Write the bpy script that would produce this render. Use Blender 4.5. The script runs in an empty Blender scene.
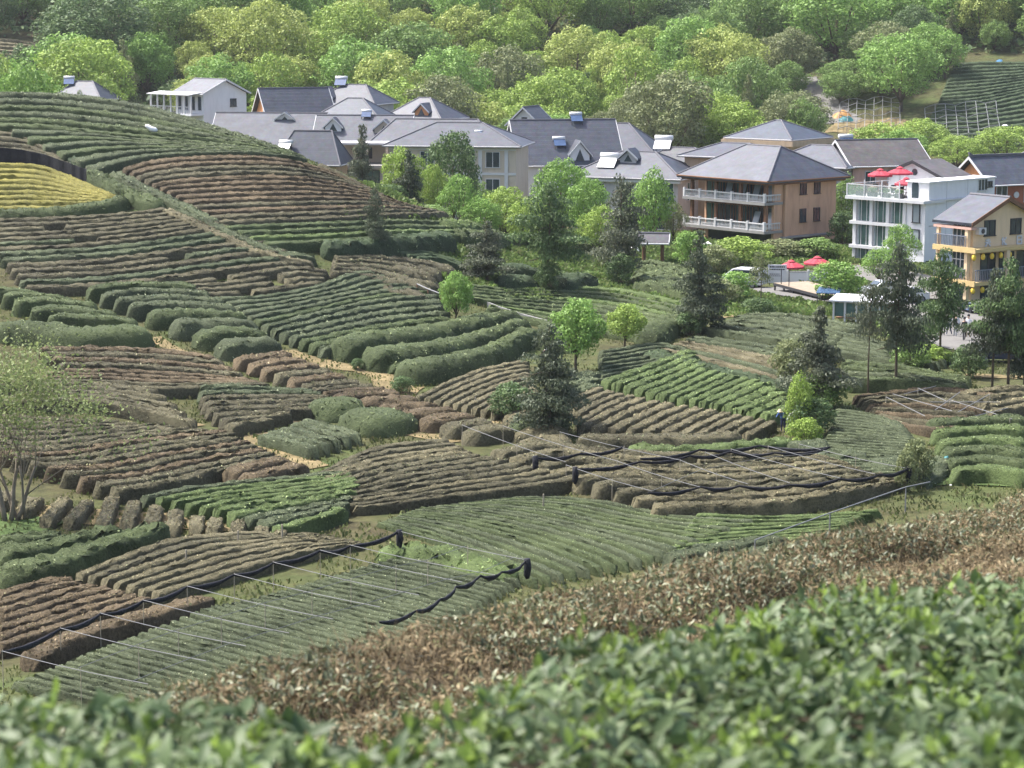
import bpy, math, random
import numpy as np
from mathutils import Vector, Matrix

# ------------------------------------------------------------------ camera, sky, sun, exposure
SC = bpy.context.scene
COL = SC.collection
F = 2300.0
CAM = np.array([0.0, 0.0, 22.0])
PITCH = math.atan(374.0 / F)
cam_d = bpy.data.cameras.new('camera')
cam = bpy.data.objects.new('camera', cam_d)
COL.objects.link(cam)
cam.location = CAM
cam.rotation_euler = (math.pi / 2 - PITCH, 0, 0)
cam_d.sensor_width = 36.0
cam_d.lens = 36.0 * F / 1024.0
cam_d.clip_start = 0.1
cam_d.clip_end = 3000
cam_d.dof.use_dof = True
cam_d.dof.focus_distance = 95.0
cam_d.dof.aperture_fstop = 5.8
SC.camera = cam

SUN_EL, SUN_AZ = math.radians(57), math.radians(297)     # azimuth clockwise from +Y: the sun is on the left, a little beyond the fields
sun_vec = Vector((math.sin(SUN_AZ) * math.cos(SUN_EL), math.cos(SUN_AZ) * math.cos(SUN_EL), math.sin(SUN_EL)))
W = bpy.data.worlds.new('World')
SC.world = W
W.use_nodes = True
wn = W.node_tree.nodes
sky = wn.new('ShaderNodeTexSky')
sky.sky_type = 'NISHITA'
sky.sun_disc = False
sky.sun_elevation = SUN_EL
sky.sun_rotation = SUN_AZ
sky.air_density = 0.8
sky.dust_density = 4.5
sky.ozone_density = 1.0
bg = wn['Background']
bg.inputs['Strength'].default_value = 0.148
W.node_tree.links.new(sky.outputs['Color'], bg.inputs['Color'])
sl = bpy.data.lights.new('sun', 'SUN')
sl.energy = 3.2
sl.angle = math.radians(1.5)
sl.color = (1.0, 0.975, 0.935)
so = bpy.data.objects.new('sun', sl)
so.rotation_euler = sun_vec.to_track_quat('Z', 'Y').to_euler()
so.location = (-80, -20, 120)
COL.objects.link(so)
SC.view_settings.view_transform = 'Standard'
SC.view_settings.look = 'None'
SC.view_settings.exposure = 1.4
SC.view_settings.gamma = 1.0
SC.render.engine = 'CYCLES'
SC.cycles.use_denoising = True
SC.cycles.max_bounces = 6
SC.cycles.diffuse_bounces = 3
SC.cycles.glossy_bounces = 2
SC.cycles.transmission_bounces = 4
SC.cycles.transparent_max_bounces = 6
SC.cycles.volume_bounces = 0

# ------------------------------------------------------------------ maths helpers
rng = np.random.default_rng(7)
random.seed(7)
cp, sp = math.cos(PITCH), math.sin(PITCH)


def ray(px, py):
    """unit directions of the camera rays through pixels"""
    px = np.atleast_1d(np.asarray(px, float)); py = np.atleast_1d(np.asarray(py, float))
    a = (px - 512) / F; b = -(py - 384) / F
    d = np.stack([a, cp + b * sp, -sp + b * cp], -1)
    return d / d[:, 1:2]                                    # scaled so that y advances 1 per unit


def at(px, py, d):
    """world point seen at a pixel, at depth y = d"""
    return CAM + ray(px, py)[0] * d


def zat(py, d):
    return float(at(512, py, d)[2])


def smooth(a, b, x):
    t = np.clip((x - a) / (b - a), 0, 1)
    return t * t * (3 - 2 * t)


_perm = np.random.default_rng(3).random((64, 64))


def vnoise(x, y):
    """tileable value noise in 0..1"""
    x = np.asarray(x, float); y = np.asarray(y, float)
    xi = np.floor(x).astype(int); yi = np.floor(y).astype(int)
    fx = x - xi; fy = y - yi
    fx = fx * fx * (3 - 2 * fx); fy = fy * fy * (3 - 2 * fy)
    g = lambda i, j: _perm[i & 63, j & 63]
    return (g(xi, yi) * (1 - fx) + g(xi + 1, yi) * fx) * (1 - fy) + (g(xi, yi + 1) * (1 - fx) + g(xi + 1, yi + 1) * fx) * fy


# ------------------------------------------------------------------ terrain
ctrl = []


def c_d(px, py, d):
    p = at(px, py, d); ctrl.append((p[0], p[1], p[2]))


def c_z(px, py, z):
    r = ray(px, py)[0]; d = (z - 22) / r[2]; ctrl.append((r[0] * d, d, z))


for px, rows_ in {
    -260: [(600, 88), (500, 104), (400, 124), (290, 148), (205, 163), (160, 171), (128, 178), (96, 188)],
    0: [(680, 74), (600, 86), (540, 95), (500, 102), (450, 112), (400, 124), (345, 137), (290, 149), (250, 157), (205, 166), (160, 175), (128, 182), (98, 191)],
    150: [(690, 73), (600, 86), (500, 102.5), (450, 113), (400, 125), (345, 138), (290, 150), (240, 159), (207, 166), (160, 177), (140, 182), (114, 190)],
    300: [(600, 85.5), (500, 103), (450, 114), (400, 127), (350, 139), (290, 153), (255, 161), (220, 168), (190, 174), (163, 181)],
    440: [(600, 85), (500, 103), (450, 115), (400, 128), (350, 143), (300, 158), (260, 170), (235, 178), (218, 184)],
}.items():
    for py, d in rows_:
        c_d(px, py, d)
for px, py, z in [(560, 580, 0), (560, 500, .1), (560, 450, .15), (560, 400, .35), (560, 350, .55), (560, 300, .75), (560, 270, .7), (560, 250, .5),
                  (700, 560, .2), (700, 500, .2), (700, 440, .3), (700, 400, .35), (700, 350, .4), (700, 300, .4), (700, 262, .3),
                  (880, 510, .5), (850, 450, .4), (850, 400, .4), (850, 340, .4), (850, 290, .3), (850, 265, .3),
                  (1024, 470, .8), (1024, 420, .6), (1024, 380, .5), (1024, 330, .3), (1024, 290, .2),
                  (1300, 460, 1.2), (1300, 400, .9), (1300, 330, .5), (1300, 280, .3), (640, 244, .4), (760, 246, .3)]:
    c_z(px, py, z)
for px, d, z in [(-260, 200, 15.0), (0, 199, 14.6), (150, 198, 13.2), (260, 197, 10.0), (350, 197, 7.0), (430, 200, 3.6),
                 (-260, 218, 10), (0, 218, 9), (150, 216, 7.5), (300, 214, 4.5), (400, 216, 2.2),
                 (-260, 240, 3), (0, 240, 2.5), (150, 238, 2), (300, 235, 1.2), (420, 235, .7),
                 (-260, 270, .6), (0, 270, .5), (200, 270, .4), (400, 270, .3), (600, 270, .2), (800, 270, .2), (1024, 270, .3), (1300, 270, .4), (-260, 300, 2), (0, 300, 2), (150, 300, 2), (300, 300, 1.2), (-260, 320, 3.0), (0, 320, 2.8), (200, 320, 2.6),
                 (350, 320, .8), (600, 320, .2), (900, 320, .2), (1300, 320, .3)]:
    ctrl.append(((px - 512) / F * d, d, z))
TPSC = np.array(ctrl)


def tps(r2):
    return 0.5 * r2 * np.log(r2 + 1e-9)


TPSN = len(TPSC)
TPSA = np.zeros((TPSN + 3, TPSN + 3))
TPSA[:TPSN, :TPSN] = tps(((TPSC[:, None, :2] - TPSC[None, :, :2]) ** 2).sum(-1)) + np.eye(TPSN) * 4.0
TPSA[:TPSN, TPSN] = 1; TPSA[:TPSN, TPSN + 1:] = TPSC[:, :2]; TPSA[TPSN, :TPSN] = 1; TPSA[TPSN + 1:, :TPSN] = TPSC[:, :2].T
TPSW = np.linalg.solve(TPSA, np.concatenate([TPSC[:, 2], [0, 0, 0]]))


def valley(x, y):
    x = np.clip(x, -95, 95); yy = np.clip(y, 66, 325)
    p = np.stack([x.ravel(), yy.ravel()], -1)
    out = np.zeros(len(p))
    for s in range(0, len(p), 20000):
        q = p[s:s + 20000]
        out[s:s + 20000] = tps(((q[:, None] - TPSC[None, :, :2]) ** 2).sum(-1)) @ TPSW[:TPSN] + TPSW[TPSN] + q @ TPSW[TPSN + 1:]
    return np.clip(out.reshape(x.shape), -0.4, 16)


def hill_z(x, y):
    """wooded hillside behind the village"""
    base = 318 + 10 * np.sin(x * 0.021 + 1.0) - 8 * smooth(20, 80, x)
    t = np.maximum(0, y - base)
    z = 0.26 * (np.sqrt(t * t + 18 * 18) - 18)
    z = z + (vnoise(x / 46 + 5, y / 46) - .5) * 9 * smooth(330, 380, y)
    return z


def fore_z(x, y):
    """the spur the camera stands on"""
    return 19.62 - 0.128 * np.clip(y, -40, 40) + 0.0 * x - 0.25 * smooth(-1, -6, x)


GX = np.arange(-200, 200.1, 1.6)
GY = np.concatenate([np.arange(-30, 60, 1.6), np.arange(60, 240, 1.2), np.arange(240, 330, 2.0), np.arange(330, 561, 4.0)])


def z_exact(x, y):
    v = valley(x, y) + hill_z(x, y) + (vnoise(x / 5, y / 5) - .5) * .18
    e = np.clip(11.5 + (x + 1.5) * 1.72, 8.5, 26)          # far edge of the planted spur
    b = smooth(e, e + 34, y + 0.0 * x)
    return fore_z(x, y) * (1 - b) + v * b


XX, YY = np.meshgrid(GX, GY, indexing='ij')
ZZ = z_exact(XX, YY)


def H(x, y):
    """terrain height (bilinear in the terrain grid)"""
    x = np.asarray(x, float); y = np.asarray(y, float)
    i = np.clip(((x - GX[0]) / 1.6).astype(int), 0, len(GX) - 2)
    j = np.clip(np.searchsorted(GY, y, side='right') - 1, 0, len(GY) - 2)
    fx = np.clip((x - GX[i]) / 1.6, 0, 1); fy = np.clip((y - GY[j]) / (GY[j + 1] - GY[j]), 0, 1)
    return (ZZ[i, j] * (1 - fx) + ZZ[i + 1, j] * fx) * (1 - fy) + (ZZ[i, j + 1] * (1 - fx) + ZZ[i + 1, j + 1] * fx) * fy


def cast(px, py, lift=0.0, d0=62, d1=205):
    """points where the rays through pixels meet the terrain raised by lift (closest pass when they miss)"""
    r = ray(px, py)
    ds = np.arange(d0, d1, 0.4)
    P = CAM[None, None] + r[:, None, :] * ds[None, :, None]
    g = P[..., 2] - (H(P[..., 0], P[..., 1]) + lift)
    hit = g <= 0
    first = np.where(hit.any(1), hit.argmax(1), g.argmin(1))
    d = ds[first].copy()
    k = hit.any(1) & (first > 0)
    idx = np.arange(len(d))
    g1 = g[idx, first]; g0 = g[idx, np.maximum(first - 1, 0)]
    t = np.where(k, g0 / np.maximum(g0 - g1, 1e-6), 1)
    d = np.where(k, d - 0.4 * (1 - t), d)
    Q = CAM + r * d[:, None]
    return Q


def ground(px, py, d0=62, d1=330):
    q = cast([px], [py], 0, d0, d1)[0]
    return np.array([q[0], q[1], float(H(q[0], q[1]))])


# ------------------------------------------------------------------ object helpers
def tag(o, label=None, cat=None, group=None, kind=None):
    if label: o['label'] = label
    if cat: o['category'] = cat
    if group: o['group'] = group
    if kind: o['kind'] = kind
    return o


def empty(name, loc=(0, 0, 0), rz=0.0):
    o = bpy.data.objects.new(name, None)
    o.empty_display_size = .3
    COL.objects.link(o)
    o.location = loc
    o.rotation_euler = (0, 0, rz)
    return o


def fast_mesh(name, V, faces, mats, mi=None, smooth_=False):
    """faces: list of (m,k) index arrays"""
    me = bpy.data.meshes.new(name)
    V = np.asarray(V, np.float32)
    me.vertices.add(len(V)); me.vertices.foreach_set('co', V.ravel())
    faces = [np.asarray(f, np.int32) for f in (faces if isinstance(faces, list) else [faces]) if len(f)]
    loops = np.concatenate([f.ravel() for f in faces])
    tot = np.concatenate([np.full(len(f), f.shape[1], np.int32) for f in faces])
    st = np.concatenate([[0], np.cumsum(tot)[:-1]]).astype(np.int32)
    me.loops.add(len(loops)); me.loops.foreach_set('vertex_index', loops)
    me.polygons.add(len(tot)); me.polygons.foreach_set('loop_start', st); me.polygons.foreach_set('loop_total', tot)
    for m in (mats if isinstance(mats, (list, tuple)) else [mats]):
        me.materials.append(m)
    if mi is not None:
        me.polygons.foreach_set('material_index', np.asarray(mi, np.int32))
    if smooth_ is not False:
        me.polygons.foreach_set('use_smooth', np.full(len(tot), True) if smooth_ is True else np.asarray(smooth_, bool))
    me.update(calc_edges=True)
    return me


def link(name, me, parent=None, loc=None):
    o = bpy.data.objects.new(name, me)
    COL.objects.link(o)
    if parent is not None: o.parent = parent
    if loc is not None: o.location = loc
    return o


class MB:
    """collects boxes, prisms, tubes and quads into one mesh"""
    def __init__(s):
        s.v = []; s.f = []; s.m = []

    def add(s, v, f, m=0):
        k = len(s.v); s.v.extend([tuple(map(float, p)) for p in v]); s.f.extend([tuple(i + k for i in q) for q in f]); s.m.extend([m] * len(f))

    def box(s, x0, x1, y0, y1, z0, z1, m=0):
        s.add([(x0, y0, z0), (x1, y0, z0), (x1, y1, z0), (x0, y1, z0), (x0, y0, z1), (x1, y0, z1), (x1, y1, z1), (x0, y1, z1)],
              [(3, 2, 1, 0), (4, 5, 6, 7), (0, 1, 5, 4), (1, 2, 6, 5), (2, 3, 7, 6), (3, 0, 4, 7)], m)

    def obox(s, o, ux, uy, uz, m=0):
        """box at corner o spanned by three vectors"""
        o, ux, uy, uz = map(np.asarray, (o, ux, uy, uz))
        s.add([o, o + ux, o + ux + uy, o + uy, o + uz, o + ux + uz, o + ux + uy + uz, o + uy + uz],
              [(3, 2, 1, 0), (4, 5, 6, 7), (0, 1, 5, 4), (1, 2, 6, 5), (2, 3, 7, 6), (3, 0, 4, 7)], m)

    def poly(s, pts, t, m=0):
        """prism: polygon pts extruded along vector t"""
        n = len(pts); t = np.asarray(t, float); pts = [np.asarray(p, float) for p in pts]
        s.add(pts + [p + t for p in pts], [tuple(range(n))[::-1], tuple(range(n, 2 * n))] + [(i, (i + 1) % n, (i + 1) % n + n, i + n) for i in range(n)], m)

    def tube(s, pts, r, n=8, m=0, cap=True):
        pts = [np.asarray(p, float) for p in pts]
        r = r if isinstance(r, (list, tuple, np.ndarray)) else [r] * len(pts)
        k = len(s.v); prev = None
        for i, p in enumerate(pts):
            t = pts[min(i + 1, len(pts) - 1)] - pts[max(i - 1, 0)]
            t = t / (np.linalg.norm(t) + 1e-9)
            a = np.array([1, 0, 0]) if abs(t[0]) < .8 else np.array([0, 1, 0])
            if prev is not None: a = prev
            u = a - t * (a @ t); u /= np.linalg.norm(u) + 1e-9; w = np.cross(t, u); prev = u
            for j in range(n):
                an = 2 * math.pi * j / n
                s.v.append(tuple(p + r[i] * (math.cos(an) * u + math.sin(an) * w)))
        for i in range(len(pts) - 1):
            for j in range(n):
                s.f.append((k + i * n + j, k + i * n + (j + 1) % n, k + (i + 1) * n + (j + 1) % n, k + (i + 1) * n + j)); s.m.append(m)
        if cap:
            s.f.append(tuple(k + j for j in range(n))[::-1]); s.m.append(m)
            s.f.append(tuple(k + (len(pts) - 1) * n + j for j in range(n))); s.m.append(m)

    def lathe(s, prof, c=(0, 0, 0), n=16, m=0):
        """profile of (r, z) turned about z"""
        k = len(s.v); c = np.asarray(c, float)
        for r, z in prof:
            for j in range(n):
                a = 2 * math.pi * j / n
                s.v.append((c[0] + r * math.cos(a), c[1] + r * math.sin(a), c[2] + z))
        for i in range(len(prof) - 1):
            for j in range(n):
                s.f.append((k + i * n + j, k + i * n + (j + 1) % n, k + (i + 1) * n + (j + 1) % n, k + (i + 1) * n + j)); s.m.append(m)

    def mesh(s, name, mats, smooth_=False):
        me = bpy.data.meshes.new(name)
        me.from_pydata(s.v, [], s.f)
        for q in (mats if isinstance(mats, (list, tuple)) else [mats]): me.materials.append(q)
        me.polygons.foreach_set('material_index', s.m)
        if smooth_: me.polygons.foreach_set('use_smooth', [True] * len(s.f))
        me.update()
        return me

    def build(s, name, mats, parent=None, smooth_=False, bevel=0.0):
        o = link(name, s.mesh(name, mats, smooth_), parent)
        if bevel:
            b = o.modifiers.new('bevel', 'BEVEL'); b.width = bevel; b.segments = 2; b.limit_method = 'ANGLE'
        return o


# ------------------------------------------------------------------ materials
MATS = {}


def _nt(name):
    m = bpy.data.materials.new(name); m.use_nodes = True
    nt = m.node_tree
    return m, nt, nt.nodes['Principled BSDF'], nt.nodes, nt.links.new


def ramp(nodes, stops):
    r = nodes.new('ShaderNodeValToRGB')
    e = r.color_ramp.elements
    while len(e) < len(stops): e.new(.5)
    for k, (p, c) in enumerate(stops):
        e[k].position = p; e[k].color = (*c, 1)
    return r


def mat_solid(name, c, rough=.6, spec=.3, var=.12, scale=3.0, metal=0.0, bump=0.0, bscale=30.0):
    """plain coloured surface with slight unevenness of tone"""
    m, nt, b, N, L = _nt(name)
    tc = N.new('ShaderNodeTexCoord'); no = N.new('ShaderNodeTexNoise'); no.inputs['Scale'].default_value = scale; no.inputs['Detail'].default_value = 5
    L(tc.outputs['Object'], no.inputs['Vector'])
    r = ramp(N, [(.25, tuple(x * (1 - var) for x in c)), (.75, tuple(min(1, x * (1 + var)) for x in c))])
    L(no.outputs['Fac'], r.inputs['Fac']); L(r.outputs['Color'], b.inputs['Base Color'])
    b.inputs['Roughness'].default_value = rough; b.inputs['Specular IOR Level'].default_value = spec; b.inputs['Metallic'].default_value = metal
    if bump:
        n2 = N.new('ShaderNodeTexNoise'); n2.inputs['Scale'].default_value = bscale
        L(tc.outputs['Object'], n2.inputs['Vector'])
        bm = N.new('ShaderNodeBump'); bm.inputs['Strength'].default_value = bump; bm.inputs['Distance'].default_value = .05
        L(n2.outputs['Fac'], bm.inputs['Height']); L(bm.outputs['Normal'], b.inputs['Normal'])
    MATS[name] = m
    return m


def mat_leaf(name, cols, rough=.5, spec=.25, transl=.25, nscale=.25, nvar=.35):
    """leaves: a tone per leaf (random per island), patches of tone through the plant, light passing through"""
    m, nt, b, N, L = _nt(name)
    g = N.new('ShaderNodeNewGeometry')
    r = ramp(N, [(i / max(1, len(cols) - 1), c) for i, c in enumerate(cols)])
    L(g.outputs['Random Per Island'], r.inputs['Fac'])
    tc = N.new('ShaderNodeTexCoord'); no = N.new('ShaderNodeTexNoise'); no.inputs['Scale'].default_value = nscale; no.inputs['Detail'].default_value = 3
    L(tc.outputs['Object'], no.inputs['Vector'])
    mr = N.new('ShaderNodeMapRange'); mr.inputs['From Min'].default_value = .3; mr.inputs['From Max'].default_value = .7
    mr.inputs['To Min'].default_value = 1 - nvar; mr.inputs['To Max'].default_value = 1 + nvar
    L(no.outputs['Fac'], mr.inputs['Value'])
    mx = N.new('ShaderNodeMix'); mx.data_type = 'RGBA'; mx.blend_type = 'MULTIPLY'; mx.inputs['Factor'].default_value = 1
    L(r.outputs['Color'], mx.inputs['A']); L(mr.outputs['Result'], mx.inputs['B'])
    L(mx.outputs['Result'], b.inputs['Base Color'])
    b.inputs['Roughness'].default_value = rough; b.inputs['Specular IOR Level'].default_value = spec
    if transl:
        t = N.new('ShaderNodeBsdfTranslucent'); L(mx.outputs['Result'], t.inputs['Color'])
        ms = N.new('ShaderNodeMixShader'); ms.inputs['Fac'].default_value = transl
        L(b.outputs['BSDF'], ms.inputs[1]); L(t.outputs['BSDF'], ms.inputs[2])
        L(ms.outputs['Shader'], N['Material Output'].inputs['Surface'])
    MATS[name] = m
    return m


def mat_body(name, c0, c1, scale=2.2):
    """the dense inside of a clipped hedge: twigs with shade put into the colour, two tones in fine speckle, rough"""
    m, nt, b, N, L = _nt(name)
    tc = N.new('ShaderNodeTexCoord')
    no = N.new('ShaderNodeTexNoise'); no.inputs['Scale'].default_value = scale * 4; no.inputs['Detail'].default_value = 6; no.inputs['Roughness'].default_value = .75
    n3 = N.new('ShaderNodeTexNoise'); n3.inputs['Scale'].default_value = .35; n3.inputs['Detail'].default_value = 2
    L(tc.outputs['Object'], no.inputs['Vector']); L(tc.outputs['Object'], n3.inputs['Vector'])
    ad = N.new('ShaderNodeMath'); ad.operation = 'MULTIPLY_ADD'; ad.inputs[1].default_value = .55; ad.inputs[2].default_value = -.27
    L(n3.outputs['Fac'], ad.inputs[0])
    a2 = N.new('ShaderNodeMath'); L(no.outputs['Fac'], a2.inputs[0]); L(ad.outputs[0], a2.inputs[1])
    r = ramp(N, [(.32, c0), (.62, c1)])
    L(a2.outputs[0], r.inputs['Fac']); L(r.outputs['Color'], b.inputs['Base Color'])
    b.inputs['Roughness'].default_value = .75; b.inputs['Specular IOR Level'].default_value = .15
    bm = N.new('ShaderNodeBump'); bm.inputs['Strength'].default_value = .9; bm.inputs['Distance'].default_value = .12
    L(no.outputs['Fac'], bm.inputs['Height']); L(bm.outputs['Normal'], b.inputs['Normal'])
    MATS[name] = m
    return m


def mat_ground():
    m, nt, b, N, L = _nt('field_soil')
    tc = N.new('ShaderNodeTexCoord')
    n1 = N.new('ShaderNodeTexNoise'); n1.inputs['Scale'].default_value = .12; n1.inputs['Detail'].default_value = 6; n1.inputs['Roughness'].default_value = .65
    n2 = N.new('ShaderNodeTexNoise'); n2.inputs['Scale'].default_value = 1.4; n2.inputs['Detail'].default_value = 8; n2.inputs['Roughness'].default_value = .7
    for n in (n1, n2): L(tc.outputs['Object'], n.inputs['Vector'])
    r1 = ramp(N, [(.3, (.055, .047, .028)), (.48, (.062, .066, .03)), (.66, (.06, .085, .03)), (.85, (.11, .10, .05))])
    L(n1.outputs['Fac'], r1.inputs['Fac'])
    r2 = ramp(N, [(.3, (.55, .55, .55)), (.7, (1.5, 1.45, 1.35))])
    L(n2.outputs['Fac'], r2.inputs['Fac'])
    mx = N.new('ShaderNodeMix'); mx.data_type = 'RGBA'; mx.blend_type = 'MULTIPLY'; mx.inputs['Factor'].default_value = 1
    L(r1.outputs['Color'], mx.inputs['A']); L(r2.outputs['Color'], mx.inputs['B']); L(mx.outputs['Result'], b.inputs['Base Color'])
    b.inputs['Roughness'].default_value = .95; b.inputs['Specular IOR Level'].default_value = .1
    bm = N.new('ShaderNodeBump'); bm.inputs['Strength'].default_value = .8; bm.inputs['Distance'].default_value = .15
    L(n2.outputs['Fac'], bm.inputs['Height']); L(bm.outputs['Normal'], b.inputs['Normal'])
    return m


def mat_patch(name, stops, scale=1.2, bump=.6):
    m, nt, b, N, L = _nt(name)
    tc = N.new('ShaderNodeTexCoord')
    n2 = N.new('ShaderNodeTexNoise'); n2.inputs['Scale'].default_value = scale; n2.inputs['Detail'].default_value = 9; n2.inputs['Roughness'].default_value = .7
    L(tc.outputs['Object'], n2.inputs['Vector'])
    r = ramp(N, stops); L(n2.outputs['Fac'], r.inputs['Fac']); L(r.outputs['Color'], b.inputs['Base Color'])
    b.inputs['Roughness'].default_value = .95; b.inputs['Specular IOR Level'].default_value = .1
    bm = N.new('ShaderNodeBump'); bm.inputs['Strength'].default_value = bump; bm.inputs['Distance'].default_value = .15
    L(n2.outputs['Fac'], bm.inputs['Height']); L(bm.outputs['Normal'], b.inputs['Normal'])
    MATS[name] = m
    return m


# ------------------------------------------------------------------ the ground
nx, ny = len(GX), len(GY)
idx = np.arange(nx * ny).reshape(nx, ny)
quads = np.stack([idx[:-1, :-1], idx[1:, :-1], idx[1:, 1:], idx[:-1, 1:]], -1).reshape(-1, 4)
me = fast_mesh('ground', np.stack([XX, YY, ZZ], -1).reshape(-1, 3), quads, mat_ground(), smooth_=True)
tag(link('ground', me), kind='structure')

# ------------------------------------------------------------------ hazy air
m = bpy.data.materials.new('hazy_air'); m.use_nodes = True
for n in list(m.node_tree.nodes):
    if n.type == 'BSDF_PRINCIPLED': m.node_tree.nodes.remove(n)
pv = m.node_tree.nodes.new('ShaderNodeVolumePrincipled')
pv.inputs['Color'].default_value = (.90, .95, 1.0, 1); pv.inputs['Density'].default_value = .00008; pv.inputs['Anisotropy'].default_value = .2
m.node_tree.links.new(pv.outputs['Volume'], m.node_tree.nodes['Material Output'].inputs['Volume'])
mb = MB(); mb.box(-202, 202, -32, 562, float(ZZ.min()) - 1.5, max(float(ZZ.max()) + 14, 40))
hz = mb.build('haze', m); tag(hz, 'thin pale haze over the valley', 'haze', kind='stuff')
SC.cycles.volume_step_rate = 10
# ------------------------------------------------------------------ tea rows
GREENS = dict(
    green=[(.04, .058, .022), (.075, .098, .04), (.115, .14, .062), (.165, .185, .10)],
    fresh=[(.06, .085, .028), (.10, .14, .048), (.145, .19, .072), (.20, .24, .11)],
    grey=[(.045, .06, .03), (.082, .10, .052), (.125, .145, .08), (.175, .19, .12)],
    brown=[(.052, .048, .028), (.108, .099, .058), (.172, .158, .094), (.115, .13, .068)],
    red=[(.064, .049, .028), (.128, .098, .058), (.20, .155, .094), (.12, .12, .06)],
    tan=[(.084, .077, .043), (.15, .134, .078), (.23, .20, .12), (.14, .152, .078)],
    yellow=[(.13, .13, .035), (.22, .20, .05), (.33, .275, .075), (.17, .20, .06)],
    lime=[(.06, .095, .03), (.095, .14, .045), (.13, .175, .06), (.09, .125, .045)],
    dark=[(.034, .054, .026), (.055, .08, .038), (.08, .11, .055), (.105, .135, .07)],
)
ROWMAT = {}
for k_, cs in GREENS.items():
    cs = [tuple(min(.6, v * 1.75) for v in c) for c in cs]
    body = mat_body('shaded_tea_twigs_' + k_, tuple(x * .34 for x in cs[0]), tuple(x * .58 for x in cs[1]))  # bare twigs, toned darker still so row sides carry shade in their colour
    leaf = mat_leaf('tea_leaves_' + k_, [tuple(v * f for v in c) for c, f in zip(cs, (.7, .95, 1.15, 1.3))], rough=.62, spec=.18, transl=.14, nscale=.3, nvar=.3)
    ROWMAT[k_] = [body, leaf]

ROWS = []            # every tea row, for counting


def resample(pts, n):
    p = np.asarray(pts, float)
    # smooth the polyline with Catmull-Rom before resampling
    if len(p) > 2:
        q = [p[0]]
        pp = np.vstack([2 * p[0] - p[1], p, 2 * p[-1] - p[-2]])
        for i in range(1, len(pp) - 2):
            for t in np.linspace(0, 1, 9)[1:]:
                a, b, c, d = pp[i - 1], pp[i], pp[i + 1], pp[i + 2]
                q.append(.5 * ((2 * b) + (-a + c) * t + (2 * a - 5 * b + 4 * c - d) * t * t + (-a + 3 * b - 3 * c + d) * t ** 3))
        p = np.array(q)
    s = np.concatenate([[0], np.cumsum(np.linalg.norm(np.diff(p, axis=0), axis=1))])
    u = np.linspace(0, s[-1], n)
    return np.stack([np.interp(u, s, p[:, 0]), np.interp(u, s, p[:, 1])], -1)


def leaf_cards(V, Q, n, size, seed, jit=.6, up=.35, side=.4):
    """small leaf-sprig faces scattered over the quads Q of V; returns verts and quads"""
    r = np.random.default_rng(seed)
    a, b, c, d = (V[Q[:, k]] for k in range(4))
    nrm = np.cross(c - a, d - b); area = np.linalg.norm(nrm, axis=1) / 2
    ok = area > 1e-7
    nz = np.abs(nrm[:, 2]) / np.maximum(2 * area, 1e-9)
    pr = np.where(ok, area, 0) * (side + (1 - side) * smooth(.35, .8, nz)); pr = pr / pr.sum()
    k = r.choice(len(Q), n, p=pr)
    u = r.random((n, 1)); v = r.random((n, 1))
    P = (a[k] * (1 - u) + b[k] * u) * (1 - v) + (d[k] * (1 - u) + c[k] * u) * v
    N = nrm[k] / (2 * area[k][:, None])
    N = N + r.normal(0, jit, (n, 3)) + np.array([0, 0, up])
    N /= np.linalg.norm(N, axis=1)[:, None]
    T = np.cross(N, r.normal(0, 1, (n, 3))); T /= np.linalg.norm(T, axis=1)[:, None] + 1e-9
    B = np.cross(N, T)
    s = size * r.uniform(.45, 1.5, (n, 1))
    P = P + N * s * .25
    w = s * .55
    VV = np.stack([P - T * s * .5, P - B * w * .5 + N * s * .12, P + T * s * .5, P + B * w * .5 + N * s * .12], 1).reshape(-1, 3)
    QQ = np.arange(n * 4).reshape(n, 4)
    return VV, QQ


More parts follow.
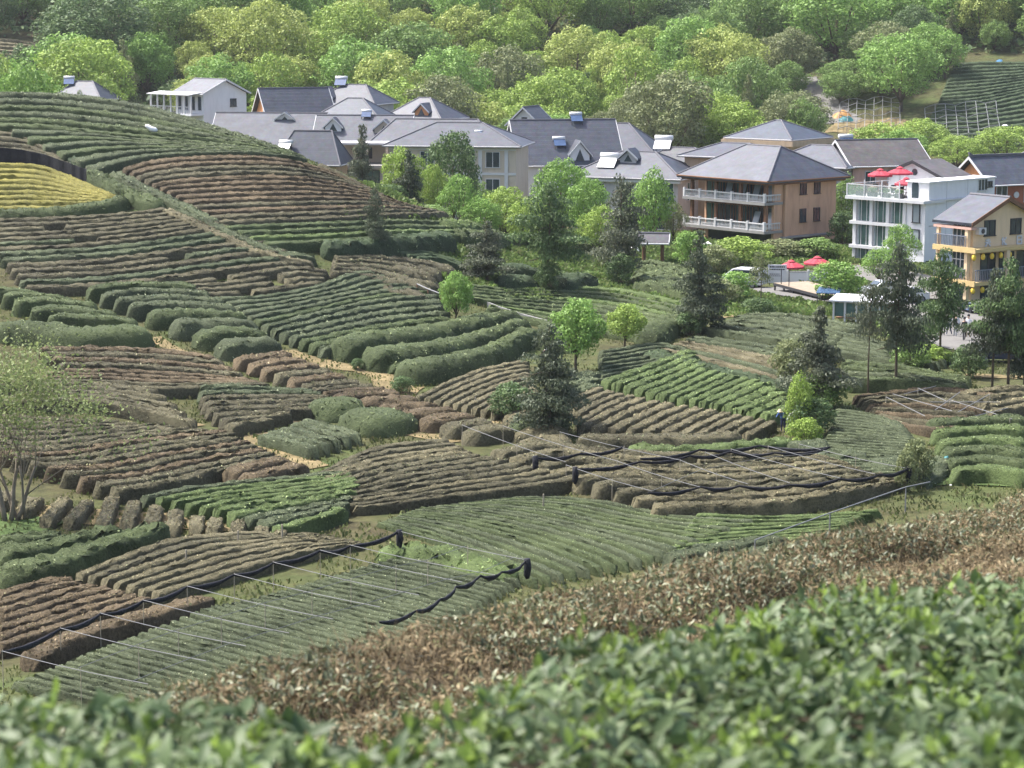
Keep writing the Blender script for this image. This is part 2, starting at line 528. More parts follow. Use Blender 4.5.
def hump(XY, w, h, seed, bumpy=.045, step_noise=1.0, flat=9.0):
    """a clipped hedge swept along the ground points XY; w half width and h height per point. Returns verts, quads"""
    r = np.random.default_rng(seed)
    n = len(XY); K = 11
    t = np.gradient(XY, axis=0); t /= np.linalg.norm(t, axis=1)[:, None] + 1e-9
    nm = np.stack([-t[:, 1], t[:, 0]], -1)
    u = np.linspace(-1, 1, K)
    u = np.sign(u) * np.abs(u) ** .62
    prof = (1 - np.abs(u) ** flat) ** .5
    s = np.concatenate([[0], np.cumsum(np.linalg.norm(np.diff(XY, axis=0), axis=1))])
    o = r.random(2) * 60
    wv = w * (1 + .09 * (vnoise(s / 1.6 + o[0], o[1] + s * 0) - .5) + .06 * (vnoise(s / .5 + o[1], o[0] + s * 0) - .5))
    hv = h * (1 + .08 * (vnoise(s / 1.3 + o[1], o[0] + 9 + s * 0) - .5) + .05 * (vnoise(s / .45 + o[1] + 20, o[0] + s * 0) - .5))
    # rounded ends
    e = np.minimum(s, s[-1] - s) / np.maximum(np.minimum(np.median(w) * 1.1, s[-1] * .35), 1e-3)
    e = np.sqrt(np.clip(1 - (1 - np.clip(e, 0, 1)) ** 2, 0.0, 1))
    wv = wv * (.25 + .75 * e); hv = hv * e
    X = XY[:, None, :] + nm[:, None, :] * (u[None, :, None] * wv[:, None, None])
    zz = H(X[..., 0], X[..., 1]) * .5 + H(XY[:, 0], XY[:, 1])[:, None] * .5 + prof[None] * hv[:, None] - .04
    V = np.concatenate([X, zz[..., None]], -1)
    jit = r.normal(0, 1, V.shape) * np.minimum(bumpy, np.median(w) * .11) * np.minimum(1, e)[:, None, None]
    jit[:, 0] *= .3; jit[:, -1] *= .3
    V = V + jit
    I = np.arange(n * K).reshape(n, K)
    Q = np.stack([I[:-1, :-1], I[1:, :-1], I[1:, 1:], I[:-1, 1:]], -1).reshape(-1, 4)
    return V.reshape(-1, 3), Q[:, ::-1]


def row_mesh(name, XY, w, h, kind, seed, dens, card, bumpy=.045, flat=9.0):
    L_ = np.linalg.norm(np.diff(XY, axis=0), axis=1).sum()
    n = int(np.clip(L_ / .3, 6, 400))
    s = np.concatenate([[0], np.cumsum(np.linalg.norm(np.diff(XY, axis=0), axis=1))])
    uu = np.linspace(0, s[-1], n)
    XY2 = np.stack([np.interp(uu, s, XY[:, 0]), np.interp(uu, s, XY[:, 1])], -1)
    wv = np.interp(uu, s, w) if np.ndim(w) else np.full(n, w)
    hv = np.interp(uu, s, h) if np.ndim(h) else np.full(n, h)
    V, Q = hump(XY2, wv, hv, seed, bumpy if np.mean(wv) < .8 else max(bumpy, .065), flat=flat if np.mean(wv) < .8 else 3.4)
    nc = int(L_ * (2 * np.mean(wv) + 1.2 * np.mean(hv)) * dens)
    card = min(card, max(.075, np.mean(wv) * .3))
    VV, QQ = leaf_cards(V, Q, max(nc, 8), card, seed + 1, side=.7 if np.mean(wv) > .8 else .12 if kind in ('green', 'fresh', 'lime', 'dark') else .02)  # few leaves on the sides, so the body with painted shade shows there
    Vall = np.concatenate([V, VV]); Qall = np.concatenate([Q, QQ + len(V)])
    mi = np.concatenate([np.zeros(len(Q), int), np.ones(len(QQ), int)])
    sm = np.concatenate([np.ones(len(Q), bool), np.zeros(len(QQ), bool)])
    return Vall, Qall, mi, sm


ORD = ['first', 'second', 'third', 'fourth', 'fifth', 'sixth', 'seventh', 'eighth', 'ninth', 'tenth', 'eleventh', 'twelfth', 'thirteenth', 'fourteenth',
       'fifteenth', 'sixteenth', 'seventeenth', 'eighteenth', 'nineteenth', 'twentieth', 'twenty-first', 'twenty-second', 'twenty-third', 'twenty-fourth', 'twenty-fifth', 'twenty-sixth', 'twenty-seventh', 'twenty-eighth', 'twenty-ninth'] + ['thirtieth'] + ['thirty-' + w for w in ('first', 'second', 'third', 'fourth', 'fifth', 'sixth', 'seventh', 'eighth', 'ninth')] + ['fortieth']
_seed = [100]


def field(desc, kind, guides, n, from_='top', fill=.80, hmax=.85, hk=.62, dens=None, card=None, wmax=1.3, group=None, d1=205, lift=None, breaks=0.0, bumpy=.045, stuff=False, alt=None, wmin=.3, flat=9.0, names=('tea_row', 'tea row'), d0=62):
    """rows interpolated between guide curves (pixels -> ground); guides = [(t, [(px,py),...]), ...]"""
    M = 44
    G = [(t, resample(g, M)) for t, g in guides]
    ts = np.array([g[0] for g in G])
    P = np.stack([g[1] for g in G])
    cur = []
    for i in range(n):
        t = i / max(1, n - 1)
        k = int(np.clip(np.searchsorted(ts, t, side='right') - 1, 0, len(ts) - 2)) if len(ts) > 1 else 0
        if len(ts) > 1:
            f = (t - ts[k]) / (ts[k + 1] - ts[k]); f = np.clip(f, 0, 1)
            px = P[k] * (1 - f) + P[k + 1] * f
        else:
            px = P[0]
        h0 = lift if lift is not None else .5
        q = cast(px[:, 0], px[:, 1], h0, d0, d1)
        cur.append(q[:, :2])
    cur = np.array(cur)
    # half widths from the spacing of neighbours
    if n > 1:
        from_prev = np.zeros((n, M)); sp = []
        for i in range(n - 1):
            d = np.linalg.norm(cur[i][:, None] - cur[i + 1][None], axis=-1).min(1)
            sp.append(d)
        sp = np.array(sp)
        full = np.vstack([sp[:1], .5 * (sp[:-1] + sp[1:]), sp[-1:]]) if n > 2 else np.vstack([sp, sp])
    else:
        full = np.full((1, M), 2 * wmax)
    big = []
    segd = {}
    for i in range(n):
        XY = cur[i].copy()
        XY[1:-1] = (XY[:-2] + 2 * XY[1:-1] + XY[2:]) / 4
        w = np.clip(full[i] * .5 * fill, wmin, wmax)
        w = np.convolve(np.pad(w, 3, mode='edge'), np.ones(7) / 7, mode='valid')
        if n == 1: w = np.full(M, wmax)
        h = np.minimum(np.minimum(hmax, hk + .25 * (w - .5)), w * 2.3)
        dist = float(np.mean(XY[:, 1]))
        dn = dens if dens else (70 if dist < 112 else 42 if dist < 145 else 28)
        cd = card if card else (.11 if dist < 112 else .15 if dist < 145 else .19)
        _seed[0] += 3
        segs = [(0, M)]
        if breaks and random.random() < breaks:                       # a gap where pickers step through
            c = random.randint(12, M - 12); segs = [(0, c), (c + (1 if random.random() < .5 else 2), M)]
        for a, b in segs:
            kd = alt if (alt and random.random() < .35) else kind
            mesh = row_mesh('tea_row', XY[a:b], w[a:b], h[a:b], kd, _seed[0], dn, cd, bumpy, flat)
            if stuff: big.append(mesh); continue
            if n == 1: lab = desc
            else: lab = '%s %s from the %s %s' % ('last' if i == n - 1 else ORD[i], 'row', from_, desc)
            if len(segs) > 1: lab += (', left piece' if a == 0 else ', right piece')
            if i == 0 and n > 2: print('%-60s n=%d spacing %.2f w %.2f h %.2f d %.0f' % (desc[:60], n, np.median(full), np.median(w), np.median(h), dist))
            size = np.linalg.norm(np.diff(XY[a:b], axis=0), axis=1).sum() * np.mean(w) / dist ** 2
            ROWS.append((size, names, lab, group or ('tea rows ' + desc), kd, mesh))
    return big


def place_rows():
    """the 300 rows that show largest become things of their own, the smallest rest one mass"""
    order = sorted(range(len(ROWS)), key=lambda i: -ROWS[i][0])
    small = {}
    for i in order[300:]:
        small.setdefault(ROWS[i][4], []).append(ROWS[i][5])
    for i in sorted(order[:300]):
        _, names, lab, group, kd, (V, Q, mi, sm) = ROWS[i]
        c0 = V.mean(0); c0[2] = V[:, 2].min()
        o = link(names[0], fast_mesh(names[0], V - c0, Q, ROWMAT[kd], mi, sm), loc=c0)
        tag(o, lab, names[1], group)
    if small:
        VV, QQ, MI, SM, mats, off = [], [], [], [], [], 0
        for k, (kd, ms) in enumerate(small.items()):
            mats += ROWMAT[kd]
            for V, Q, mi, sm in ms:
                VV.append(V); QQ.append(Q + off); MI.append(mi + 2 * k); SM.append(sm); off += len(V)
        o = link('low_tea_bushes', fast_mesh('low_tea_bushes', np.concatenate(VV), np.concatenate(QQ), mats, np.concatenate(MI), np.concatenate(SM)))
        tag(o, 'scattered smallest tea bushes filling gaps between the larger tea rows', 'tea bushes', kind='stuff')
# ------------------------------------------------------------------ the tea garden, field by field (guide curves in photograph pixels, cast onto the terrain)
# hilltop, dark green
field('of the green hilltop terrace', 'green', [(0, [(-8, 97), (60, 99), (130, 107), (180, 119), (230, 134), (270, 146), (300, 156)]),
      (.45, [(-8, 127), (50, 129), (100, 134), (170, 141), (240, 147), (304, 157)]),
      (1, [(88, 172), (115, 165), (150, 158), (200, 154), (260, 154), (308, 160)])], 12, hmax=.95, hk=.8, wmax=1.2, alt='grey')
field('of the dull plot behind the black net wall', 'brown', [(0, [(-8, 126), (20, 131), (45, 141)]), (1, [(-8, 148), (30, 151), (70, 164)])], 5, fill=.80)
field('dark clipped hedge between black net wall and hilltop rows', 'dark', [(0, [(22, 127), (50, 144), (82, 166)])], 1, wmax=.45, hmax=.7)
# reddish brown hill
field('of the reddish brown hill terrace', 'red', [(0, [(122, 170), (160, 161), (220, 157), (280, 159), (330, 171), (374, 190)]),
      (.5, [(165, 192), (230, 188), (300, 187), (360, 192), (405, 203)]),
      (1, [(215, 222), (260, 220), (330, 217), (400, 213), (444, 212)])], 13, alt='brown', fill=.88, hk=.6)
field('brown row along the right shoulder of the reddish hill', 'brown', [(0, [(316, 163), (350, 179), (392, 203)])], 1, wmax=.5)
field('of the green strip below the reddish terrace', 'fresh', [(0, [(222, 229), (300, 226), (400, 222), (458, 224)]), (1, [(262, 245), (320, 243), (400, 238), (462, 236)])], 4, hk=.75, hmax=1.0, alt='green')
field('bushy dark hedge behind the narrow conifer', 'dark', [(0, [(322, 251), (352, 251), (400, 246), (450, 242)])], 1, wmax=.9, hmax=1.3, hk=1.2, bumpy=.12)
field('long green hedge between the conifers above the grassy bank', 'green', [(0, [(455, 236), (500, 240), (560, 247), (600, 246)])], 1, wmax=1.0, hmax=1.1, hk=1.1, bumpy=.1)
field('green hedge above the long hedge, reaching the bright village trees', 'fresh', [(0, [(440, 226), (500, 230), (590, 236)])], 1, wmax=.9, hmax=1., hk=1., bumpy=.1)
# yellow
field('of the golden yellow terrace', 'yellow', [(0, [(-8, 162), (40, 165), (80, 180), (113, 194)]), (1, [(-8, 206), (60, 205), (100, 202), (124, 199)])], 9, hk=.5, fill=0.74, hmax=.6)
field('dark green hedge closing the golden terrace below', 'green', [(0, [(-8, 215), (60, 212), (105, 205), (128, 199)])], 1, wmax=.8, hmax=.85, hk=.85)
field('string of round green bushes dividing the terraces', 'green', [(0, [(88, 172), (120, 190), (150, 203), (166, 207)])], 1, wmax=.8, hmax=.9, hk=.9, bumpy=.1)
# middle left
field('of the brown terrace under the golden one', 'brown', [(0, [(-8, 220), (80, 217), (140, 212), (168, 208)]),
      (.5, [(-8, 251), (80, 247), (150, 239), (238, 226)]), (1, [(22, 287), (80, 286), (140, 281), (210, 271), (270, 264), (312, 261)])], 14, alt='grey', hk=.62, breaks=.25)
field('of the fanned rows right of the diagonal path', 'brown', [(0, [(332, 256), (380, 257), (430, 264), (456, 273)]), (1, [(328, 271), (365, 275), (402, 287)])], 5, fill=.80)
field('of the dark triangle plot under the grassy bank', 'dark', [(0, [(395, 252), (430, 252), (466, 264)]), (1, [(415, 257), (440, 258), (468, 268)])], 3)
field('short brown row beside the wooden hand rail', 'brown', [(0, [(404, 284), (420, 283), (441, 286)])], 1, wmax=.9, hmax=.8)
# green mounds, left
field('of the rounded green mounds at the left edge', 'green', [(0, [(-8, 293), (20, 294), (48, 297)]), (.4, [(4, 304), (40, 302), (92, 305)]), (1, [(44, 322), (85, 321), (140, 327)])], 5, hk=.9, hmax=1.1, wmax=1.5, fill=.80)
field('long thick green hedge closing the left mounds', 'green', [(0, [(-8, 330), (40, 334), (80, 339), (120, 337), (155, 336)])], 1, wmax=1.3, hmax=1.2, hk=1.2)
field('of the rounded green mounds left of the tan path', 'green', [(0, [(85, 294), (140, 289), (200, 291)]), (.5, [(132, 314), (190, 312), (246, 317)]), (1, [(216, 351), (250, 347), (283, 345)])], 8, hk=.95, hmax=1.1, wmax=1.5, fill=.80, alt='grey')
# large grey green
field('of the big grey-green slope', 'grey', [(0, [(217, 300), (270, 297), (320, 287), (352, 275), (376, 273)]), (.5, [(262, 329), (320, 314), (380, 301), (440, 297)]), (1, [(318, 351), (360, 344), (420, 336), (456, 330)])], 13, hk=.72, hmax=.9, alt='green')
field('of the thick dark green hedges below the slope', 'green', [(0, [(337, 353), (370, 345), (420, 339), (470, 329), (517, 319)]), (1, [(393, 373), (430, 372), (480, 360), (515, 344), (530, 335)])], 3, hk=1.1, hmax=1.3, wmax=1.7, fill=.80)
field('short green hedge wedged between the two thick hedges', 'green', [(0, [(386, 366), (410, 362), (442, 358)])], 1, wmax=.7, hmax=.9)
field('short green hedge right of the small round tree', 'green', [(0, [(462, 323), (480, 318), (498, 316)])], 1, wmax=1.0, hmax=.8)
# small brown rows in the centre
field('of the staircase of short brown rows', 'red', [(0, [(233, 362), (262, 359), (293, 355)]), (.36, [(300, 389), (330, 386), (365, 384)]), (.57, [(330, 399), (366, 396), (404, 395)]),
      (1, [(463, 436), (490, 432), (517, 429)])], 15, hk=.75, hmax=.85, alt='brown', fill=.82)
# left
field('of the flat brown rows under the long green hedge', 'brown', [(0, [(36, 350), (110, 350), (170, 353), (218, 359)]), (.5, [(60, 371), (120, 372), (190, 376), (255, 381)]), (1, [(-8, 385), (80, 385), (150, 389), (230, 387), (272, 385)])], 9, fill=0.7, hk=.7, alt='red')
field('of the three sloping rows above the straw track', 'brown', [(0, [(40, 387), (100, 387), (160, 395)]), (1, [(-8, 405), (80, 403), (140, 411), (196, 424)])], 5, fill=0.75, hk=.8, hmax=.9)
field('of the nested short rows in the middle left', 'brown', [(0, [(195, 389), (250, 389), (318, 392)]), (.5, [(200, 409), (260, 406), (344, 402)]), (1, [(226, 428), (250, 424), (272, 420)])], 8, fill=0.74, hk=.72, alt='grey')
field('of the low left fan of rows', 'brown', [(0, [(-8, 419), (60, 421), (108, 422)]), (.5, [(-8, 455), (60, 456), (120, 446), (180, 439), (228, 432)]), (1, [(108, 493), (160, 486), (220, 471), (283, 458)])], 15, fill=0.74, hk=.75, alt='red', hmax=.9)
field('of the two-row brown wedge ending at the straw patch', 'red', [(0, [(226, 476), (255, 468), (290, 461)]), (1, [(240, 482), (270, 475), (306, 467)])], 2, hk=.75, wmax=.85)
field('of the small grey plot above the straw patch', 'grey', [(0, [(259, 435), (285, 441), (318, 451)]), (1, [(302, 421), (330, 428), (360, 437)])], 5, hk=.7, from_='front')
field('of the plump bright green mounds in the centre', 'green', [(0, [(322, 413), (345, 408), (368, 407)]), (1, [(345, 424), (375, 421), (402, 427)])], 2, wmax=1.9, hmax=1.1, hk=1.1, fill=1.0)
# long band across the middle
field('of the long band across the valley', 'brown', [(0, [(312, 474), (345, 460), (390, 448), (452, 442)]), (.35, [(290, 492), (340, 481), (400, 468), (480, 456)]), (1, [(350, 505), (400, 501), (470, 494), (540, 486), (582, 478)])], 12, fill=0.68, wmin=0.18, hk=.75, alt='tan', hmax=.9)
field('under the upper shade frame', 'tan', [(0, [(495, 458), (545, 448), (620, 455), (700, 458), (780, 454), (826, 457)]), (1, [(648, 509), (720, 508), (790, 503), (860, 490), (905, 478)])], 9, fill=0.6, wmin=0.18, hk=.8, hmax=.95, wmax=1.05, from_='back row', alt='brown', breaks=.4)
# lower left
field('of the pale green patch behind the brown clumps', 'fresh', [(0, [(140, 500), (190, 490), (250, 483), (320, 476), (352, 473)]), (.5, [(205, 511), (260, 500), (330, 490), (362, 482)]), (1, [(272, 530), (310, 522), (345, 509)])], 10, hk=.7, alt='grey')
clumps = [((8, 488), (-4, 502)), ((37, 494), (20, 510)), ((66, 494), (45, 519)), ((88, 498), (68, 520)), ((112, 494), (102, 523)), ((134, 499), (126, 523)), ((156, 503), (150, 522)),
          ((176, 507), (171, 527)), ((197, 513), (195, 527)), ((216, 515), (212, 529)), ((238, 517), (236, 530)), ((262, 524), (259, 532)), ((282, 526), (277, 534))]
for i_, (a_, b_) in enumerate(clumps):
    field('stubby brown tea clump, %s from the left edge of the photograph' % ORD[i_], 'tan', [(0, [a_, ((a_[0] + b_[0]) / 2 + 1, (a_[1] + b_[1]) / 2), b_])], 1, wmax=.36 if i_ > 1 else .45, hmax=.55, hk=.55, group='stubby brown tea clumps', names=('tea_clump', 'tea clump'))
field('of the loose dark green corner rows', 'green', [(0, [(-8, 545), (30, 543), (62, 535)]), (.5, [(-8, 558), (60, 547), (120, 530)]), (1, [(-8, 579), (45, 569), (100, 551), (166, 527)])], 3, hk=.8, wmax=1.0, bumpy=.1, hmax=.9)
field('of the russet plot beside the black net', 'red', [(0, [(-8, 595), (50, 579), (78, 577)]), (1, [(-8, 646), (60, 625), (152, 595)])], 7, fill=.7, wmin=0.18, hk=.6)
field('of the olive brown plot above the black net', 'tan', [(0, [(75, 575), (125, 556), (180, 539), (250, 532), (326, 531)]), (1, [(150, 594), (230, 570), (320, 546), (366, 537)])], 7, fill=.7, wmin=0.18, hk=.6, alt='brown')
field('single russet row along the lower side of the black net', 'red', [(0, [(28, 658), (80, 634), (160, 611), (212, 596)])], 1, wmax=.6, hmax=.7)
# netted green plot
field('under the lower shade frame', 'grey', [(0, [(392, 551), (450, 561), (522, 577)]), (.5, [(215, 600), (290, 618), (400, 645)]), (1, [(10, 674), (80, 689), (160, 708)])], 40, fill=.6, wmin=.12, hk=.62, hmax=.55, from_='back row', bumpy=.05)
field('pale green row between shade frame and open plot', 'fresh', [(0, [(376, 546), (430, 551), (480, 563), (514, 574)])], 1, wmax=.9, hmax=.6, bumpy=.1)
field('of the broad open green plot', 'green', [(0, [(482, 494), (540, 491), (600, 496), (660, 509), (720, 517), (758, 519)]), (.5, [(415, 501), (480, 508), (560, 523), (620, 541), (655, 556)]), (1, [(376, 515), (430, 531), (490, 557), (538, 577)])], 19, fill=.58, wmin=.12, hk=.55, hmax=.6, alt='grey', from_='back row')
field('of the smooth light green strip by the white pole', 'fresh', [(0, [(690, 513), (760, 513), (830, 511), (884, 506)]), (1, [(664, 549), (720, 541), (780, 536), (830, 531)])], 8, fill=0.5, wmin=0.18, hk=.55)
field('of the two hedges edging the brown bank', 'grey', [(0, [(664, 561), (720, 549), (790, 539)]), (1, [(660, 574), (735, 557), (790, 547)])], 2, hk=.7, wmax=.6)
# right of the centre
field('of the light green stripes right of centre', 'fresh', [(0, [(604, 384), (645, 370), (690, 353)]), (.3, [(650, 397), (680, 384), (706, 371)]), (.7, [(710, 407), (740, 394), (766, 383)]), (1, [(762, 419), (780, 412), (795, 405)])], 15, fill=.82, wmin=0.18, hk=.75, from_='left')
field('of the tan stripes behind the upper frame', 'tan', [(0, [(570, 402), (585, 395), (602, 388)]), (.3, [(580, 430), (612, 413), (646, 399)]), (.7, [(676, 436), (705, 422), (727, 413)]), (1, [(744, 435), (760, 428), (775, 421)])], 15, fill=0.7, wmin=0.18, hk=.7, from_='left')
field('of the curved tan rows left of the twin-trunk conifer', 'tan', [(0, [(416, 398), (450, 382), (490, 369), (527, 363)]), (1, [(492, 413), (512, 403), (537, 391)])], 9, fill=0.7, wmin=0.18, hk=.7)
field('clipped hedge between tan stripes and black net', 'brown', [(0, [(573, 438), (640, 438), (700, 438), (742, 434)])], 1, wmax=.7, hmax=.8)
field('leafy pale hedge running to the yellow-green bush', 'fresh', [(0, [(622, 449), (700, 449), (760, 444), (795, 440)])], 1, wmax=.8, hmax=.9, bumpy=.12)
field('of the flat green field behind the round trees', 'green', [(0, [(502, 288), (560, 286), (620, 289), (692, 303)]), (1, [(482, 307), (540, 319), (600, 329), (652, 336)])], 10, fill=0.5, wmin=0.18, hk=.5, hmax=.6, alt='fresh')
field('thick dark hedge slanting up beside the tall right conifer', 'green', [(0, [(646, 339), (668, 326), (694, 314)])], 1, wmax=1.1, hmax=1.1, hk=1.1)
field('of the shaded rows beyond the tall right conifer', 'grey', [(0, [(740, 314), (800, 317), (862, 327)]), (1, [(702, 328), (760, 336), (832, 347)])], 6, fill=0.5, wmin=0.18, hk=.65)
field('of the olive rows below the shaded ones', 'grey', [(0, [(690, 336), (750, 343), (802, 353)]), (1, [(660, 347), (720, 361), (790, 380)])], 6, fill=0.52, wmin=0.18, hk=.6, alt='tan')
field('dark hedge edging the light green stripes', 'dark', [(0, [(650, 352), (720, 371), (790, 386)])], 1, wmax=.7, hmax=.9, bumpy=.1)
field('of the blue-grey scrubby patch under the round trees', 'grey', [(0, [(598, 352), (650, 345), (692, 346)]), (1, [(598, 379), (640, 369), (682, 354)])], 8, fill=0.5, wmin=0.18, hk=.7, bumpy=.12)
field('of the right-hand rows behind the thin tall trunk', 'grey', [(0, [(845, 334), (900, 346), (958, 356)]), (1, [(830, 350), (880, 358), (935, 366)])], 5, fill=0.5, wmin=0.18, hk=.65, alt='brown')
field('of the broad hedges under the right conifers', 'green', [(0, [(840, 366), (900, 371), (972, 379)]), (1, [(845, 383), (900, 385), (968, 388)])], 4, fill=0.5, wmin=0.18, hk=.9, hmax=1.0, alt='grey')
field('of the dense fine-lined plot at right', 'grey', [(0, [(832, 406), (870, 411), (902, 421)]), (.5, [(822, 436), (870, 439), (925, 442)]), (1, [(815, 463), (850, 469), (908, 469)])], 22, fill=0.5, wmin=0.18, hk=.5, hmax=.55)
field('of the brown plot among fallen pipes', 'brown', [(0, [(852, 396), (900, 391), (950, 389), (1000, 396)]), (1, [(880, 413), (930, 427), (962, 426)])], 8, fill=0.5, wmin=0.18, hk=.6, alt='red')
field('of the tan stripes at the right edge', 'tan', [(0, [(960, 394), (1000, 389), (1032, 387)]), (1, [(986, 413), (1008, 409), (1032, 404)])], 4, fill=0.5, wmin=0.18, hk=.65)
field('of the green plot at the lower right edge', 'green', [(0, [(925, 426), (970, 423), (1032, 421)]), (1, [(948, 474), (990, 471), (1032, 477)])], 6, fill=0.5, wmin=0.18, hk=.75, alt='fresh')
field('of the dark rows on the bank beyond the tall conifer', 'green', [(0, [(640, 263), (680, 269), (702, 277)]), (1, [(640, 284), (670, 290), (694, 298)])], 6, hk=.8, bumpy=.1)
field('of the charcoal mounds beside the orange cutting', 'dark', [(0, [(500, 271), (520, 269), (542, 272)]), (1, [(500, 281), (520, 280), (540, 283)])], 2, hk=.8, wmax=1.2)
field('dark rounded hedge at the foot of the ivy trunk', 'dark', [(0, [(556, 286), (575, 282), (596, 281)])], 1, wmax=1.1, hmax=1.1, hk=1.1, bumpy=.1)
field('of the low green rows beside the orange cutting', 'green', [(0, [(455, 284), (480, 286), (505, 289)]), (1, [(470, 296), (490, 300), (520, 303)])], 5, hk=.6)
field('of the brown bumps above the grey-green slope', 'brown', [(0, [(160, 285), (220, 278), (290, 268), (330, 271)]), (1, [(200, 293), (250, 291), (325, 281)])], 4, alt='red', breaks=.8)
field('of the dark patch beside the hand rail', 'brown', [(0, [(385, 268), (410, 272), (440, 280)]), (1, [(380, 284), (395, 292), (430, 297)])], 3, hk=.6)
field('of the small green wedge above the two round trees', 'green', [(0, [(545, 328), (560, 325), (590, 332)]), (1, [(540, 338), (555, 342), (570, 346)])], 3, hk=.6)
field('of the dark low rows behind the curved tan rows', 'grey', [(0, [(560, 378), (580, 376), (598, 372)]), (1, [(556, 392), (575, 390), (596, 384)])], 3, hk=.6)
field('of the ragged rows at the foot of the twin-trunk conifer', 'tan', [(0, [(505, 420), (530, 412), (560, 405)]), (1, [(515, 440), (540, 440), (575, 440)])], 4, hk=.6, alt='green')
field('of the green rows before the lower right grass', 'grey', [(0, [(800, 441), (815, 447), (822, 456)]), (1, [(905, 478), (925, 470), (945, 455)])], 4, hk=.5)
field('hedge string along the lower side of the diagonal track', 'tan', [(0, [(164, 209), (215, 232), (262, 253), (316, 264)])], 1, wmax=.5, hmax=.65, hk=.65, bumpy=.06)
field('hedge string along the upper side of the diagonal track', 'grey', [(0, [(176, 206), (222, 229), (268, 249), (318, 259)])], 1, wmax=.5, hmax=.65, hk=.65, bumpy=.06)
field('hedge string at the left ends of the reddish terrace rows', 'grey', [(0, [(112, 172), (140, 187), (180, 205), (218, 224)])], 1, wmax=.6, hmax=.7, hk=.7, bumpy=.07)
print('tea rows:', len(ROWS))
place_rows()

# far terraces at the edges of the wooded hill: a stand of fine rows nobody could count
def far_terrace(name, label, curves, n, kind, d0, d1):
    big = field('', kind, curves, n, d0=d0, d1=d1, stuff=True, hk=.8, hmax=1.0, dens=5, card=.35, fill=.62, wmax=1.3)
    off = 0; VV, QQ, MI, SM = [], [], [], []
    for V, Q, mi, sm in big:
        VV.append(V); QQ.append(Q + off); MI.append(mi); SM.append(sm); off += len(V)
    o = link(name, fast_mesh(name, np.concatenate(VV), np.concatenate(QQ), ROWMAT[kind], np.concatenate(MI), np.concatenate(SM)))
    tag(o, label, 'tea terrace', kind='stuff')


# ------------------------------------------------------------------ bare earth, tracks and grass (sheets on the terrain)
mat_patch('straw_soil', [(.3, (.09, .075, .04)), (.5, (.17, .135, .07)), (.66, (.27, .21, .115)), (.8, (.12, .125, .05))], 1.0)
mat_patch('bank_grass', [(.3, (.045, .066, .022)), (.5, (.066, .10, .034)), (.7, (.095, .13, .048)), (.85, (.11, .115, .055))], .9)
mat_patch('pale_paving', [(.3, (.12, .115, .11)), (.6, (.165, .16, .15)), (.8, (.20, .195, .185))], .7, .2)


PAVED = []


def paved(x, y):
    k = np.zeros(len(x), bool)
    for q, w in PAVED:
        d = np.min(np.hypot(x[:, None] - q[None, ::3, 0], y[:, None] - q[None, ::3, 1]), axis=1)
        k |= d < w
    return k


def ribbon(name, px_pts, w, mat, lift=.05, kind='structure', d1=330, raggedness=.5):
    pts = resample(px_pts, 60)
    q = cast(pts[:, 0], pts[:, 1], 0, 62, d1)[:, :2]
    q[1:-1] = (q[:-2] + 2 * q[1:-1] + q[2:]) / 4
    L_ = np.concatenate([[0], np.cumsum(np.linalg.norm(np.diff(q, axis=0), axis=1))])
    n = max(6, int(L_[-1] / .5)); u = np.linspace(0, L_[-1], n)
    q = np.stack([np.interp(u, L_, q[:, 0]), np.interp(u, L_, q[:, 1])], -1)
    w = np.interp(np.linspace(0, 1, n), np.linspace(0, 1, len(w)), w) if np.ndim(w) else np.full(n, w)
    if name == 'paving': PAVED.append((q, float(np.mean(w)) * .55))
    t = np.gradient(q, axis=0); t /= np.linalg.norm(t, axis=1)[:, None] + 1e-9
    nm = np.stack([-t[:, 1], t[:, 0]], -1); K = max(5, int(np.max(w) / .5) | 1)
    s = np.linspace(-.5, .5, K)
    ww = w[:, None] * (1 + raggedness * (vnoise(u[:, None] / 1.1 + np.sign(s)[None] * 17, s[None] * 0 + 3.3) - .5))
    X = q[:, None] + nm[:, None] * (s[None, :, None] * ww[..., None])
    V = np.concatenate([X, (H(X[..., 0], X[..., 1]) + lift)[..., None]], -1)
    I = np.arange(n * K).reshape(n, K)
    Q = np.stack([I[:-1, :-1], I[1:, :-1], I[1:, 1:], I[:-1, 1:]], -1).reshape(-1, 4)[:, ::-1]
    o = link(name, fast_mesh(name, V.reshape(-1, 3), Q, MATS[mat], smooth_=True))
    tag(o, kind=kind)
    return o


ribbon('path', [(152, 338), (175, 350), (215, 368), (250, 388)], 1.0, 'straw_soil')
ribbon('path', [(85, 411), (120, 414), (165, 421), (190, 428)], 1.8, 'straw_soil')
ribbon('path', [(282, 352), (300, 358), (335, 366), (372, 372), (398, 390)], [1.5, 2.2, 1.6, 2, 2.5], 'straw_soil')
ribbon('path', [(398, 388), (404, 400), (412, 424), (440, 434), (462, 442)], [2.6, 1.2, 2.0, 3.4, 2.4], 'straw_soil')
ribbon('path', [(262, 430), (258, 446), (300, 462), (320, 468)], [2, 1.2, 2.4, 1.5], 'straw_soil')
ribbon('path', [(284, 424), (300, 414), (330, 400)], [1.4, 1.2, 1], 'straw_soil')
ribbon('path', [(365, 275), (378, 285), (400, 294), (430, 300)], [1.3, 1.2, .9], 'straw_soil')
ribbon('path', [(476, 404), (500, 416), (486, 425)], [1.8, 2.2, 1.8], 'straw_soil')
ribbon('path', [(20, 512), (70, 516), (130, 519), (200, 525), (285, 532)], [2.2, 3.0, 2.6, 2.0, 1.2], 'straw_soil')
ribbon('earth_cutting', [(510, 287), (525, 286), (540, 285)], 2.0, 'straw_soil')
ribbon('earth_cutting', [(706, 318), (722, 316), (742, 314)], 2.4, 'straw_soil')
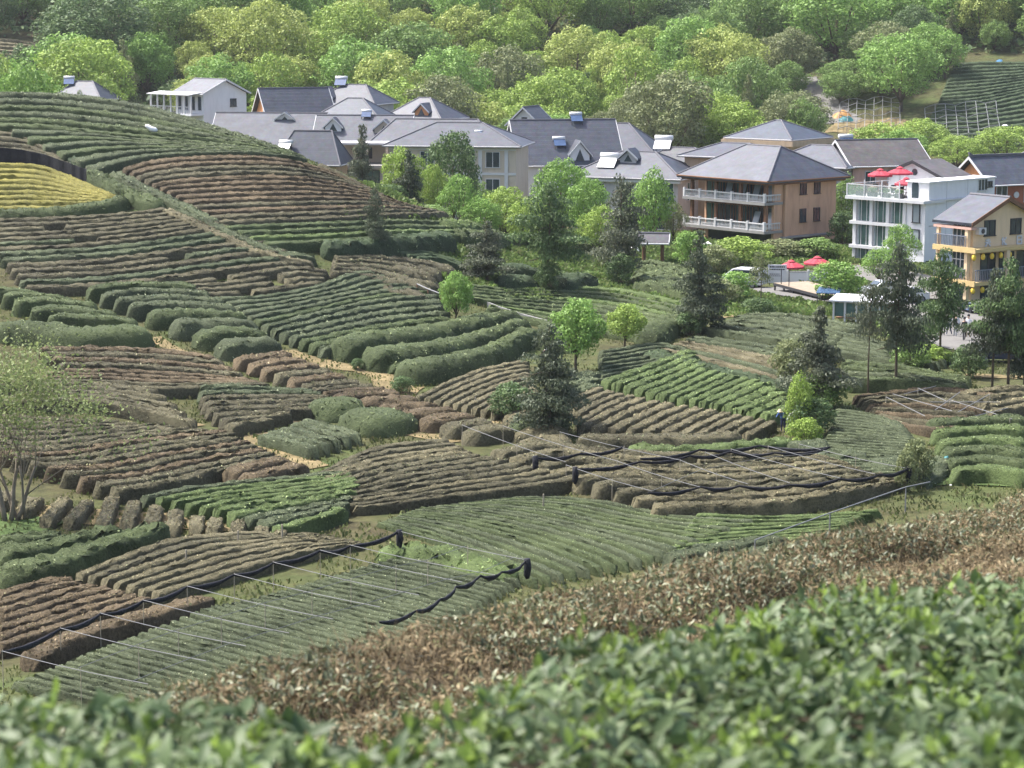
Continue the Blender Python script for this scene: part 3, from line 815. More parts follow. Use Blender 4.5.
ribbon('earth_cutting', [(965, 376), (995, 377), (1030, 378)], 1.5, 'straw_soil')
ribbon('grass_bank', [(430, 254), (480, 258), (560, 262), (640, 262), (690, 262)], [5, 9, 10, 8, 6], 'bank_grass', .06, raggedness=.3)
ribbon('grass_bank', [(560, 275), (600, 276), (650, 283), (690, 296)], [4, 6, 5, 3], 'bank_grass', .08, raggedness=.3)
ribbon('grass_bank', [(700, 300), (760, 303), (840, 310), (880, 322)], [5, 6, 4, 2], 'bank_grass', .06, raggedness=.3)
ribbon('grass_bank', [(-8, 528), (20, 527), (50, 530)], 3.5, 'bank_grass', .06)
ribbon('grass_bank', [(930, 478), (970, 478), (1032, 480)], 3.5, 'bank_grass', .06)
ribbon('grass_bank', [(655, 553), (690, 545), (740, 536), (840, 522)], 1.0, 'straw_soil', .05)
# ------------------------------------------------------------------ trees
bark = mat_solid('bark', (.11, .085, .06), .9, .1, .35, 4, bump=.6, bscale=8)
bark_pale = mat_solid('pale_bark', (.20, .17, .13), .9, .1, .3, 4, bump=.4, bscale=8)
TREE = dict(
    limegreen=[(.115, .17, .038), (.175, .25, .052), (.24, .32, .07), (.14, .205, .045)],
    yellowgreen=[(.16, .195, .052), (.225, .27, .07), (.29, .335, .10), (.19, .225, .06)],
    midgreen=[(.07, .12, .032), (.115, .18, .048), (.165, .24, .07), (.09, .15, .04)],
    freshgreen=[(.085, .155, .035), (.14, .23, .055), (.19, .30, .075), (.11, .19, .045)],
    darkgreen=[(.042, .075, .03), (.07, .11, .042), (.105, .155, .06), (.055, .09, .036)],
    olive=[(.085, .105, .045), (.13, .15, .065), (.175, .195, .09), (.10, .12, .055)],
    conifer=[(.05, .07, .042), (.085, .11, .065), (.13, .155, .10), (.095, .115, .065)],
    greyconifer=[(.07, .085, .052), (.115, .135, .085), (.16, .18, .12), (.10, .115, .07)],
)
for k_, c_ in TREE.items():
    c_ = [tuple(v * (1.0 if 'conifer' in k_ else 1.42) for v in c) for c in c_]
    mat_leaf('foliage_' + k_, c_, .55, .2, .27, nscale=2.2, nvar=.22)


def crown(lobes, n, size, seed, up=.15, jit=.55, inner=.25, cull=.68):
    """leaf sprigs on and in a set of ellipsoid clumps (c, r) with r a 3-vector"""
    r = np.random.default_rng(seed)
    Cn = np.array([l[0] for l in lobes], float); R = np.array([l[1] for l in lobes], float)
    area = (R[:, 0] * R[:, 1] + R[:, 0] * R[:, 2] + R[:, 1] * R[:, 2])
    k = r.choice(len(lobes), n, p=area / area.sum())
    d = r.normal(0, 1, (n, 3)); d /= np.linalg.norm(d, axis=1)[:, None]
    d[:, 2] = np.where((d[:, 2] < -.3) & (r.random(n) < .55), -d[:, 2], d[:, 2])
    rad = np.where(r.random(n) < inner, r.uniform(.4, .9, n), r.uniform(.86, 1.1, n))
    # lumpy surface
    rad *= 1 + .16 * np.sin(d[:, 0] * 7 + k) * np.sin(d[:, 1] * 8 + 2 * k) + .1 * np.sin(d[:, 2] * 13 + k)
    P = Cn[k] + d * R[k] * rad[:, None]
    keep = np.ones(n, bool)
    for j in range(len(lobes)):
        q = ((P - Cn[j]) / R[j]); keep &= ~((q ** 2).sum(1) < cull ** 2) | (k == j)
    P = P[keep]; N = d[keep] / R[k[keep]]; N /= np.linalg.norm(N, axis=1)[:, None]
    m = len(P)
    N = N + r.normal(0, jit, (m, 3)) + np.array([0, 0, up]); N /= np.linalg.norm(N, axis=1)[:, None]
    T = np.cross(N, r.normal(0, 1, (m, 3))); T /= np.linalg.norm(T, axis=1)[:, None] + 1e-9
    B = np.cross(N, T); s = size * r.uniform(.55, 1.4, (m, 1))
    V = np.stack([P - T * s * .5, P - B * s * .34 + N * s * .12, P + T * s * .5, P + B * s * .34 + N * s * .12], 1).reshape(-1, 3)
    return V, np.arange(m * 4).reshape(m, 4)


def trunk_mesh(name, stems, mat):
    mb = MB()
    for pts, r0, r1 in stems:
        k = len(pts); mb.tube(pts, [r0 + (r1 - r0) * i / (k - 1) for i in range(k)], 7)
    return mb.mesh(name, mat, True)


PROTO = {}


def proto_broad(key, seed, n=5200, size=.046, trunk_h=.22, squash=1.0, nl=22, upright=False, ql=(.09, .20)):
    """unit broadleaf tree: height 1, crown width 1"""
    r = np.random.default_rng(seed)
    lobes = []
    cz = trunk_h + (1 - trunk_h) * .5; rz = (1 - trunk_h) * .5
    lobes.append(((r.uniform(-.06, .06), r.uniform(-.06, .06), cz), (.27, .27, rz * .66)))
    sx, sy = r.uniform(.85, 1.15, 2)
    for i in range(nl):
        t = (i + .5) / nl; ph = i * 2.399 + r.uniform(-.6, .6)
        zz = 1 - 1.85 * t; rr = math.sqrt(max(.03, 1 - zz * zz))
        q = r.uniform(*ql)
        w = (.5 - q * .8) * rr * (1 if not upright else (1 - .35 * max(0, zz))) * r.uniform(.72, 1.12)
        lobes.append(((w * sx * math.cos(ph), w * sy * math.sin(ph), cz + zz * (rz - q * .5) * r.uniform(.8, 1.06)), (q, q, q * r.uniform(.7, 1.0) * squash)))
    V, Q = crown(lobes, n, size, seed)
    st = [([(0, 0, -.03), (.008, .004, trunk_h * .6), (0.0, .01, trunk_h + .12), (.01, 0, cz + .1)], .03, .012)]
    for i in range(6):
        ph = i * 1.05 + r.uniform(-.3, .3)
        st.append(([(0, 0, trunk_h * r.uniform(.7, 1.1)), (.13 * math.cos(ph), .13 * math.sin(ph), trunk_h + .16), (.3 * math.cos(ph), .3 * math.sin(ph), cz + r.uniform(-.08, .15))], .015, .005))
    PROTO[key] = (V, Q, trunk_mesh('trunk', st, bark))


def proto_conifer(key, seed, n=11000, size=.032, bare=.12, twin=False, ragged=.35, taper=1.0, whorls=13):
    """unit conifer: height 1, crown width 1 at its widest, in broken tiers of drooping sprays"""
    r = np.random.default_rng(seed)
    lobes = []
    for i in range(whorls):
        t = i / (whorls - 1)
        z = bare + .05 + (1 - bare - .09) * t
        R = .5 * (1 - t ** 1.3 * .86) ** taper * (.78 + .22 * math.sin(i * 2.1 + seed)) * (1 if t > .12 else .75)
        m = max(2, int(6 - 3.2 * t))
        for j in range(m):
            if r.random() < ragged * .4: continue
            ph = r.uniform(0, 2 * math.pi) + j * 2 * math.pi / m
            rr = R * r.uniform(.35, .95)
            a = max(.05, R * r.uniform(.36, .58))
            lobes.append(((rr * math.cos(ph), rr * math.sin(ph), z + r.uniform(-.02, .02)), (a, a, max(.026, .042 * r.uniform(.8, 1.6)))))
        lobes.append(((r.uniform(-.02, .02), r.uniform(-.02, .02), z), (max(.035, R * .4), max(.035, R * .4), .05)))
    V, Q = crown(lobes, n, size, seed, up=.1, jit=.7, inner=.35, cull=.55)
    st = [([(0, 0, -.03), (.012, 0, .3), (-.006, .01, .65), (0, 0, .98)], .026, .005)]
    if twin: st.append(([(-.16, -.02, -.03), (-.08, 0, .25), (-.02, .01, .45)], .022, .012))
    for i in range(9):
        z = bare + (.95 - bare) * i / 9; ph = r.uniform(0, 6.28); R = .42 * (1 - z * .8)
        st.append(([(0, 0, z), (R * .5 * math.cos(ph), R * .5 * math.sin(ph), z + .01), (R * math.cos(ph), R * math.sin(ph), z - .01)], .007, .002))
    PROTO[key] = (V, Q, trunk_mesh('trunk', st, bark))


for i_ in range(6):
    proto_broad('broad%d' % i_, 40 + i_, n=11000, size=.030, nl=60 + 6 * (i_ % 3), ql=(.06, .145), trunk_h=.12 + .03 * (i_ % 3), squash=.9 + .1 * (i_ % 2))
proto_broad('round', 60, n=9000, size=.04, trunk_h=.27, nl=48, ql=(.09, .16))
proto_broad('ball', 61, n=4200, size=.055, trunk_h=.04, nl=24)
proto_broad('upright', 62, n=5600, size=.045, trunk_h=.12, nl=28, upright=True)
proto_broad('feather', 63, n=5200, size=.036, trunk_h=.18, nl=30, upright=True)
for i_ in range(4):
    proto_conifer('conifer%d' % i_, 70 + i_, ragged=.3 + .1 * i_, bare=.08 + .03 * (i_ % 2))
proto_conifer('twin', 76, twin=True, n=13000, bare=.10, taper=.7, size=.03, ragged=.25, whorls=15)
proto_conifer('tall', 77, n=9000, bare=.30, taper=.55, ragged=.5, whorls=13)
proto_conifer('thin', 78, n=2600, bare=.5, taper=.4, ragged=.75, whorls=9)
proto_conifer('narrow', 79, n=8000, bare=.12, taper=.6, ragged=.2, whorls=14)
CROWN = {}


def tree(proto, leaf, loc, w, h, rz, name, label, cat='tree', group=None):
    V, Q, tm = PROTO[proto]
    key = (proto, leaf)
    if key not in CROWN:
        CROWN[key] = fast_mesh('crown', V, Q, MATS['foliage_' + leaf])
    o = empty(name, loc, rz); o.scale = (w, w, h)
    link('crown', CROWN[key], o); link('trunk', tm, o)
    tag(o, label, cat, group)
    return o


def tree_px(proto, leaf, px, top, w_px, name, label, base=None, d=None, group=None, rz=None, dx=0):
    """a tree whose foot stands at pixel (px, base) on the terrain, or at depth d"""
    if d is None:
        g = ground(px, base, 62, 330); d = g[1]
    else:
        p = at(px, 0, d); g = np.array([p[0], d, float(H(p[0], d))])
    h = zat(top, d) - g[2]
    return tree(proto, leaf, g - np.array([0, 0, .05]), w_px / F * d, h, rz if rz is not None else random.uniform(0, 6.28), name, label, 'tree', group)


# trees standing in the tea garden
tree_px('twin', 'conifer', 549, 324, 88, 'conifer_tree', 'broad dark twin-trunk conifer standing alone among tan tea rows', base=437, rz=.3)
tree_px('narrow', 'conifer', 376, 186, 34, 'conifer_tree', 'narrow dark conifer on the slope below the reddish terrace', base=255)
tree_px('conifer1', 'greyconifer', 487, 221, 65, 'conifer_tree', 'grey-green tiered conifer at the edge of the grassy bank', base=281)
tree_px('tall', 'darkgreen', 549, 183, 76, 'conifer_tree', 'ragged conifer with ivy-wrapped trunk above the orange cutting', base=291)
tree_px('narrow', 'greyconifer', 621, 176, 72, 'conifer_tree', 'full grey-green columnar tree with ivied foot on the grassy bank', base=284)
tree_px('conifer2', 'conifer', 699, 231, 66, 'conifer_tree', 'tall dark pointed conifer at the corner of the shaded rows', base=334)
tree_px('conifer3', 'greyconifer', 818, 306, 80, 'conifer_tree', 'thin-topped conifer rising out of bushes beside the yellow-green shrub', base=408)
tree_px('tall', 'conifer', 896, 243, 66, 'conifer_tree', 'tall bare-stemmed conifer before the white glass-fronted cafe', base=392)
tree_px('thin', 'greyconifer', 868, 284, 44, 'conifer_tree', 'slim almost bare trunk with a wisp of foliage', base=394)
tree_px('tall', 'darkgreen', 940, 248, 56, 'conifer_tree', 'dark conifer in front of the yellow house balconies', base=362, rz=2.0)
tree_px('tall', 'conifer', 992, 268, 56, 'conifer_tree', 'left stem of the dark conifer clump at the right edge', base=390, rz=1.0, group='conifer clump at the right edge')
tree_px('tall', 'darkgreen', 1008, 258, 64, 'conifer_tree', 'tallest dark conifer of the clump below the yellow house', base=391, rz=4.0, group='conifer clump at the right edge')
tree_px('conifer0', 'conifer', 1024, 272, 50, 'conifer_tree', 'conifer cut by the right edge of the photograph', base=388, rz=5.0, group='conifer clump at the right edge')
tree_px('conifer0', 'greyconifer', 360, 126, 52, 'conifer_tree', 'grey tiered conifer before the terrace of the flat-roofed annexe', d=222)
tree_px('conifer1', 'conifer', 408, 150, 57, 'conifer_tree', 'dark conifer half sunk in the bright lime tree', d=206)
tree_px('thin', 'olive', 761, 252, 30, 'young_tree', 'small sparse brownish tree in the scrub by the white van', base=312)
tree_px('round', 'freshgreen', 456, 273, 37, 'round_tree', 'small neat round-headed tree beside the big grey-green slope', base=328)
tree_px('round', 'freshgreen', 576, 301, 62, 'round_tree', 'large bright dome-shaped tree behind the twin-trunk conifer', base=374)
tree_px('round', 'limegreen', 625, 305, 45, 'round_tree', 'medium bright round-headed tree over the scrubby patch', base=350)
tree_px('upright', 'limegreen', 799, 376, 36, 'shrub', 'upright yellow-green shrub by the end of the black net', base=436)
tree_px('ball', 'freshgreen', 838, 262, 52, 'shrub', 'dense round green shrub before the white cafe', base=304)
for px_, top_, w_, b_, lf_, lab_ in [(812, 398, 46, 436, 'darkgreen', 'dark leafy bush at the foot of the yellow-green shrub'), (826, 372, 44, 408, 'midgreen', 'bushy green undergrowth under the thin-topped conifer'),
                                     (790, 340, 40, 385, 'olive', 'rust-tinged bush left of the thin-topped conifer'), (806, 418, 36, 446, 'limegreen', 'low pale bush where black net meets the shrub'),
                                     (402, 376, 24, 394, 'darkgreen', 'small dark ball-shaped bush on the straw path'), (357, 358, 13, 370, 'darkgreen', 'tiny round bush at the nose of the thick hedge'),
                                     (512, 384, 50, 420, 'darkgreen', 'dark low bush left of the twin-trunk conifer foot'), (690, 312, 32, 336, 'darkgreen', 'ivy bush round the foot of the tall pointed conifer'),
                                     (548, 262, 26, 292, 'darkgreen', 'ivy mound on the trunk above the orange cutting'), (620, 254, 30, 286, 'darkgreen', 'ivy mound at the foot of the columnar tree'),
                                     (915, 440, 36, 486, 'olive', 'scraggy dry bush between net corner and green plot'), (905, 452, 24, 492, 'olive', 'smaller dry bush leaning on the net corner'), (760, 298, 34, 318, 'darkgreen', 'dark scrub at the foot of the small sparse tree'),
                                     (910, 340, 40, 372, 'midgreen', 'green bush between the two right conifers'), (930, 345, 40, 366, 'limegreen', 'lime bush with yellow blades under the dark conifer'), (968, 345, 36, 378, 'darkgreen', 'dark bush by the paved corner below the crowd'),
                                     (900, 312, 44, 342, 'midgreen', 'green bush left of the plaza under the bare-stemmed conifer'), (922, 322, 40, 348, 'darkgreen', 'dark round bush at the near edge of the plaza'), (735, 272, 40, 300, 'freshgreen', 'bright grassy bush below the white van'), (720, 280, 40, 305, 'olive', 'grey-green scrub beside the tall pointed conifer')]:
    tree_px('ball', lf_, px_, top_, w_, 'bush', lab_, base=b_)
# trees between tea garden and houses
for px_, top_, w_, d_, pr_, lf_, lab_ in [
        (401, 146, 52, 208, 'broad0', 'limegreen', 'bright lime tree at the crest before the beige house'),
        (432, 165, 34, 212, 'broad2', 'limegreen', 'smaller lime tree between bright tree and dark tree'),
        (452, 131, 58, 218, 'broad1', 'darkgreen', 'tall dark green tree covering the left of the beige house'),
        (458, 172, 44, 200, 'feather', 'freshgreen', 'feathery pale green tree at the end of the reddish terrace'),
        (505, 186, 60, 208, 'broad3', 'limegreen', 'wide yellow-green tree under the beige house windows'),
        (480, 198, 44, 198, 'broad4', 'freshgreen', 'low fresh green tree with pinkish tips by the terrace end'),
        (532, 198, 54, 204, 'broad5', 'limegreen', 'lime tree touching the ragged ivy conifer'),
        (562, 158, 62, 216, 'broad0', 'freshgreen', 'big fresh green tree before the dormered roof'),
        (590, 178, 50, 212, 'broad1', 'freshgreen', 'green tree left of the columnar grey tree'),
        (602, 206, 46, 204, 'broad2', 'limegreen', 'low lime tree under the pale hipped house'),
        (655, 172, 44, 214, 'upright', 'freshgreen', 'pointed fresh green tree right of the columnar grey tree'),
        (640, 188, 40, 218, 'upright', 'midgreen', 'green tree behind the columnar grey tree'),
        (676, 200, 30, 216, 'feather', 'olive', 'thin bare-looking tree left of the brown balconies'),
        (694, 232, 36, 196, 'ball', 'freshgreen', 'round fresh shrub below the brown balconies'),
        (748, 238, 58, 196, 'ball', 'limegreen', 'broad lime shrub in front of the brown house'),
        (718, 246, 40, 192, 'ball', 'olive', 'olive shrub between fresh shrub and lime shrub'),
        (790, 240, 56, 202, 'ball', 'olive', 'olive hedge bush left part behind the red parasols'),
        (822, 238, 50, 202, 'ball', 'midgreen', 'olive hedge bush right part behind the red parasols'),
        (850, 178, 34, 226, 'upright', 'midgreen', 'green tree in the gap between brown house and white cafe'),
        (848, 212, 30, 214, 'ball', 'darkgreen', 'dark shrub in the gap beside the brown house'),
        (908, 222, 40, 190, 'feather', 'freshgreen', 'airy green tree before the white cafe windows'),
        (886, 246, 40, 182, 'feather', 'freshgreen', 'lower airy tree by the cafe entrance'),
        (1012, 296, 60, 160, 'feather', 'midgreen', 'leafy tree hiding the yellow house ground floor'),
        (20, 62, 92, 250, 'broad3', 'freshgreen', 'green tree rising behind the hilltop terrace'),
        (-14, 66, 60, 256, 'broad4', 'midgreen', 'green tree cut by the left edge behind the hilltop'),
        (76, 90, 14, 205, 'thin', 'darkgreen', 'tiny sapling on the hilltop skyline'),
        (470, 178, 40, 225, 'broad5', 'midgreen', 'green tree under the beige house left windows'),
        (330, 172, 44, 214, 'ball', 'darkgreen', 'dark shrub below the small hip roof with water heater'),
        (385, 185, 40, 204, 'ball', 'darkgreen', 'dark shrub at the crest under the lime tree'),
        (425, 205, 46, 196, 'ball', 'midgreen', 'hedge-like bush on the right shoulder of the hill')]:
    tree_px(pr_, lf_, px_, top_, w_, 'garden_tree' if pr_ != 'ball' else 'shrub', lab_, d=d_)


for px_, top_, w_, d_, pr_, lf_, lab_ in [(884, 122, 74, 322, 'broad0', 'limegreen', 'bright lime tree left of a pair behind the pink house roof'), (926, 118, 66, 324, 'broad3', 'limegreen', 'bright lime tree right of a pair behind the cafe gable'),
                                         (905, 130, 56, 318, 'broad5', 'freshgreen', 'lower lime tree between the pair behind the pink house'), (1012, 126, 70, 318, 'broad1', 'limegreen', 'lime tree above the red-brick house ridge at the right edge'),
                                         (962, 136, 54, 312, 'broad2', 'limegreen', 'lime tree between cafe gable and red-brick house'), (858, 140, 34, 314, 'broad2', 'freshgreen', 'small lime tree beside the pink house gable'), (806, 100, 44, 330, 'broad4', 'midgreen', 'green tree at the right of the tan-eaved pyramid roof')]:
    tree_px(pr_, lf_, px_, top_, w_, 'garden_tree', lab_, d=d_)


# sparse spring tree at the left edge: several leaning stems, twigs, small yellow-green leaves
def spring_tree():
    g = ground(13, 522)
    r = random.Random(11); o = empty('spring_tree', g)
    mb = MB(); tips = []

    def grow(p, d, L, rad, lev):
        pts = [p]; rr = [rad]
        for i in range(4):
            d = d + Vector((r.uniform(-.14, .14), r.uniform(-.14, .14), r.uniform(.0, .09))); d.normalize()
            p = p + d * (L / 4); pts.append(p.copy()); rr.append(rad * (1 - .14 * (i + 1)))
        mb.tube([tuple(q) for q in pts], rr, 6 if lev < 2 else 4, cap=lev < 2)
        if lev == 4:
            tips.extend(pts[1:]); return
        if lev >= 1: tips.extend(pts[2:])
        for k in range(3 if lev < 3 else 3):
            a = r.uniform(.35, .8); ax = Vector((r.uniform(-1, 1), r.uniform(-1, 1), r.uniform(-.2, .2))).normalized()
            nd = (Matrix.Rotation(a, 3, ax) @ d); nd.z = abs(nd.z) * .8 + .12; nd.normalize()
            grow(pts[r.choice([2, 3, 4])].copy(), nd, L * r.uniform(.66, .86), rr[-1] * .68, lev + 1)
    for k, (dx, dy) in enumerate([(-.14, 0), (.16, .05), (.42, .1), (-.5, .1), (.1, -.3)]):
        grow(Vector((0.12 * k - .2, .05 * k, -.1)), Vector((dx, dy, 1)).normalized(), 1.75 + .3 * (k % 2), .085 - .008 * k, 0)
    mb.build('trunk', bark_pale, o, True)
    rr = np.random.default_rng(5); T = np.array([tuple(t) for t in tips])
    # scale the leaf cloud to the tips
    k = rr.integers(0, len(T), 6500)
    P = T[k] + rr.normal(0, .2, (len(k), 3))
    m = len(P); N = rr.normal(0, 1, (m, 3)) + np.array([0, 0, .6]); N /= np.linalg.norm(N, axis=1)[:, None]
    A = np.cross(N, rr.normal(0, 1, (m, 3))); A /= np.linalg.norm(A, axis=1)[:, None]; B = np.cross(N, A); s = rr.uniform(.05, .12, (m, 1))
    V = np.stack([P - A * s * .6, P - B * s * .35, P + A * s * .6, P + B * s * .35], 1).reshape(-1, 3)
    link('leaves', fast_mesh('leaves', V, np.arange(m * 4).reshape(m, 4), MATS['foliage_spring']), o)
    tag(o, 'sparse spring tree with bare leaning stems and yellow-green leaves', 'tree')
    hh = max(T[:, 2]); want = zat(326, g[1]) - g[2]
    o.scale = (want / hh * 1.0,) * 3


mat_leaf('foliage_spring', [(.13, .17, .06), (.185, .235, .085), (.25, .30, .12), (.17, .195, .085)], .55, .2, .35, 1.2, .2)
spring_tree()

# ------------------------------------------------------------------ the wooded hill
def forest():
    r = random.Random(21)
    spots = []
    y = 322.0
    k = 0
    while y < 436:
        stepx = 7.7 + (y - 322) * .012
        half = y * .228 + 6
        x = -half + r.uniform(0, stepx)
        while x < half:
            spots.append((x + r.uniform(-2.2, 2.2), y + r.uniform(-2.6, 2.6))); x += stepx * r.uniform(.85, 1.15)
        y += 8.0
    kinds = {'limegreen': 'lime green', 'yellowgreen': 'pale yellow-green', 'midgreen': 'mid green', 'freshgreen': 'fresh green', 'darkgreen': 'dark green', 'olive': 'grey-olive'}
    rec = []
    for x, y in spots:
        z = float(H(x, y)); v = np.array([x, y, z]) - CAM
        # project
        zc = -(v[1] * cp - v[2] * sp); px = 512 + F * v[0] / -zc; yc = v[1] * sp + v[2] * cp; py = 384 - F * yc / -zc
        hh = r.choice([5.5, 7, 8, 9, 10, 11.5, 13]) * r.uniform(.9, 1.1)
        ptop = py - hh * F / y
        if ptop > 150 or py < -45: continue
        if 130 < px < 275 and y < 334: continue
        if px > 945 and 58 < py < 210 and not (px > 985 and py > 160): continue      # far tea terrace, right
        if px < 52 and 38 < py < 92: continue                                        # far tea terrace, left
        if 820 < px and (113 if px < 932 else 100) < py: continue                                     # pipe frames
        if 800 < px < 836 and 72 < py < 140: continue                                # clearing
        n1 = vnoise(x / 17 + 3, y / 17 + 8); n2 = vnoise(x / 30 + 40, y / 30)
        if 815 < px < 975 and py < 120: kd = 'midgreen' if n1 < .5 else 'freshgreen'
        elif px > 760 and py < 40: kd = 'midgreen' if n1 < .5 else 'freshgreen'
        elif px < 110 and py < 85: kd = 'freshgreen' if n1 > .55 else 'midgreen' if n1 > .35 else 'darkgreen'
        elif py > 120: kd = 'limegreen' if n1 > .42 else 'freshgreen' if n1 > .3 else 'olive'
        else: kd = 'yellowgreen' if n1 > .66 else 'limegreen' if n1 > .55 else 'freshgreen' if n1 > .43 else 'midgreen' if n1 > .28 else 'darkgreen'
        if r.random() < .34: kd = r.choice(['darkgreen', 'olive', 'yellowgreen', 'midgreen', 'freshgreen', 'midgreen'])
        rec.append([x, y, z, px, py, ptop, hh, kd])
    land = [(60, 'behind the hilltop terrace'), (140, 'left of the white gabled house'), (215, 'above the white gabled house'), (300, 'above the orange-ended roof'), (380, 'above the heater roof'), (470, 'above the orange dormer'),
            (560, 'above the little white gable'), (650, 'above the white-dormered roof'), (735, 'left of the tan-eaved roof'), (815, 'above the tan-eaved roof'), (905, 'above the pink house'), (2000, 'above the red-brown house')]
    groups = {}
    for t in rec:
        zone = next(n for lim, n in land if t[3] < lim)
        tier = 'at the wood\'s foot' if t[4] > 118 else 'low on the hill' if t[4] > 75 else 'mid hill' if t[4] > 30 else 'high up'
        groups.setdefault((t[7], zone, tier), []).append(t)
    size_w = ['small', 'large']
    c = 0
    for (kd, zone, tier), ts in groups.items():
        ts.sort(key=lambda t: t[3])
        for i, (x, y, z, px, py, ptop, hh, _) in enumerate(ts):
            word = kinds[kd] + ' tree'
            if len(ts) == 1: lab = '%s %s %s' % (word, tier, zone)
            elif len(ts) == 2: lab = '%s %s %s, %s one' % (word, tier, zone, ['left', 'right'][i])
            else: lab = '%s %s %s, %s from left' % (word, tier, zone, ORD[i])
            w = max(6.3, hh * .88) * r.uniform(.88, 1.38) * (1.15 if 815 < px < 975 else 1.0)
            pr = 'broad%d' % r.randrange(6)
            if kd in ('darkgreen', 'olive') and r.random() < .3: pr = 'conifer%d' % r.randrange(4); w *= .6
            elif r.random() < .12: pr = 'feather'; w *= .75
            tree(pr, kd, (x, y, z - .3), w, hh, r.uniform(0, 6.28), 'hill_tree', lab, 'tree', 'trees of the wooded hill'); c += 1
    print('forest trees', c)
    # undergrowth filling the gaps between the trunks
    rr = np.random.default_rng(9); n = 26000
    yy = rr.uniform(316, 470, n); xx = rr.uniform(-1, 1, n) * (yy * .24 + 6)
    zz = H(xx, yy); V3 = np.stack([xx, yy, zz], -1)
    v = V3 - CAM; zc = v[:, 1] * cp - v[:, 2] * sp; px = 512 + F * v[:, 0] / zc; py = 384 - F * (v[:, 1] * sp + v[:, 2] * cp) / zc
    k = ~((px > 950) & (py > 55) & (py < 200)) & ~((px < 50) & (py > 38) & (py < 92)) & ~((px > 800) & (px < 1010) & (py > 72) & (py < 190))
    P = V3[k] + np.stack([0 * xx[k], 0 * xx[k], rr.uniform(.1, 1.7, k.sum())], -1); m = len(P)
    N = rr.normal(0, .6, (m, 3)) + np.array([0, -.3, .9]); N /= np.linalg.norm(N, axis=1)[:, None]
    A = np.cross(N, rr.normal(0, 1, (m, 3))); A /= np.linalg.norm(A, axis=1)[:, None]; B = np.cross(N, A); s = rr.uniform(.5, 1.3, (m, 1))
    V = np.stack([P - A * s * .6, P - B * s * .4, P + A * s * .6, P + B * s * .4], 1).reshape(-1, 3)
    o = link('undergrowth', fast_mesh('undergrowth', V, np.arange(m * 4).reshape(m, 4), MATS['foliage_darkgreen']))
    tag(o, 'dark scrub and undergrowth between the trees of the wooded hill', 'undergrowth', kind='stuff')


forest()
far_terrace('far_tea_terrace', 'dark fine-lined tea terrace climbing the hill at the upper right edge', [(0, [(952, 66), (985, 64), (1032, 64)]), (.5, [(935, 108), (980, 104), (1032, 92)]), (1, [(905, 150), (960, 152), (1032, 150)])], 24, 'dark', 320, 470)
far_terrace('far_tea_terrace', 'pale grey tea plot in the woods at the upper left edge', [(0, [(-8, 40), (20, 42), (40, 46)]), (1, [(-8, 66), (25, 66), (46, 64)])], 8, 'tan', 320, 470)

# grass and weeds on the bare ground of the valley
def weeds():
    rr = np.random.default_rng(17); n = 190000
    yy = 66 + 165 * rr.random(n) ** .8; xx = rr.uniform(-1, 1, n) * (yy * .235 + 3)
    k = (vnoise(xx / 3.2 + 9, yy / 3.2) > .42) & (np.abs(z_exact(xx, yy) - valley(xx, yy) - hill_z(xx, yy)) < .4)
    k &= ~paved(xx, yy)
    xx, yy = xx[k], yy[k]; m = len(xx)
    P = np.stack([xx, yy, H(xx, yy) + .02], -1)
    a = rr.uniform(0, 6.28, m); D = np.stack([np.cos(a), np.sin(a), 0 * a], -1); s = rr.uniform(.05, .16, (m, 1)) * (.5 + vnoise(xx / 1.2 + 5, yy / 1.2))[:, None]
    lean = np.stack([rr.normal(0, .35, m), rr.normal(0, .35, m), np.ones(m)], -1)
    V = np.stack([P - D * s * .35, P + D * s * .35, P + D * s * .28 + lean * s, P - D * s * .22 + lean * s * .9], 1).reshape(-1, 3)
    o = link('weeds', fast_mesh('weeds', V, np.arange(m * 4).reshape(m, 4), MATS['weeds']))
    tag(o, 'grass and weeds on open ground between the tea plots', 'weeds', kind='stuff')


mat_leaf('weeds', [(.06, .08, .028), (.09, .115, .038), (.12, .14, .05), (.17, .155, .075)], .7, .15, .3, .2, .35)


def bank_grass():
    rr = np.random.default_rng(19); n = 120000
    yy = rr.uniform(164, 226, n); xx = rr.uniform(-14, 46, n)
    k = (vnoise(xx / 4 + 3, yy / 4) > .3) & (xx > -14 + (yy - 164) * .1)
    k &= ~paved(xx, yy)
    xx, yy = xx[k], yy[k]; m = len(xx); P = np.stack([xx, yy, H(xx, yy) + .04], -1)
    a = rr.uniform(0, 6.28, m); D = np.stack([np.cos(a), np.sin(a), 0 * a], -1); s = rr.uniform(.12, .34, (m, 1)) * (.6 + vnoise(xx / 2, yy / 2))[:, None]
    lean = np.stack([rr.normal(0, .4, m), rr.normal(0, .4, m), np.ones(m)], -1)
    V = np.stack([P - D * s * .4, P + D * s * .4, P + D * s * .3 + lean * s, P - D * s * .25 + lean * s * .9], 1).reshape(-1, 3)
    o = link('grass', fast_mesh('grass', V, np.arange(m * 4).reshape(m, 4), MATS['grass_blades']))
    tag(o, 'long fresh grass on the banks between tea garden and village', 'grass', kind='stuff')


mat_leaf('grass_blades', [(.07, .115, .03), (.11, .17, .045), (.15, .22, .06), (.17, .19, .08)], .6, .2, .35, .25, .35)
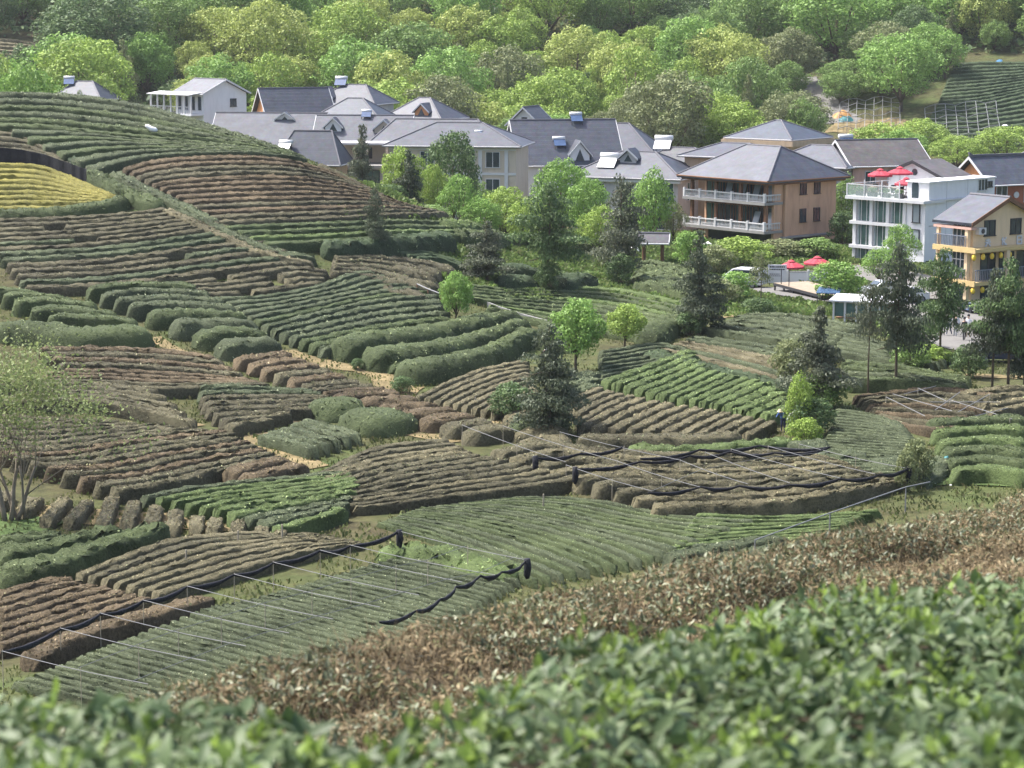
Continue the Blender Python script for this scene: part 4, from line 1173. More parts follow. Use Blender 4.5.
# ------------------------------------------------------------------ village
def mat_tiles(name, c, course=.42):
    """roof tiles: courses across the slope with a shadowed step, slight tone changes from tile to tile"""
    m, nt, b, N, L = _nt(name)
    tc = N.new('ShaderNodeTexCoord'); sx = N.new('ShaderNodeSeparateXYZ'); L(tc.outputs['Object'], sx.inputs['Vector'])
    mu = N.new('ShaderNodeMath'); mu.operation = 'DIVIDE'; mu.inputs[1].default_value = course; L(sx.outputs['Z'], mu.inputs[0])
    fr = N.new('ShaderNodeMath'); fr.operation = 'FRACT'; L(mu.outputs[0], fr.inputs[0])
    no = N.new('ShaderNodeTexNoise'); no.inputs['Scale'].default_value = .7; no.inputs['Detail'].default_value = 8; no.inputs['Roughness'].default_value = .78
    L(tc.outputs['Object'], no.inputs['Vector'])
    vo = N.new('ShaderNodeTexVoronoi'); vo.inputs['Scale'].default_value = 3.2; L(tc.outputs['Object'], vo.inputs['Vector'])
    r = ramp(N, [(.3, tuple(x * .66 for x in c)), (.5, c), (.7, tuple(x * 1.35 for x in c))]); L(no.outputs['Fac'], r.inputs['Fac'])
    mx = N.new('ShaderNodeMix'); mx.data_type = 'RGBA'; mx.blend_type = 'MULTIPLY'; mx.inputs['Factor'].default_value = .18
    L(r.outputs['Color'], mx.inputs['A']); L(vo.outputs['Color'], mx.inputs['B']); L(mx.outputs['Result'], b.inputs['Base Color'])
    bm = N.new('ShaderNodeBump'); bm.inputs['Strength'].default_value = .6; bm.inputs['Distance'].default_value = .14
    L(fr.outputs[0], bm.inputs['Height']); L(bm.outputs['Normal'], b.inputs['Normal'])
    b.inputs['Roughness'].default_value = .55; b.inputs['Specular IOR Level'].default_value = .35
    return m


def mat_wall(name, c, streak=.1):
    m, nt, b, N, L = _nt(name)
    tc = N.new('ShaderNodeTexCoord'); mp = N.new('ShaderNodeMapping'); mp.inputs['Scale'].default_value = (1.6, 1.6, .35)
    L(tc.outputs['Object'], mp.inputs['Vector'])
    no = N.new('ShaderNodeTexNoise'); no.inputs['Scale'].default_value = 1.3; no.inputs['Detail'].default_value = 7; no.inputs['Roughness'].default_value = .65
    L(mp.outputs['Vector'], no.inputs['Vector'])
    r = ramp(N, [(.28, tuple(x * (1 - streak * 2) for x in c)), (.5, c), (.75, tuple(min(.85, x * (1 + streak)) for x in c))])
    L(no.outputs['Fac'], r.inputs['Fac']); L(r.outputs['Color'], b.inputs['Base Color'])
    b.inputs['Roughness'].default_value = .85; b.inputs['Specular IOR Level'].default_value = .2
    return m


ROOF = dict(slate=mat_tiles('slate_tiles', (.066, .073, .094)), blue=mat_tiles('blue_slate_tiles', (.058, .072, .098)), grey=mat_tiles('grey_tiles', (.085, .085, .095)),
            brown=mat_tiles('brown_grey_tiles', (.10, .092, .09)), pale=mat_tiles('pale_slate_tiles', (.082, .089, .11)))
WALL = dict(white=mat_wall('white_render', (.68, .68, .69), .05), brown=mat_wall('brown_render', (.52, .33, .215)), ochre=mat_wall('ochre_render', (.70, .53, .34), .07),
            pink=mat_wall('pink_render', (.58, .37, .30)), orange=mat_wall('orange_render', (.55, .25, .11)), brick=mat_wall('red_brick_render', (.33, .12, .07)),
            beige=mat_wall('beige_render', (.50, .43, .34), .08), tan=mat_wall('tan_render', (.45, .34, .23)), grey=mat_wall('grey_render', (.33, .32, .32)), pale=mat_wall('pale_grey_render', (.42, .41, .41), .06))
m_trim = mat_solid('white_trim', (.55, .55, .55), .5, .4, .05)
m_glass = mat_solid('window_glass', (.035, .05, .06), .08, .6, .5, .9)
m_glass_green = mat_solid('green_tinted_glass', (.06, .11, .10), .07, .6, .45, .8)
m_dark = mat_solid('dark_metal', (.03, .03, .035), .5, .4, .2)
m_cap = mat_solid('ridge_tiles', (.10, .10, .115), .6, .3, .15)
m_gutter = mat_solid('grey_gutter', (.42, .41, .40), .5, .4, .1)
m_wood = mat_solid('brown_wood', (.17, .085, .045), .6, .3, .25, 2)
m_ltwood = mat_solid('light_wood', (.27, .215, .15), .6, .3, .2, 2)
m_tank = mat_solid('white_tank', (.6, .6, .59), .35, .5, .04)
m_panel = mat_solid('blue_collector', (.05, .09, .18), .15, .6, .2)
m_ochre_trim = mat_solid('yellow_trim', (.55, .41, .19), .6, .3, .08)
m_red = mat_solid('red_canvas', (.36, .045, .065), .7, .2, .08)
m_conc = mat_solid('concrete', (.26, .255, .24), .9, .2, .12, 1.5)
m_whitepaint = mat_solid('white_paint', (.56, .56, .57), .35, .5, .04)
m_blackfab = mat_solid('black_fabric', (.022, .022, .026), .8, .2, .2)
m_pale_glass = mat_solid('pale_curtained_glass', (.27, .31, .33), .15, .5, .12, 2)


def roof_hip(parent, w, dp, ev, rg, mat, ov=.6, rl=None, th=.16, name='roof', ox=0, oy=0, gut=None):
    """hip roof, ridge along x (rl = half ridge length); closed solid with fascia and ridge caps"""
    X, Y = w / 2 + ov, dp / 2 + ov
    rl = max(.15, X - Y) if rl is None else rl
    along = True
    if X < Y and rl == .15: along = False
    e = [(-X, -Y), (X, -Y), (X, Y), (-X, Y)]
    R = [(-rl, 0), (rl, 0)] if along else [(0, -(Y - X)), (0, Y - X)]
    V = [(x + ox, y + oy, ev) for x, y in e] + [(x + ox, y + oy, ev - th) for x, y in e] + [(x + ox, y + oy, rg) for x, y in R]
    mb = MB()
    if along: F_ = [(0, 1, 9, 8), (1, 2, 9), (2, 3, 8, 9), (3, 0, 8)]
    else: F_ = [(0, 1, 8), (1, 2, 9, 8), (2, 3, 9), (3, 0, 8, 9)]
    mb.add(V, F_ + [(0, 4, 5, 1), (1, 5, 6, 2), (2, 6, 7, 3), (3, 7, 4, 0), (7, 6, 5, 4)])
    caps = [(8, 9)] + ([(0, 8), (3, 8), (1, 9), (2, 9)] if along else [(0, 8), (1, 8), (2, 9), (3, 9)])
    for a, b in caps:
        mb.tube([V[a], V[b]], .10, 6, 1)
    # gutter
    for a, b in ((0, 1), (1, 2), (2, 3), (3, 0)):
        p, q = np.array(V[a]), np.array(V[b]); mb.tube([p + (0, 0, -.06), q + (0, 0, -.06)], .075, 5, 2)
    return mb.build(name, [mat, m_cap, gut or m_gutter], parent)


def roof_gable(parent, w, dp, ev, rg, mat, ov=.5, th=.16, name='roof', ox=0, oy=0, trim=None):
    """gable roof, ridge along x"""
    X, Y = w / 2 + ov, dp / 2 + ov
    k = (rg - ev) / (dp / 2); e2 = ev - k * ov
    mb = MB()
    for s in (-1, 1):
        a = [(-X + ox, s * Y + oy, e2), (X + ox, s * Y + oy, e2), (X + ox, oy, rg), (-X + ox, oy, rg)]
        b = [(x, y, z + th) for x, y, z in a]
        f = [(0, 1, 2, 3), (7, 6, 5, 4), (0, 4, 5, 1), (1, 5, 6, 2), (3, 7, 4, 0)] if s > 0 else [(3, 2, 1, 0), (4, 5, 6, 7), (1, 5, 4, 0), (2, 6, 5, 1), (0, 4, 7, 3)]
        mb.add(a + b, f)
        # rake boards
        for x in (-X + ox - .03, X + ox - .03):
            mb.poly([(x, s * Y + oy, e2 - .06), (x, oy, rg - .06), (x, oy, rg + th + .03), (x, s * Y + oy, e2 + th + .03)], (.06, 0, 0), 2)
        mb.tube([(-X + ox, s * (Y + .05) + oy, e2 + .06), (X + ox, s * (Y + .05) + oy, e2 + .06)], .07, 5, 2)
    mb.tube([(-X + ox, oy, rg + th), (X + ox, oy, rg + th)], .11, 6, 1)
    return mb.build(name, [mat, m_cap, trim or m_trim], parent)


def face(w, dp, f, u, out, z):
    return {'F': (u, -dp / 2 - out, z), 'B': (-u, dp / 2 + out, z), 'R': (w / 2 + out, u, z), 'L': (-w / 2 - out, -u, z)}[f]


def slab_on(mb, w, dp, f, u0, u1, z0, z1, a, b, m=0):
    """box on a wall face between out-distances a..b"""
    p = face(w, dp, f, u0, a, z0); q = face(w, dp, f, u1, b, z1)
    mb.box(min(p[0], q[0]), max(p[0], q[0]), min(p[1], q[1]), max(p[1], q[1]), min(z0, z1), max(z0, z1), m)


def window(parent, w, dp, f, u, z, ww, hh, frame=None, glass=None, mull=1, bar=False, name='window', fr=.07):
    """a framed window on a wall: frame (thing's part) with its pane (sub-part)"""
    fm = MB(); t = fr
    x0, x1, z0, z1 = u - ww / 2, u + ww / 2, z, z + hh
    slab_on(fm, w, dp, f, x0, x0 + t, z0, z1, -.02, .06); slab_on(fm, w, dp, f, x1 - t, x1, z0, z1, -.02, .06)
    slab_on(fm, w, dp, f, x0 + t, x1 - t, z1 - t, z1, -.02, .06); slab_on(fm, w, dp, f, x0 - .05, x1 + .05, z0 - t, z0, -.02, .11)
    for k in range(mull):
        c = x0 + (x1 - x0) * (k + 1) / (mull + 1); slab_on(fm, w, dp, f, c - .03, c + .03, z0, z1 - t, -.01, .05)
    if bar: slab_on(fm, w, dp, f, x0 + t, x1 - t, z0 + hh * .6, z0 + hh * .6 + .05, -.01, .045)
    o = fm.build(name, frame or m_trim, parent)
    g = MB(); slab_on(g, w, dp, f, x0 + t * .5, x1 - t * .5, z0, z1 - t * .5, -.03, .015)
    g.build('pane', glass or m_glass, o)
    return o


def heater(parent, x, y, z, rz=0, s=1.0, frame=False):
    """solar water heater: tank over a sloping collector"""
    mb = MB()
    mb.tube([(-.75 * s, .45 * s, .95 * s), (.75 * s, .45 * s, .95 * s)], .24 * s, 12)
    o = mb.build('water_heater', m_tank, parent, True); o.location = (x, y, z); o.rotation_euler = (0, 0, rz)
    p = MB(); p.poly([(-.7 * s, -.55 * s, .08 * s), (.7 * s, -.55 * s, .08 * s), (.7 * s, .35 * s, .85 * s), (-.7 * s, .35 * s, .85 * s)], (0, -.04, .05))
    for q in (-.65, .65):
        p.box(q * s - .03, q * s + .03, .4 * s, .46 * s, -.5 * s, .8 * s, 1); p.box(q * s - .03, q * s + .03, -.5 * s, -.44 * s, -.5 * s, .1 * s, 1)
    p.build('collector', [m_panel if not frame else m_tank, m_dark], o)
    return o


def body_walls(parent, w, dp, z1, mat, gable=None, z0=-.4, name='wall', ox=0, oy=0):
    """box walls; gable = ridge height when the ends rise to a gable (ridge along x)"""
    mb = MB(); X, Y = w / 2, dp / 2
    if gable is None: mb.box(-X + ox, X + ox, -Y + oy, Y + oy, z0, z1)
    else: mb.poly([(-X + ox, -Y + oy, z0), (-X + ox, -Y + oy, z1), (-X + ox, oy, gable), (-X + ox, Y + oy, z1), (-X + ox, Y + oy, z0)][::-1], (w, 0, 0))
    return mb.build(name, mat, parent)


def dormer(parent, x, y, z, w, h, dp, roofm, wallm, trim=None, glass=None):
    """small gabled dormer facing the front"""
    o = MB(); o.poly([(x - w / 2, y, z), (x + w / 2, y, z), (x + w / 2, y, z + h * .4), (x, y, z + h), (x - w / 2, y, z + h * .4)], (0, dp, 0))
    d = o.build('dormer', wallm, parent)
    r = MB()
    for s in (-1, 1):
        r.poly([(x, y - .25, z + h + .1), (x + s * (w / 2 + .25), y - .25, z + h * .4 - .14), (x + s * (w / 2 + .25), y - .25, z + h * .4 + .02), (x, y - .25, z + h + .26)], (0, dp + .25, 0), 0)
        r.poly([(x, y - .32, z + h + .06), (x + s * (w / 2 + .3), y - .32, z + h * .4 - .2), (x + s * (w / 2 + .3), y - .32, z + h * .4 - .02), (x, y - .32, z + h + .26)], (0, .06, 0), 1)
    r.build('dormer_roof', [roofm, trim or m_trim], d)
    g = MB(); g.poly([(x - w * .26, y - .04, z + .15), (x + w * .26, y - .04, z + .15), (x, y - .04, z + h * .7)], (0, .03, 0))
    g.build('pane', glass or m_glass, d)
    return d


def house_base(px, d, yaw, label, name='house', z0=None, off=(0, 0), cat='house'):
    p = at(px, 0, d); x, y = p[0] + off[0], p[1] + off[1]
    z = float(H(x, y)) if z0 is None else z0
    o = empty(name, (x, y, z), math.radians(yaw)); tag(o, label, cat, 'village houses')
    return o, z


def simple_house(px, d, yaw, w, dp, eave_py, ridge_py, kind, wall, roof, label, rl=None, ov=.6, wins=(), z0=None, group=None):
    o, z = house_base(px, d, yaw, label, z0=z0)
    ev, rg = zat(eave_py, d) - z, zat(ridge_py, d) - z
    if kind == 'hip':
        body_walls(o, w, dp, ev - .05, WALL[wall]); roof_hip(o, w, dp, ev, rg, ROOF[roof], ov, rl)
    else:
        body_walls(o, w, dp, ev - .05, WALL[wall], rg - .08); roof_gable(o, w, dp, ev, rg, ROOF[roof], ov)
    for f, u, z_, ww, hh, *k in wins:
        window(o, w, dp, f, u, ev + z_, ww, hh, *(k or []))
    return o, ev, rg


# --- far left
o, ev, rg = simple_house(82, 318, -12, 6.5, 6, 99, 81, 'hip', 'pale', 'slate', 'low slate roof with white heater peeping over the hilltop terrace', rl=1.2, wins=[('F', 0, -1.6, 1.2, 1.1)])
heater(o, -2.0, -.6, rg - .5, .3, 1.0)
# --- white gabled house
w_, dp_ = 6.2, 7.4
o, z = house_base(209, 319, -45, 'white gabled house with upper veranda behind the hilltop terrace')
ev, rg = zat(93, 316) - z, zat(80.5, 316) - z
body_walls(o, w_, dp_, ev - .05, WALL['white'], rg - .08)
roof_gable(o, w_, dp_, ev, rg, ROOF['pale'], .45)
window(o, w_, dp_, 'R', 1.4, ev - 1.9, 1.1, 1.1, m_dark)
for u in (-2.2, -.7, .9, 2.3): window(o, w_, dp_, 'F', u, ev - 2.3, .9, 1.9, m_trim, m_glass, 0)
for u in (-1.8, 1.6): window(o, w_, dp_, 'F', u, ev - 5.4, 1.5, 1.6, m_trim)
v = MB(); v.box(-w_ / 2 - 3.4, w_ / 2 - .1, -dp_ / 2 - 2.0, -dp_ / 2 - .02, ev - 3.0, ev - 2.75)
v.build('veranda_floor', WALL['white'], o)
v = MB(); 
for u in np.linspace(-w_ / 2 - 3.2, w_ / 2 - .3, 7): v.box(u - .09, u + .09, -dp_ / 2 - 1.95, -dp_ / 2 - 1.77, ev - 2.75, ev - .2)
v.build('veranda_posts', m_trim, o)
v = MB(); v.box(-w_ / 2 - 3.2, w_ / 2 - .2, -dp_ / 2 - 1.9, -dp_ / 2 - 1.82, ev - 1.85, ev - 1.77)
for u in np.linspace(-w_ / 2 - 3.1, w_ / 2 - .3, 26): v.box(u - .02, u + .02, -dp_ / 2 - 1.88, -dp_ / 2 - 1.84, ev - 2.75, ev - 1.85)
v.build('railing', m_trim, o)
v = MB(); v.poly([(-w_ / 2 - 3.6, -dp_ / 2 - 2.3, ev - .25), (w_ / 2 - .2, -dp_ / 2 - 2.3, ev - .25), (w_ / 2 - .2, -dp_ / 2 - .02, ev + .05), (-w_ / 2 - 3.6, -dp_ / 2 - .02, ev + .05)], (0, 0, .1))
v.build('veranda_roof', m_trim, o)
v = MB(); v.box(-w_ / 2 - 4.6, -w_ / 2 - .02, -dp_ / 2, dp_ / 2 - 1, -.4, ev - 3.1); v.build('side_wing', WALL['white'], o)
v = MB(); v.poly([(-w_ / 2 - 6.2, -dp_ / 2 - 3.2, ev - 3.9), (-w_ / 2 + 1.0, -dp_ / 2 - 3.2, ev - 3.9), (-w_ / 2 + .4, -dp_ / 2 - 1.9, ev - 3.05), (-w_ / 2 - 5.2, -dp_ / 2 + 1, ev - 2.6)], (0, 0, .14)); v.build('lean_to_roof', ROOF['pale'], o)
# --- orange ended house
o, ev, rg = simple_house(292, 303, 22, 8.4, 6.2, 113, 89, 'gable', 'orange', 'slate', 'slate-roofed house with bright orange gable end', wins=[('L', .6, -.6, .7, 1.2), ('L', -.9, -.8, .5, 1.0)])
v = MB(); v.poly([(-4.6, -5.6, ev - 1.9), (4.8, -5.6, ev - 1.9), (4.6, -3.3, ev - .35), (-4.6, -3.3, ev - .35)], (0, 0, .14)); v.build('lower_roof', ROOF['slate'], o)
v = MB(); v.box(-4.5, 4.6, -5.3, -3.12, -.4, ev - 2.0); v.build('front_wing', WALL['orange'], o)
# --- blue hip and its neighbour
o, ev, rg = simple_house(354, 312, -20, 8.2, 7.2, 103, 84.5, 'hip', 'pale', 'slate', 'hip-roofed house with white heater on the ridge and a glazed gable', rl=1.6)
dormer(o, -3.1, -3.6, ev + .1, 2.6, 1.9, 3, ROOF['slate'], WALL['white'], glass=m_panel); heater(o, -2.0, -.2, rg - .2, .2, 1.1)
o, ev, rg = simple_house(354, 292, -16, 9.2, 7.4, 121, 98, 'hip', 'grey', 'blue', 'blue-slate hip roof in front of the heater house', rl=1.0)
o, ev, rg = simple_house(424, 304, -24, 7.8, 7.2, 118, 97.5, 'hip', 'pale', 'slate', 'hip roof with an orange dormer behind the long pale roofs', rl=.8)
dormer(o, 1.2, -3.4, ev + .35, 1.9, 1.5, 2.4, ROOF['slate'], WALL['orange'])
# --- long pale roofs
o, ev, rg = simple_house(270, 284, -6, 12.8, 8.6, 141, 114, 'gable', 'white', 'pale', 'long pale roof just behind the crest of the hilltop terrace')
dormer(o, 1.8, -1.0, rg - .95, 2.0, 1.0, 1.2, ROOF['pale'], WALL['white'])
o, ev, rg = simple_house(364, 272, -5, 10.4, 8.0, 140, 116.5, 'gable', 'beige', 'pale', 'pale long roof right of the hill-crest roof')
dormer(o, -3.4, -2.6, ev + 1.0, 1.9, 1.5, 2.0, ROOF['slate'], WALL['white']); dormer(o, 2.6, -2.8, ev + .8, 2.2, 1.5, 2.2, ROOF['pale'], WALL['beige']); heater(o, .2, -.3, rg - .1, 0, .8)
o, ev, rg = simple_house(436, 266, -8, 15.0, 9.5, 149, 119, 'hip', 'beige', 'pale', 'widest pale hipped roof above the beige house', rl=4.8)
dormer(o, 2.2, -3.0, ev + 1.0, 2.2, 1.6, 2.4, ROOF['slate'], WALL['white'])
# --- annexe with a roof terrace
o, z = house_base(352, 243, -8, 'flat-roofed annexe with shaded terrace behind the grey conifer')
e2 = zat(165, 240) - z
w_, dp_ = 8.6, 6.0
body_walls(o, w_, dp_, e2 - .3, WALL['grey'])
v = MB(); v.box(-w_ / 2 - .5, w_ / 2 + .5, -dp_ / 2 - .5, dp_ / 2, e2 - .3, e2); v.build('terrace_slab', m_conc, o)
for u in (-2.9, 0, 2.6): window(o, w_, dp_, 'F', u, e2 - 2.2, 1.6, 1.7, m_dark, m_glass_green, 1)
v = MB()
for u in (-3.6, -1.2, 1.6, 3.8): v.box(u - .15, u + .15, -1.2, -.9, e2, e2 + 2.0)
v.build('terrace_posts', WALL['beige'], o)
v = MB(); v.box(-4.1, 4.2, -1.5, 2.6, e2 + 2.0, e2 + 2.2); v.build('terrace_roof', WALL['pale'], o)
v = MB(); v.box(-4.0, 4.1, 1.4, 2.5, e2, e2 + 2.0); v.build('back_room', WALL['beige'], o)
v = MB(); v.box(-2.6, -1.9, 1.34, 1.39, e2 + .1, e2 + 1.7); v.box(.6, 1.7, 1.34, 1.39, e2 + .4, e2 + 1.6); v.build('terrace_opening', m_dark, o)
# --- small hip with a heater in front of it
o, ev, rg = simple_house(311, 236, -10, 6.0, 4.6, 163, 130.5, 'hip', 'tan', 'slate', 'small hip roof with tilted white heater at the reddish terrace crest', rl=2.0, wins=[('F', 1.2, -1.5, 1.3, 1.1, m_trim, m_glass_green)])
heater(o, -2.5, -1.9, ev + 1.3, -.2, .95, frame=True)
# --- beige house
o, ev, rg = simple_house(459, 240, -9, 13.2, 8.4, 143.5, 122.5, 'hip', 'beige', 'slate', 'beige house with white-framed windows behind the dark tree', rl=2.4,
                         wins=[('F', 1.6, -2.15, 1.5, 1.6), ('F', 4.2, -2.15, 1.5, 1.6), ('F', 1.6, -4.9, 1.5, 1.6), ('F', 4.2, -4.9, 1.5, 1.6), ('F', -2.6, -2.15, 1.5, 1.6), ('F', -5.0, -2.15, 1.5, 1.6)])
v = MB(); slab_on(v, 13.2, 8.4, 'F', -6.6, 6.6, ev - .45, ev - .1, -.02, .12); slab_on(v, 13.2, 8.4, 'F', -6.6, 6.6, ev - 2.95, ev - 2.7, -.02, .08)
for u in (.3, 2.9, 5.6): slab_on(v, 13.2, 8.4, 'F', u - .18, u + .18, -.4, ev - .45, -.02, .1)
v.build('stone_bands', m_trim, o)
heater(o, 2.3, -2.0, ev + .85, -.1, .55)
# --- little white gable
o, ev, rg = simple_house(531, 304, 0, 4.6, 3.8, 121, 107.5, 'gable', 'white', 'slate', 'little white gable end standing over the long dormered roof')
o.rotation_euler = (0, 0, math.radians(68)); window(o, 4.6, 3.8, 'L', 0, ev - .2, .8, .8, m_dark)
# --- long dormered roof with white flank
o, ev, rg = simple_house(563, 252, 10, 10.6, 9.0, 158.5, 121, 'gable', 'white', 'slate', 'long slate roof with white-trimmed dormer and blue heater',
                         wins=[('F', 1.0, -2.0, 1.8, 1.5), ('F', 3.8, -2.0, 1.5, 1.5), ('F', -2.2, -2.0, 1.8, 1.5)])
dormer(o, 1.0, -4.6, ev - .25, 2.1, 2.2, 3, ROOF['slate'], WALL['white']); heater(o, -.9, -2.9, ev + 1.5, 0, .9); heater(o, 1.5, -.2, rg - .1, 0, .9)
# --- hip behind the pale hipped house
o, ev, rg = simple_house(612, 262, -12, 10.6, 9.0, 152, 123, 'hip', 'pale', 'slate', 'high hip roof between dormered roof and pale hipped house', rl=2.0)
# --- pale hipped house with the big glass bays
o, ev, rg = simple_house(640, 232, -24, 11.2, 7.6, 175, 151.5, 'hip', 'pale', 'slate', 'pale hipped house with leaning white collector and grey glazed bay', rl=1.8,
                         wins=[('F', 3.9, -2.3, 2.6, 1.9, m_trim, m_glass_green, 3), ('F', 3.9, -5.0, 2.6, 1.9, m_trim, m_glass, 2), ('F', .2, -2.3, 1.5, 1.7), ('F', -2.9, -2.3, 1.6, 1.7), ('R', 0, -2.3, 2.4, 1.8, m_trim, m_glass_green, 2)])
heater(o, -2.4, -2.3, ev + .75, 0, 1.3, frame=True); dormer(o, -.4, -1.9, ev + 1.3, 1.7, 1.2, 2.0, ROOF['slate'], WALL['pale'])
v = MB(); slab_on(v, 11.2, 7.6, 'F', -6.0, 6.0, ev - .42, ev - .17, -.1, .5); v.build('cornice', m_trim, o)
v = MB(); slab_on(v, 11.2, 7.6, 'F', 2.4, 5.5, ev - 3.6, ev - 2.4, -.02, .12); v.build('blue_grey_panel', mat_solid('blue_grey_cladding', (.25, .30, .34), .5, .4, .1), o)
# --- hip with rack beyond
o, ev, rg = simple_house(684, 247, -22, 8.6, 7.0, 166, 147.5, 'hip', 'pale', 'grey', 'grey hip roof carrying a cream heater rack', rl=1.4)
heater(o, -2.2, 0, rg - .3, .1, 1.3, frame=True)

# --- brown house with balconies
o, z = house_base(771, 212, -50, 'brown house with two white-railed balconies and hip roof')
w_, dp_ = 10.2, 9.4
# the near corner (w/2, -dp/2) stands at the pixel
ca, sa = math.cos(math.radians(-50)), math.sin(math.radians(-50))
o.location.x -= w_ / 2 * ca + dp_ / 2 * sa; o.location.y -= w_ / 2 * sa - dp_ / 2 * ca
dn = 212
ev = zat(180.5, dn) - z; rg = zat(146, dn + 6) - z
f1, f2 = zat(205, dn) - z, zat(233.5, dn) - z
mb = MB(); yb = -dp_ / 2 + 2.0
mb.box(-w_ / 2, w_ / 2 - .05, yb, dp_ / 2, -.4, ev - .06); mb.box(w_ / 2 - .3, w_ / 2, -dp_ / 2 + .9, yb - .01, -.4, ev - .06)
mb.build('wall', WALL['brown'], o)
roof_hip(o, w_, dp_, ev, rg, ROOF['slate'], .9, 2.2, th=.24, gut=m_wood)
mb = MB(); mb.box(-w_ / 2 - .6, w_ / 2 + .6, -dp_ / 2 - .55, dp_ / 2 + .6, ev - .42, ev - .26); mb.build('eave_board', m_wood, o)
for zf in (f1, f2):
    b = MB(); b.box(-w_ / 2 - .5, w_ / 2 + .12, -dp_ / 2 - .5, yb - .02, zf - .05, zf + .2)
    bo = b.build('balcony', m_conc, o)
    r = MB(); top = zf + .2
    r.box(-w_ / 2 - .45, w_ / 2 + .08, -dp_ / 2 - .45, -dp_ / 2 - .27, top + .62, top + .72)
    r.box(-w_ / 2 - .45, w_ / 2 + .08, -dp_ / 2 - .42, -dp_ / 2 - .30, top + .02, top + .1)
    for u in np.linspace(-w_ / 2 - .35, w_ / 2, 62): r.lathe([(.03, top + .1), (.055, top + .25), (.03, top + .45), (.04, top + .62)], (u, -dp_ / 2 - .36, 0), 6)
    for u in np.linspace(-w_ / 2 - .36, w_ / 2 - .02, 6): r.box(u - .11, u + .11, -dp_ / 2 - .47, -dp_ / 2 - .25, top, top + .85)
    r.box(w_ / 2 - .04, w_ / 2 + .1, -dp_ / 2 - .26, yb - .3, top + .62, top + .72)
    for v_ in np.linspace(-dp_ / 2 - .1, yb - .4, 9): r.lathe([(.03, top + .1), (.055, top + .25), (.03, top + .45), (.04, top + .62)], (w_ / 2 + .03, v_, 0), 6)
    r.build('balustrade', m_trim, bo)
    for u in np.linspace(-w_ / 2 + .2, w_ / 2 - .3, 4):
        p = MB(); p.box(u - .14, u + .14, -dp_ / 2 + .0, -dp_ / 2 + .28, zf + .2, (ev if zf == f1 else f1) - .06); p.build('pillar', m_wood, o)
    for k, u in enumerate(np.linspace(-w_ / 2 + 1.4, w_ / 2 - 1.6, 5)):
        window(o, w_, dp_ - 4.0 + 0, 'F', u, zf + .25, 1.9, 1.95, m_wood, m_glass, 1) if False else None
        g = MB(); g.box(u - 1.05, u + 1.05, yb - .05, yb - .015, zf + .25, zf + 2.15); gw = g.build('window', m_glass if k % 2 else m_glass_green, o)
        fm = MB()
        for q in (-1.08, -.36, .36, 1.02): fm.box(u + q, u + q + .07, yb - .1, yb - .055, zf + .22, zf + 2.2)
        fm.box(u - 1.08, u + 1.09, yb - .1, yb - .055, zf + 2.2, zf + 2.3); fm.build('window_frame', m_wood, gw)
        if k not in (0,) and not (zf == f2 and k in (1, 2)):
            c = MB(); c.poly([(u + .25, yb - .85, zf + .25), (u + 1.0, yb - .85, zf + .25), (u + 1.0, yb - .3, zf + 1.75), (u + .25, yb - .3, zf + 1.75)], (0, -.03, .02)); c.build('pale_screen', m_pale_glass, o)
    c = MB(); c.box(w_ / 2 - 1.9, w_ / 2 - .32, yb - .16, yb - .11, zf + .25, zf + 2.1); c.build('corner_glass', m_glass, o)
for zz in (f1 + .75, f2 + .8):
    for u in (.1, 2.0): window(o, w_, dp_, 'R', u, zz, .85, 1.25, m_dark, m_glass, 1)
mb = MB(); slab_on(mb, w_, dp_, 'R', -2.6, -2.2, .3, ev - .5, -.02, .28); mb.build('pilaster', WALL['brown'], o)
mb = MB(); slab_on(mb, w_, dp_, 'R', -2.9, 3.4, .75, .9, -.02, .6); mb.build('canopy', m_conc, o)
mb = MB(); slab_on(mb, w_, dp_, 'R', -2.0, 2.6, -.2, .7, -.02, .03); mb.build('ground_opening', m_dark, o)
mb = MB(); mb.box(-w_ / 2 + .6, w_ / 2 - .6, yb - .06, yb - .012, .0, f2 - .2); mb.build('ground_glazing', m_glass, o)
brown_house = o
# --- behind the brown house
simple_house(738, 233, -30, 8.5, 6.0, 155, 143, 'hip', 'tan', 'slate', 'low slate roof tucked behind the brown house, left side', rl=1.5)
simple_house(825, 236, -35, 8.8, 7.2, 164, 145, 'hip', 'grey', 'slate', 'grey-walled house just behind the brown house, right side', rl=1.2, wins=[('F', 1.0, -1.6, .9, 1.1), ('F', 2.8, -1.6, .9, 1.1), ('R', -1.5, -1.6, .9, 1.1), ('R', .5, -1.6, .9, 1.1), ('R', 2.4, -1.6, .9, 1.1)])
o, ev, rg = simple_house(781, 262, -38, 8.0, 8.0, 137, 120, 'hip', 'tan', 'blue', 'blue-slate pyramid roof with deep tan eaves behind the brown house', rl=.3, ov=.5)
mb = MB(); mb.box(-4.7, 4.7, -4.7, 4.7, ev - .75, ev - .18); mb.build('eave_band', WALL['tan'], o)
# --- pink house
o, ev, rg = simple_house(880, 236, 17, 8.2, 6.6, 161.5, 141, 'gable', 'pink', 'brown', 'pinkish house with gable window behind the roof terrace', ov=.5, wins=[('L', 0, -.1, .8, 1.0), ('F', -2.2, -1.9, 1.2, 1.2), ('F', .3, -1.9, 1.2, 1.2), ('F', 2.6, -1.9, 1.2, 1.2), ('F', -2.2, -4.6, 1.2, 1.2)])
heater(o, -3.2, .1, rg - .45, 0, 1.0)
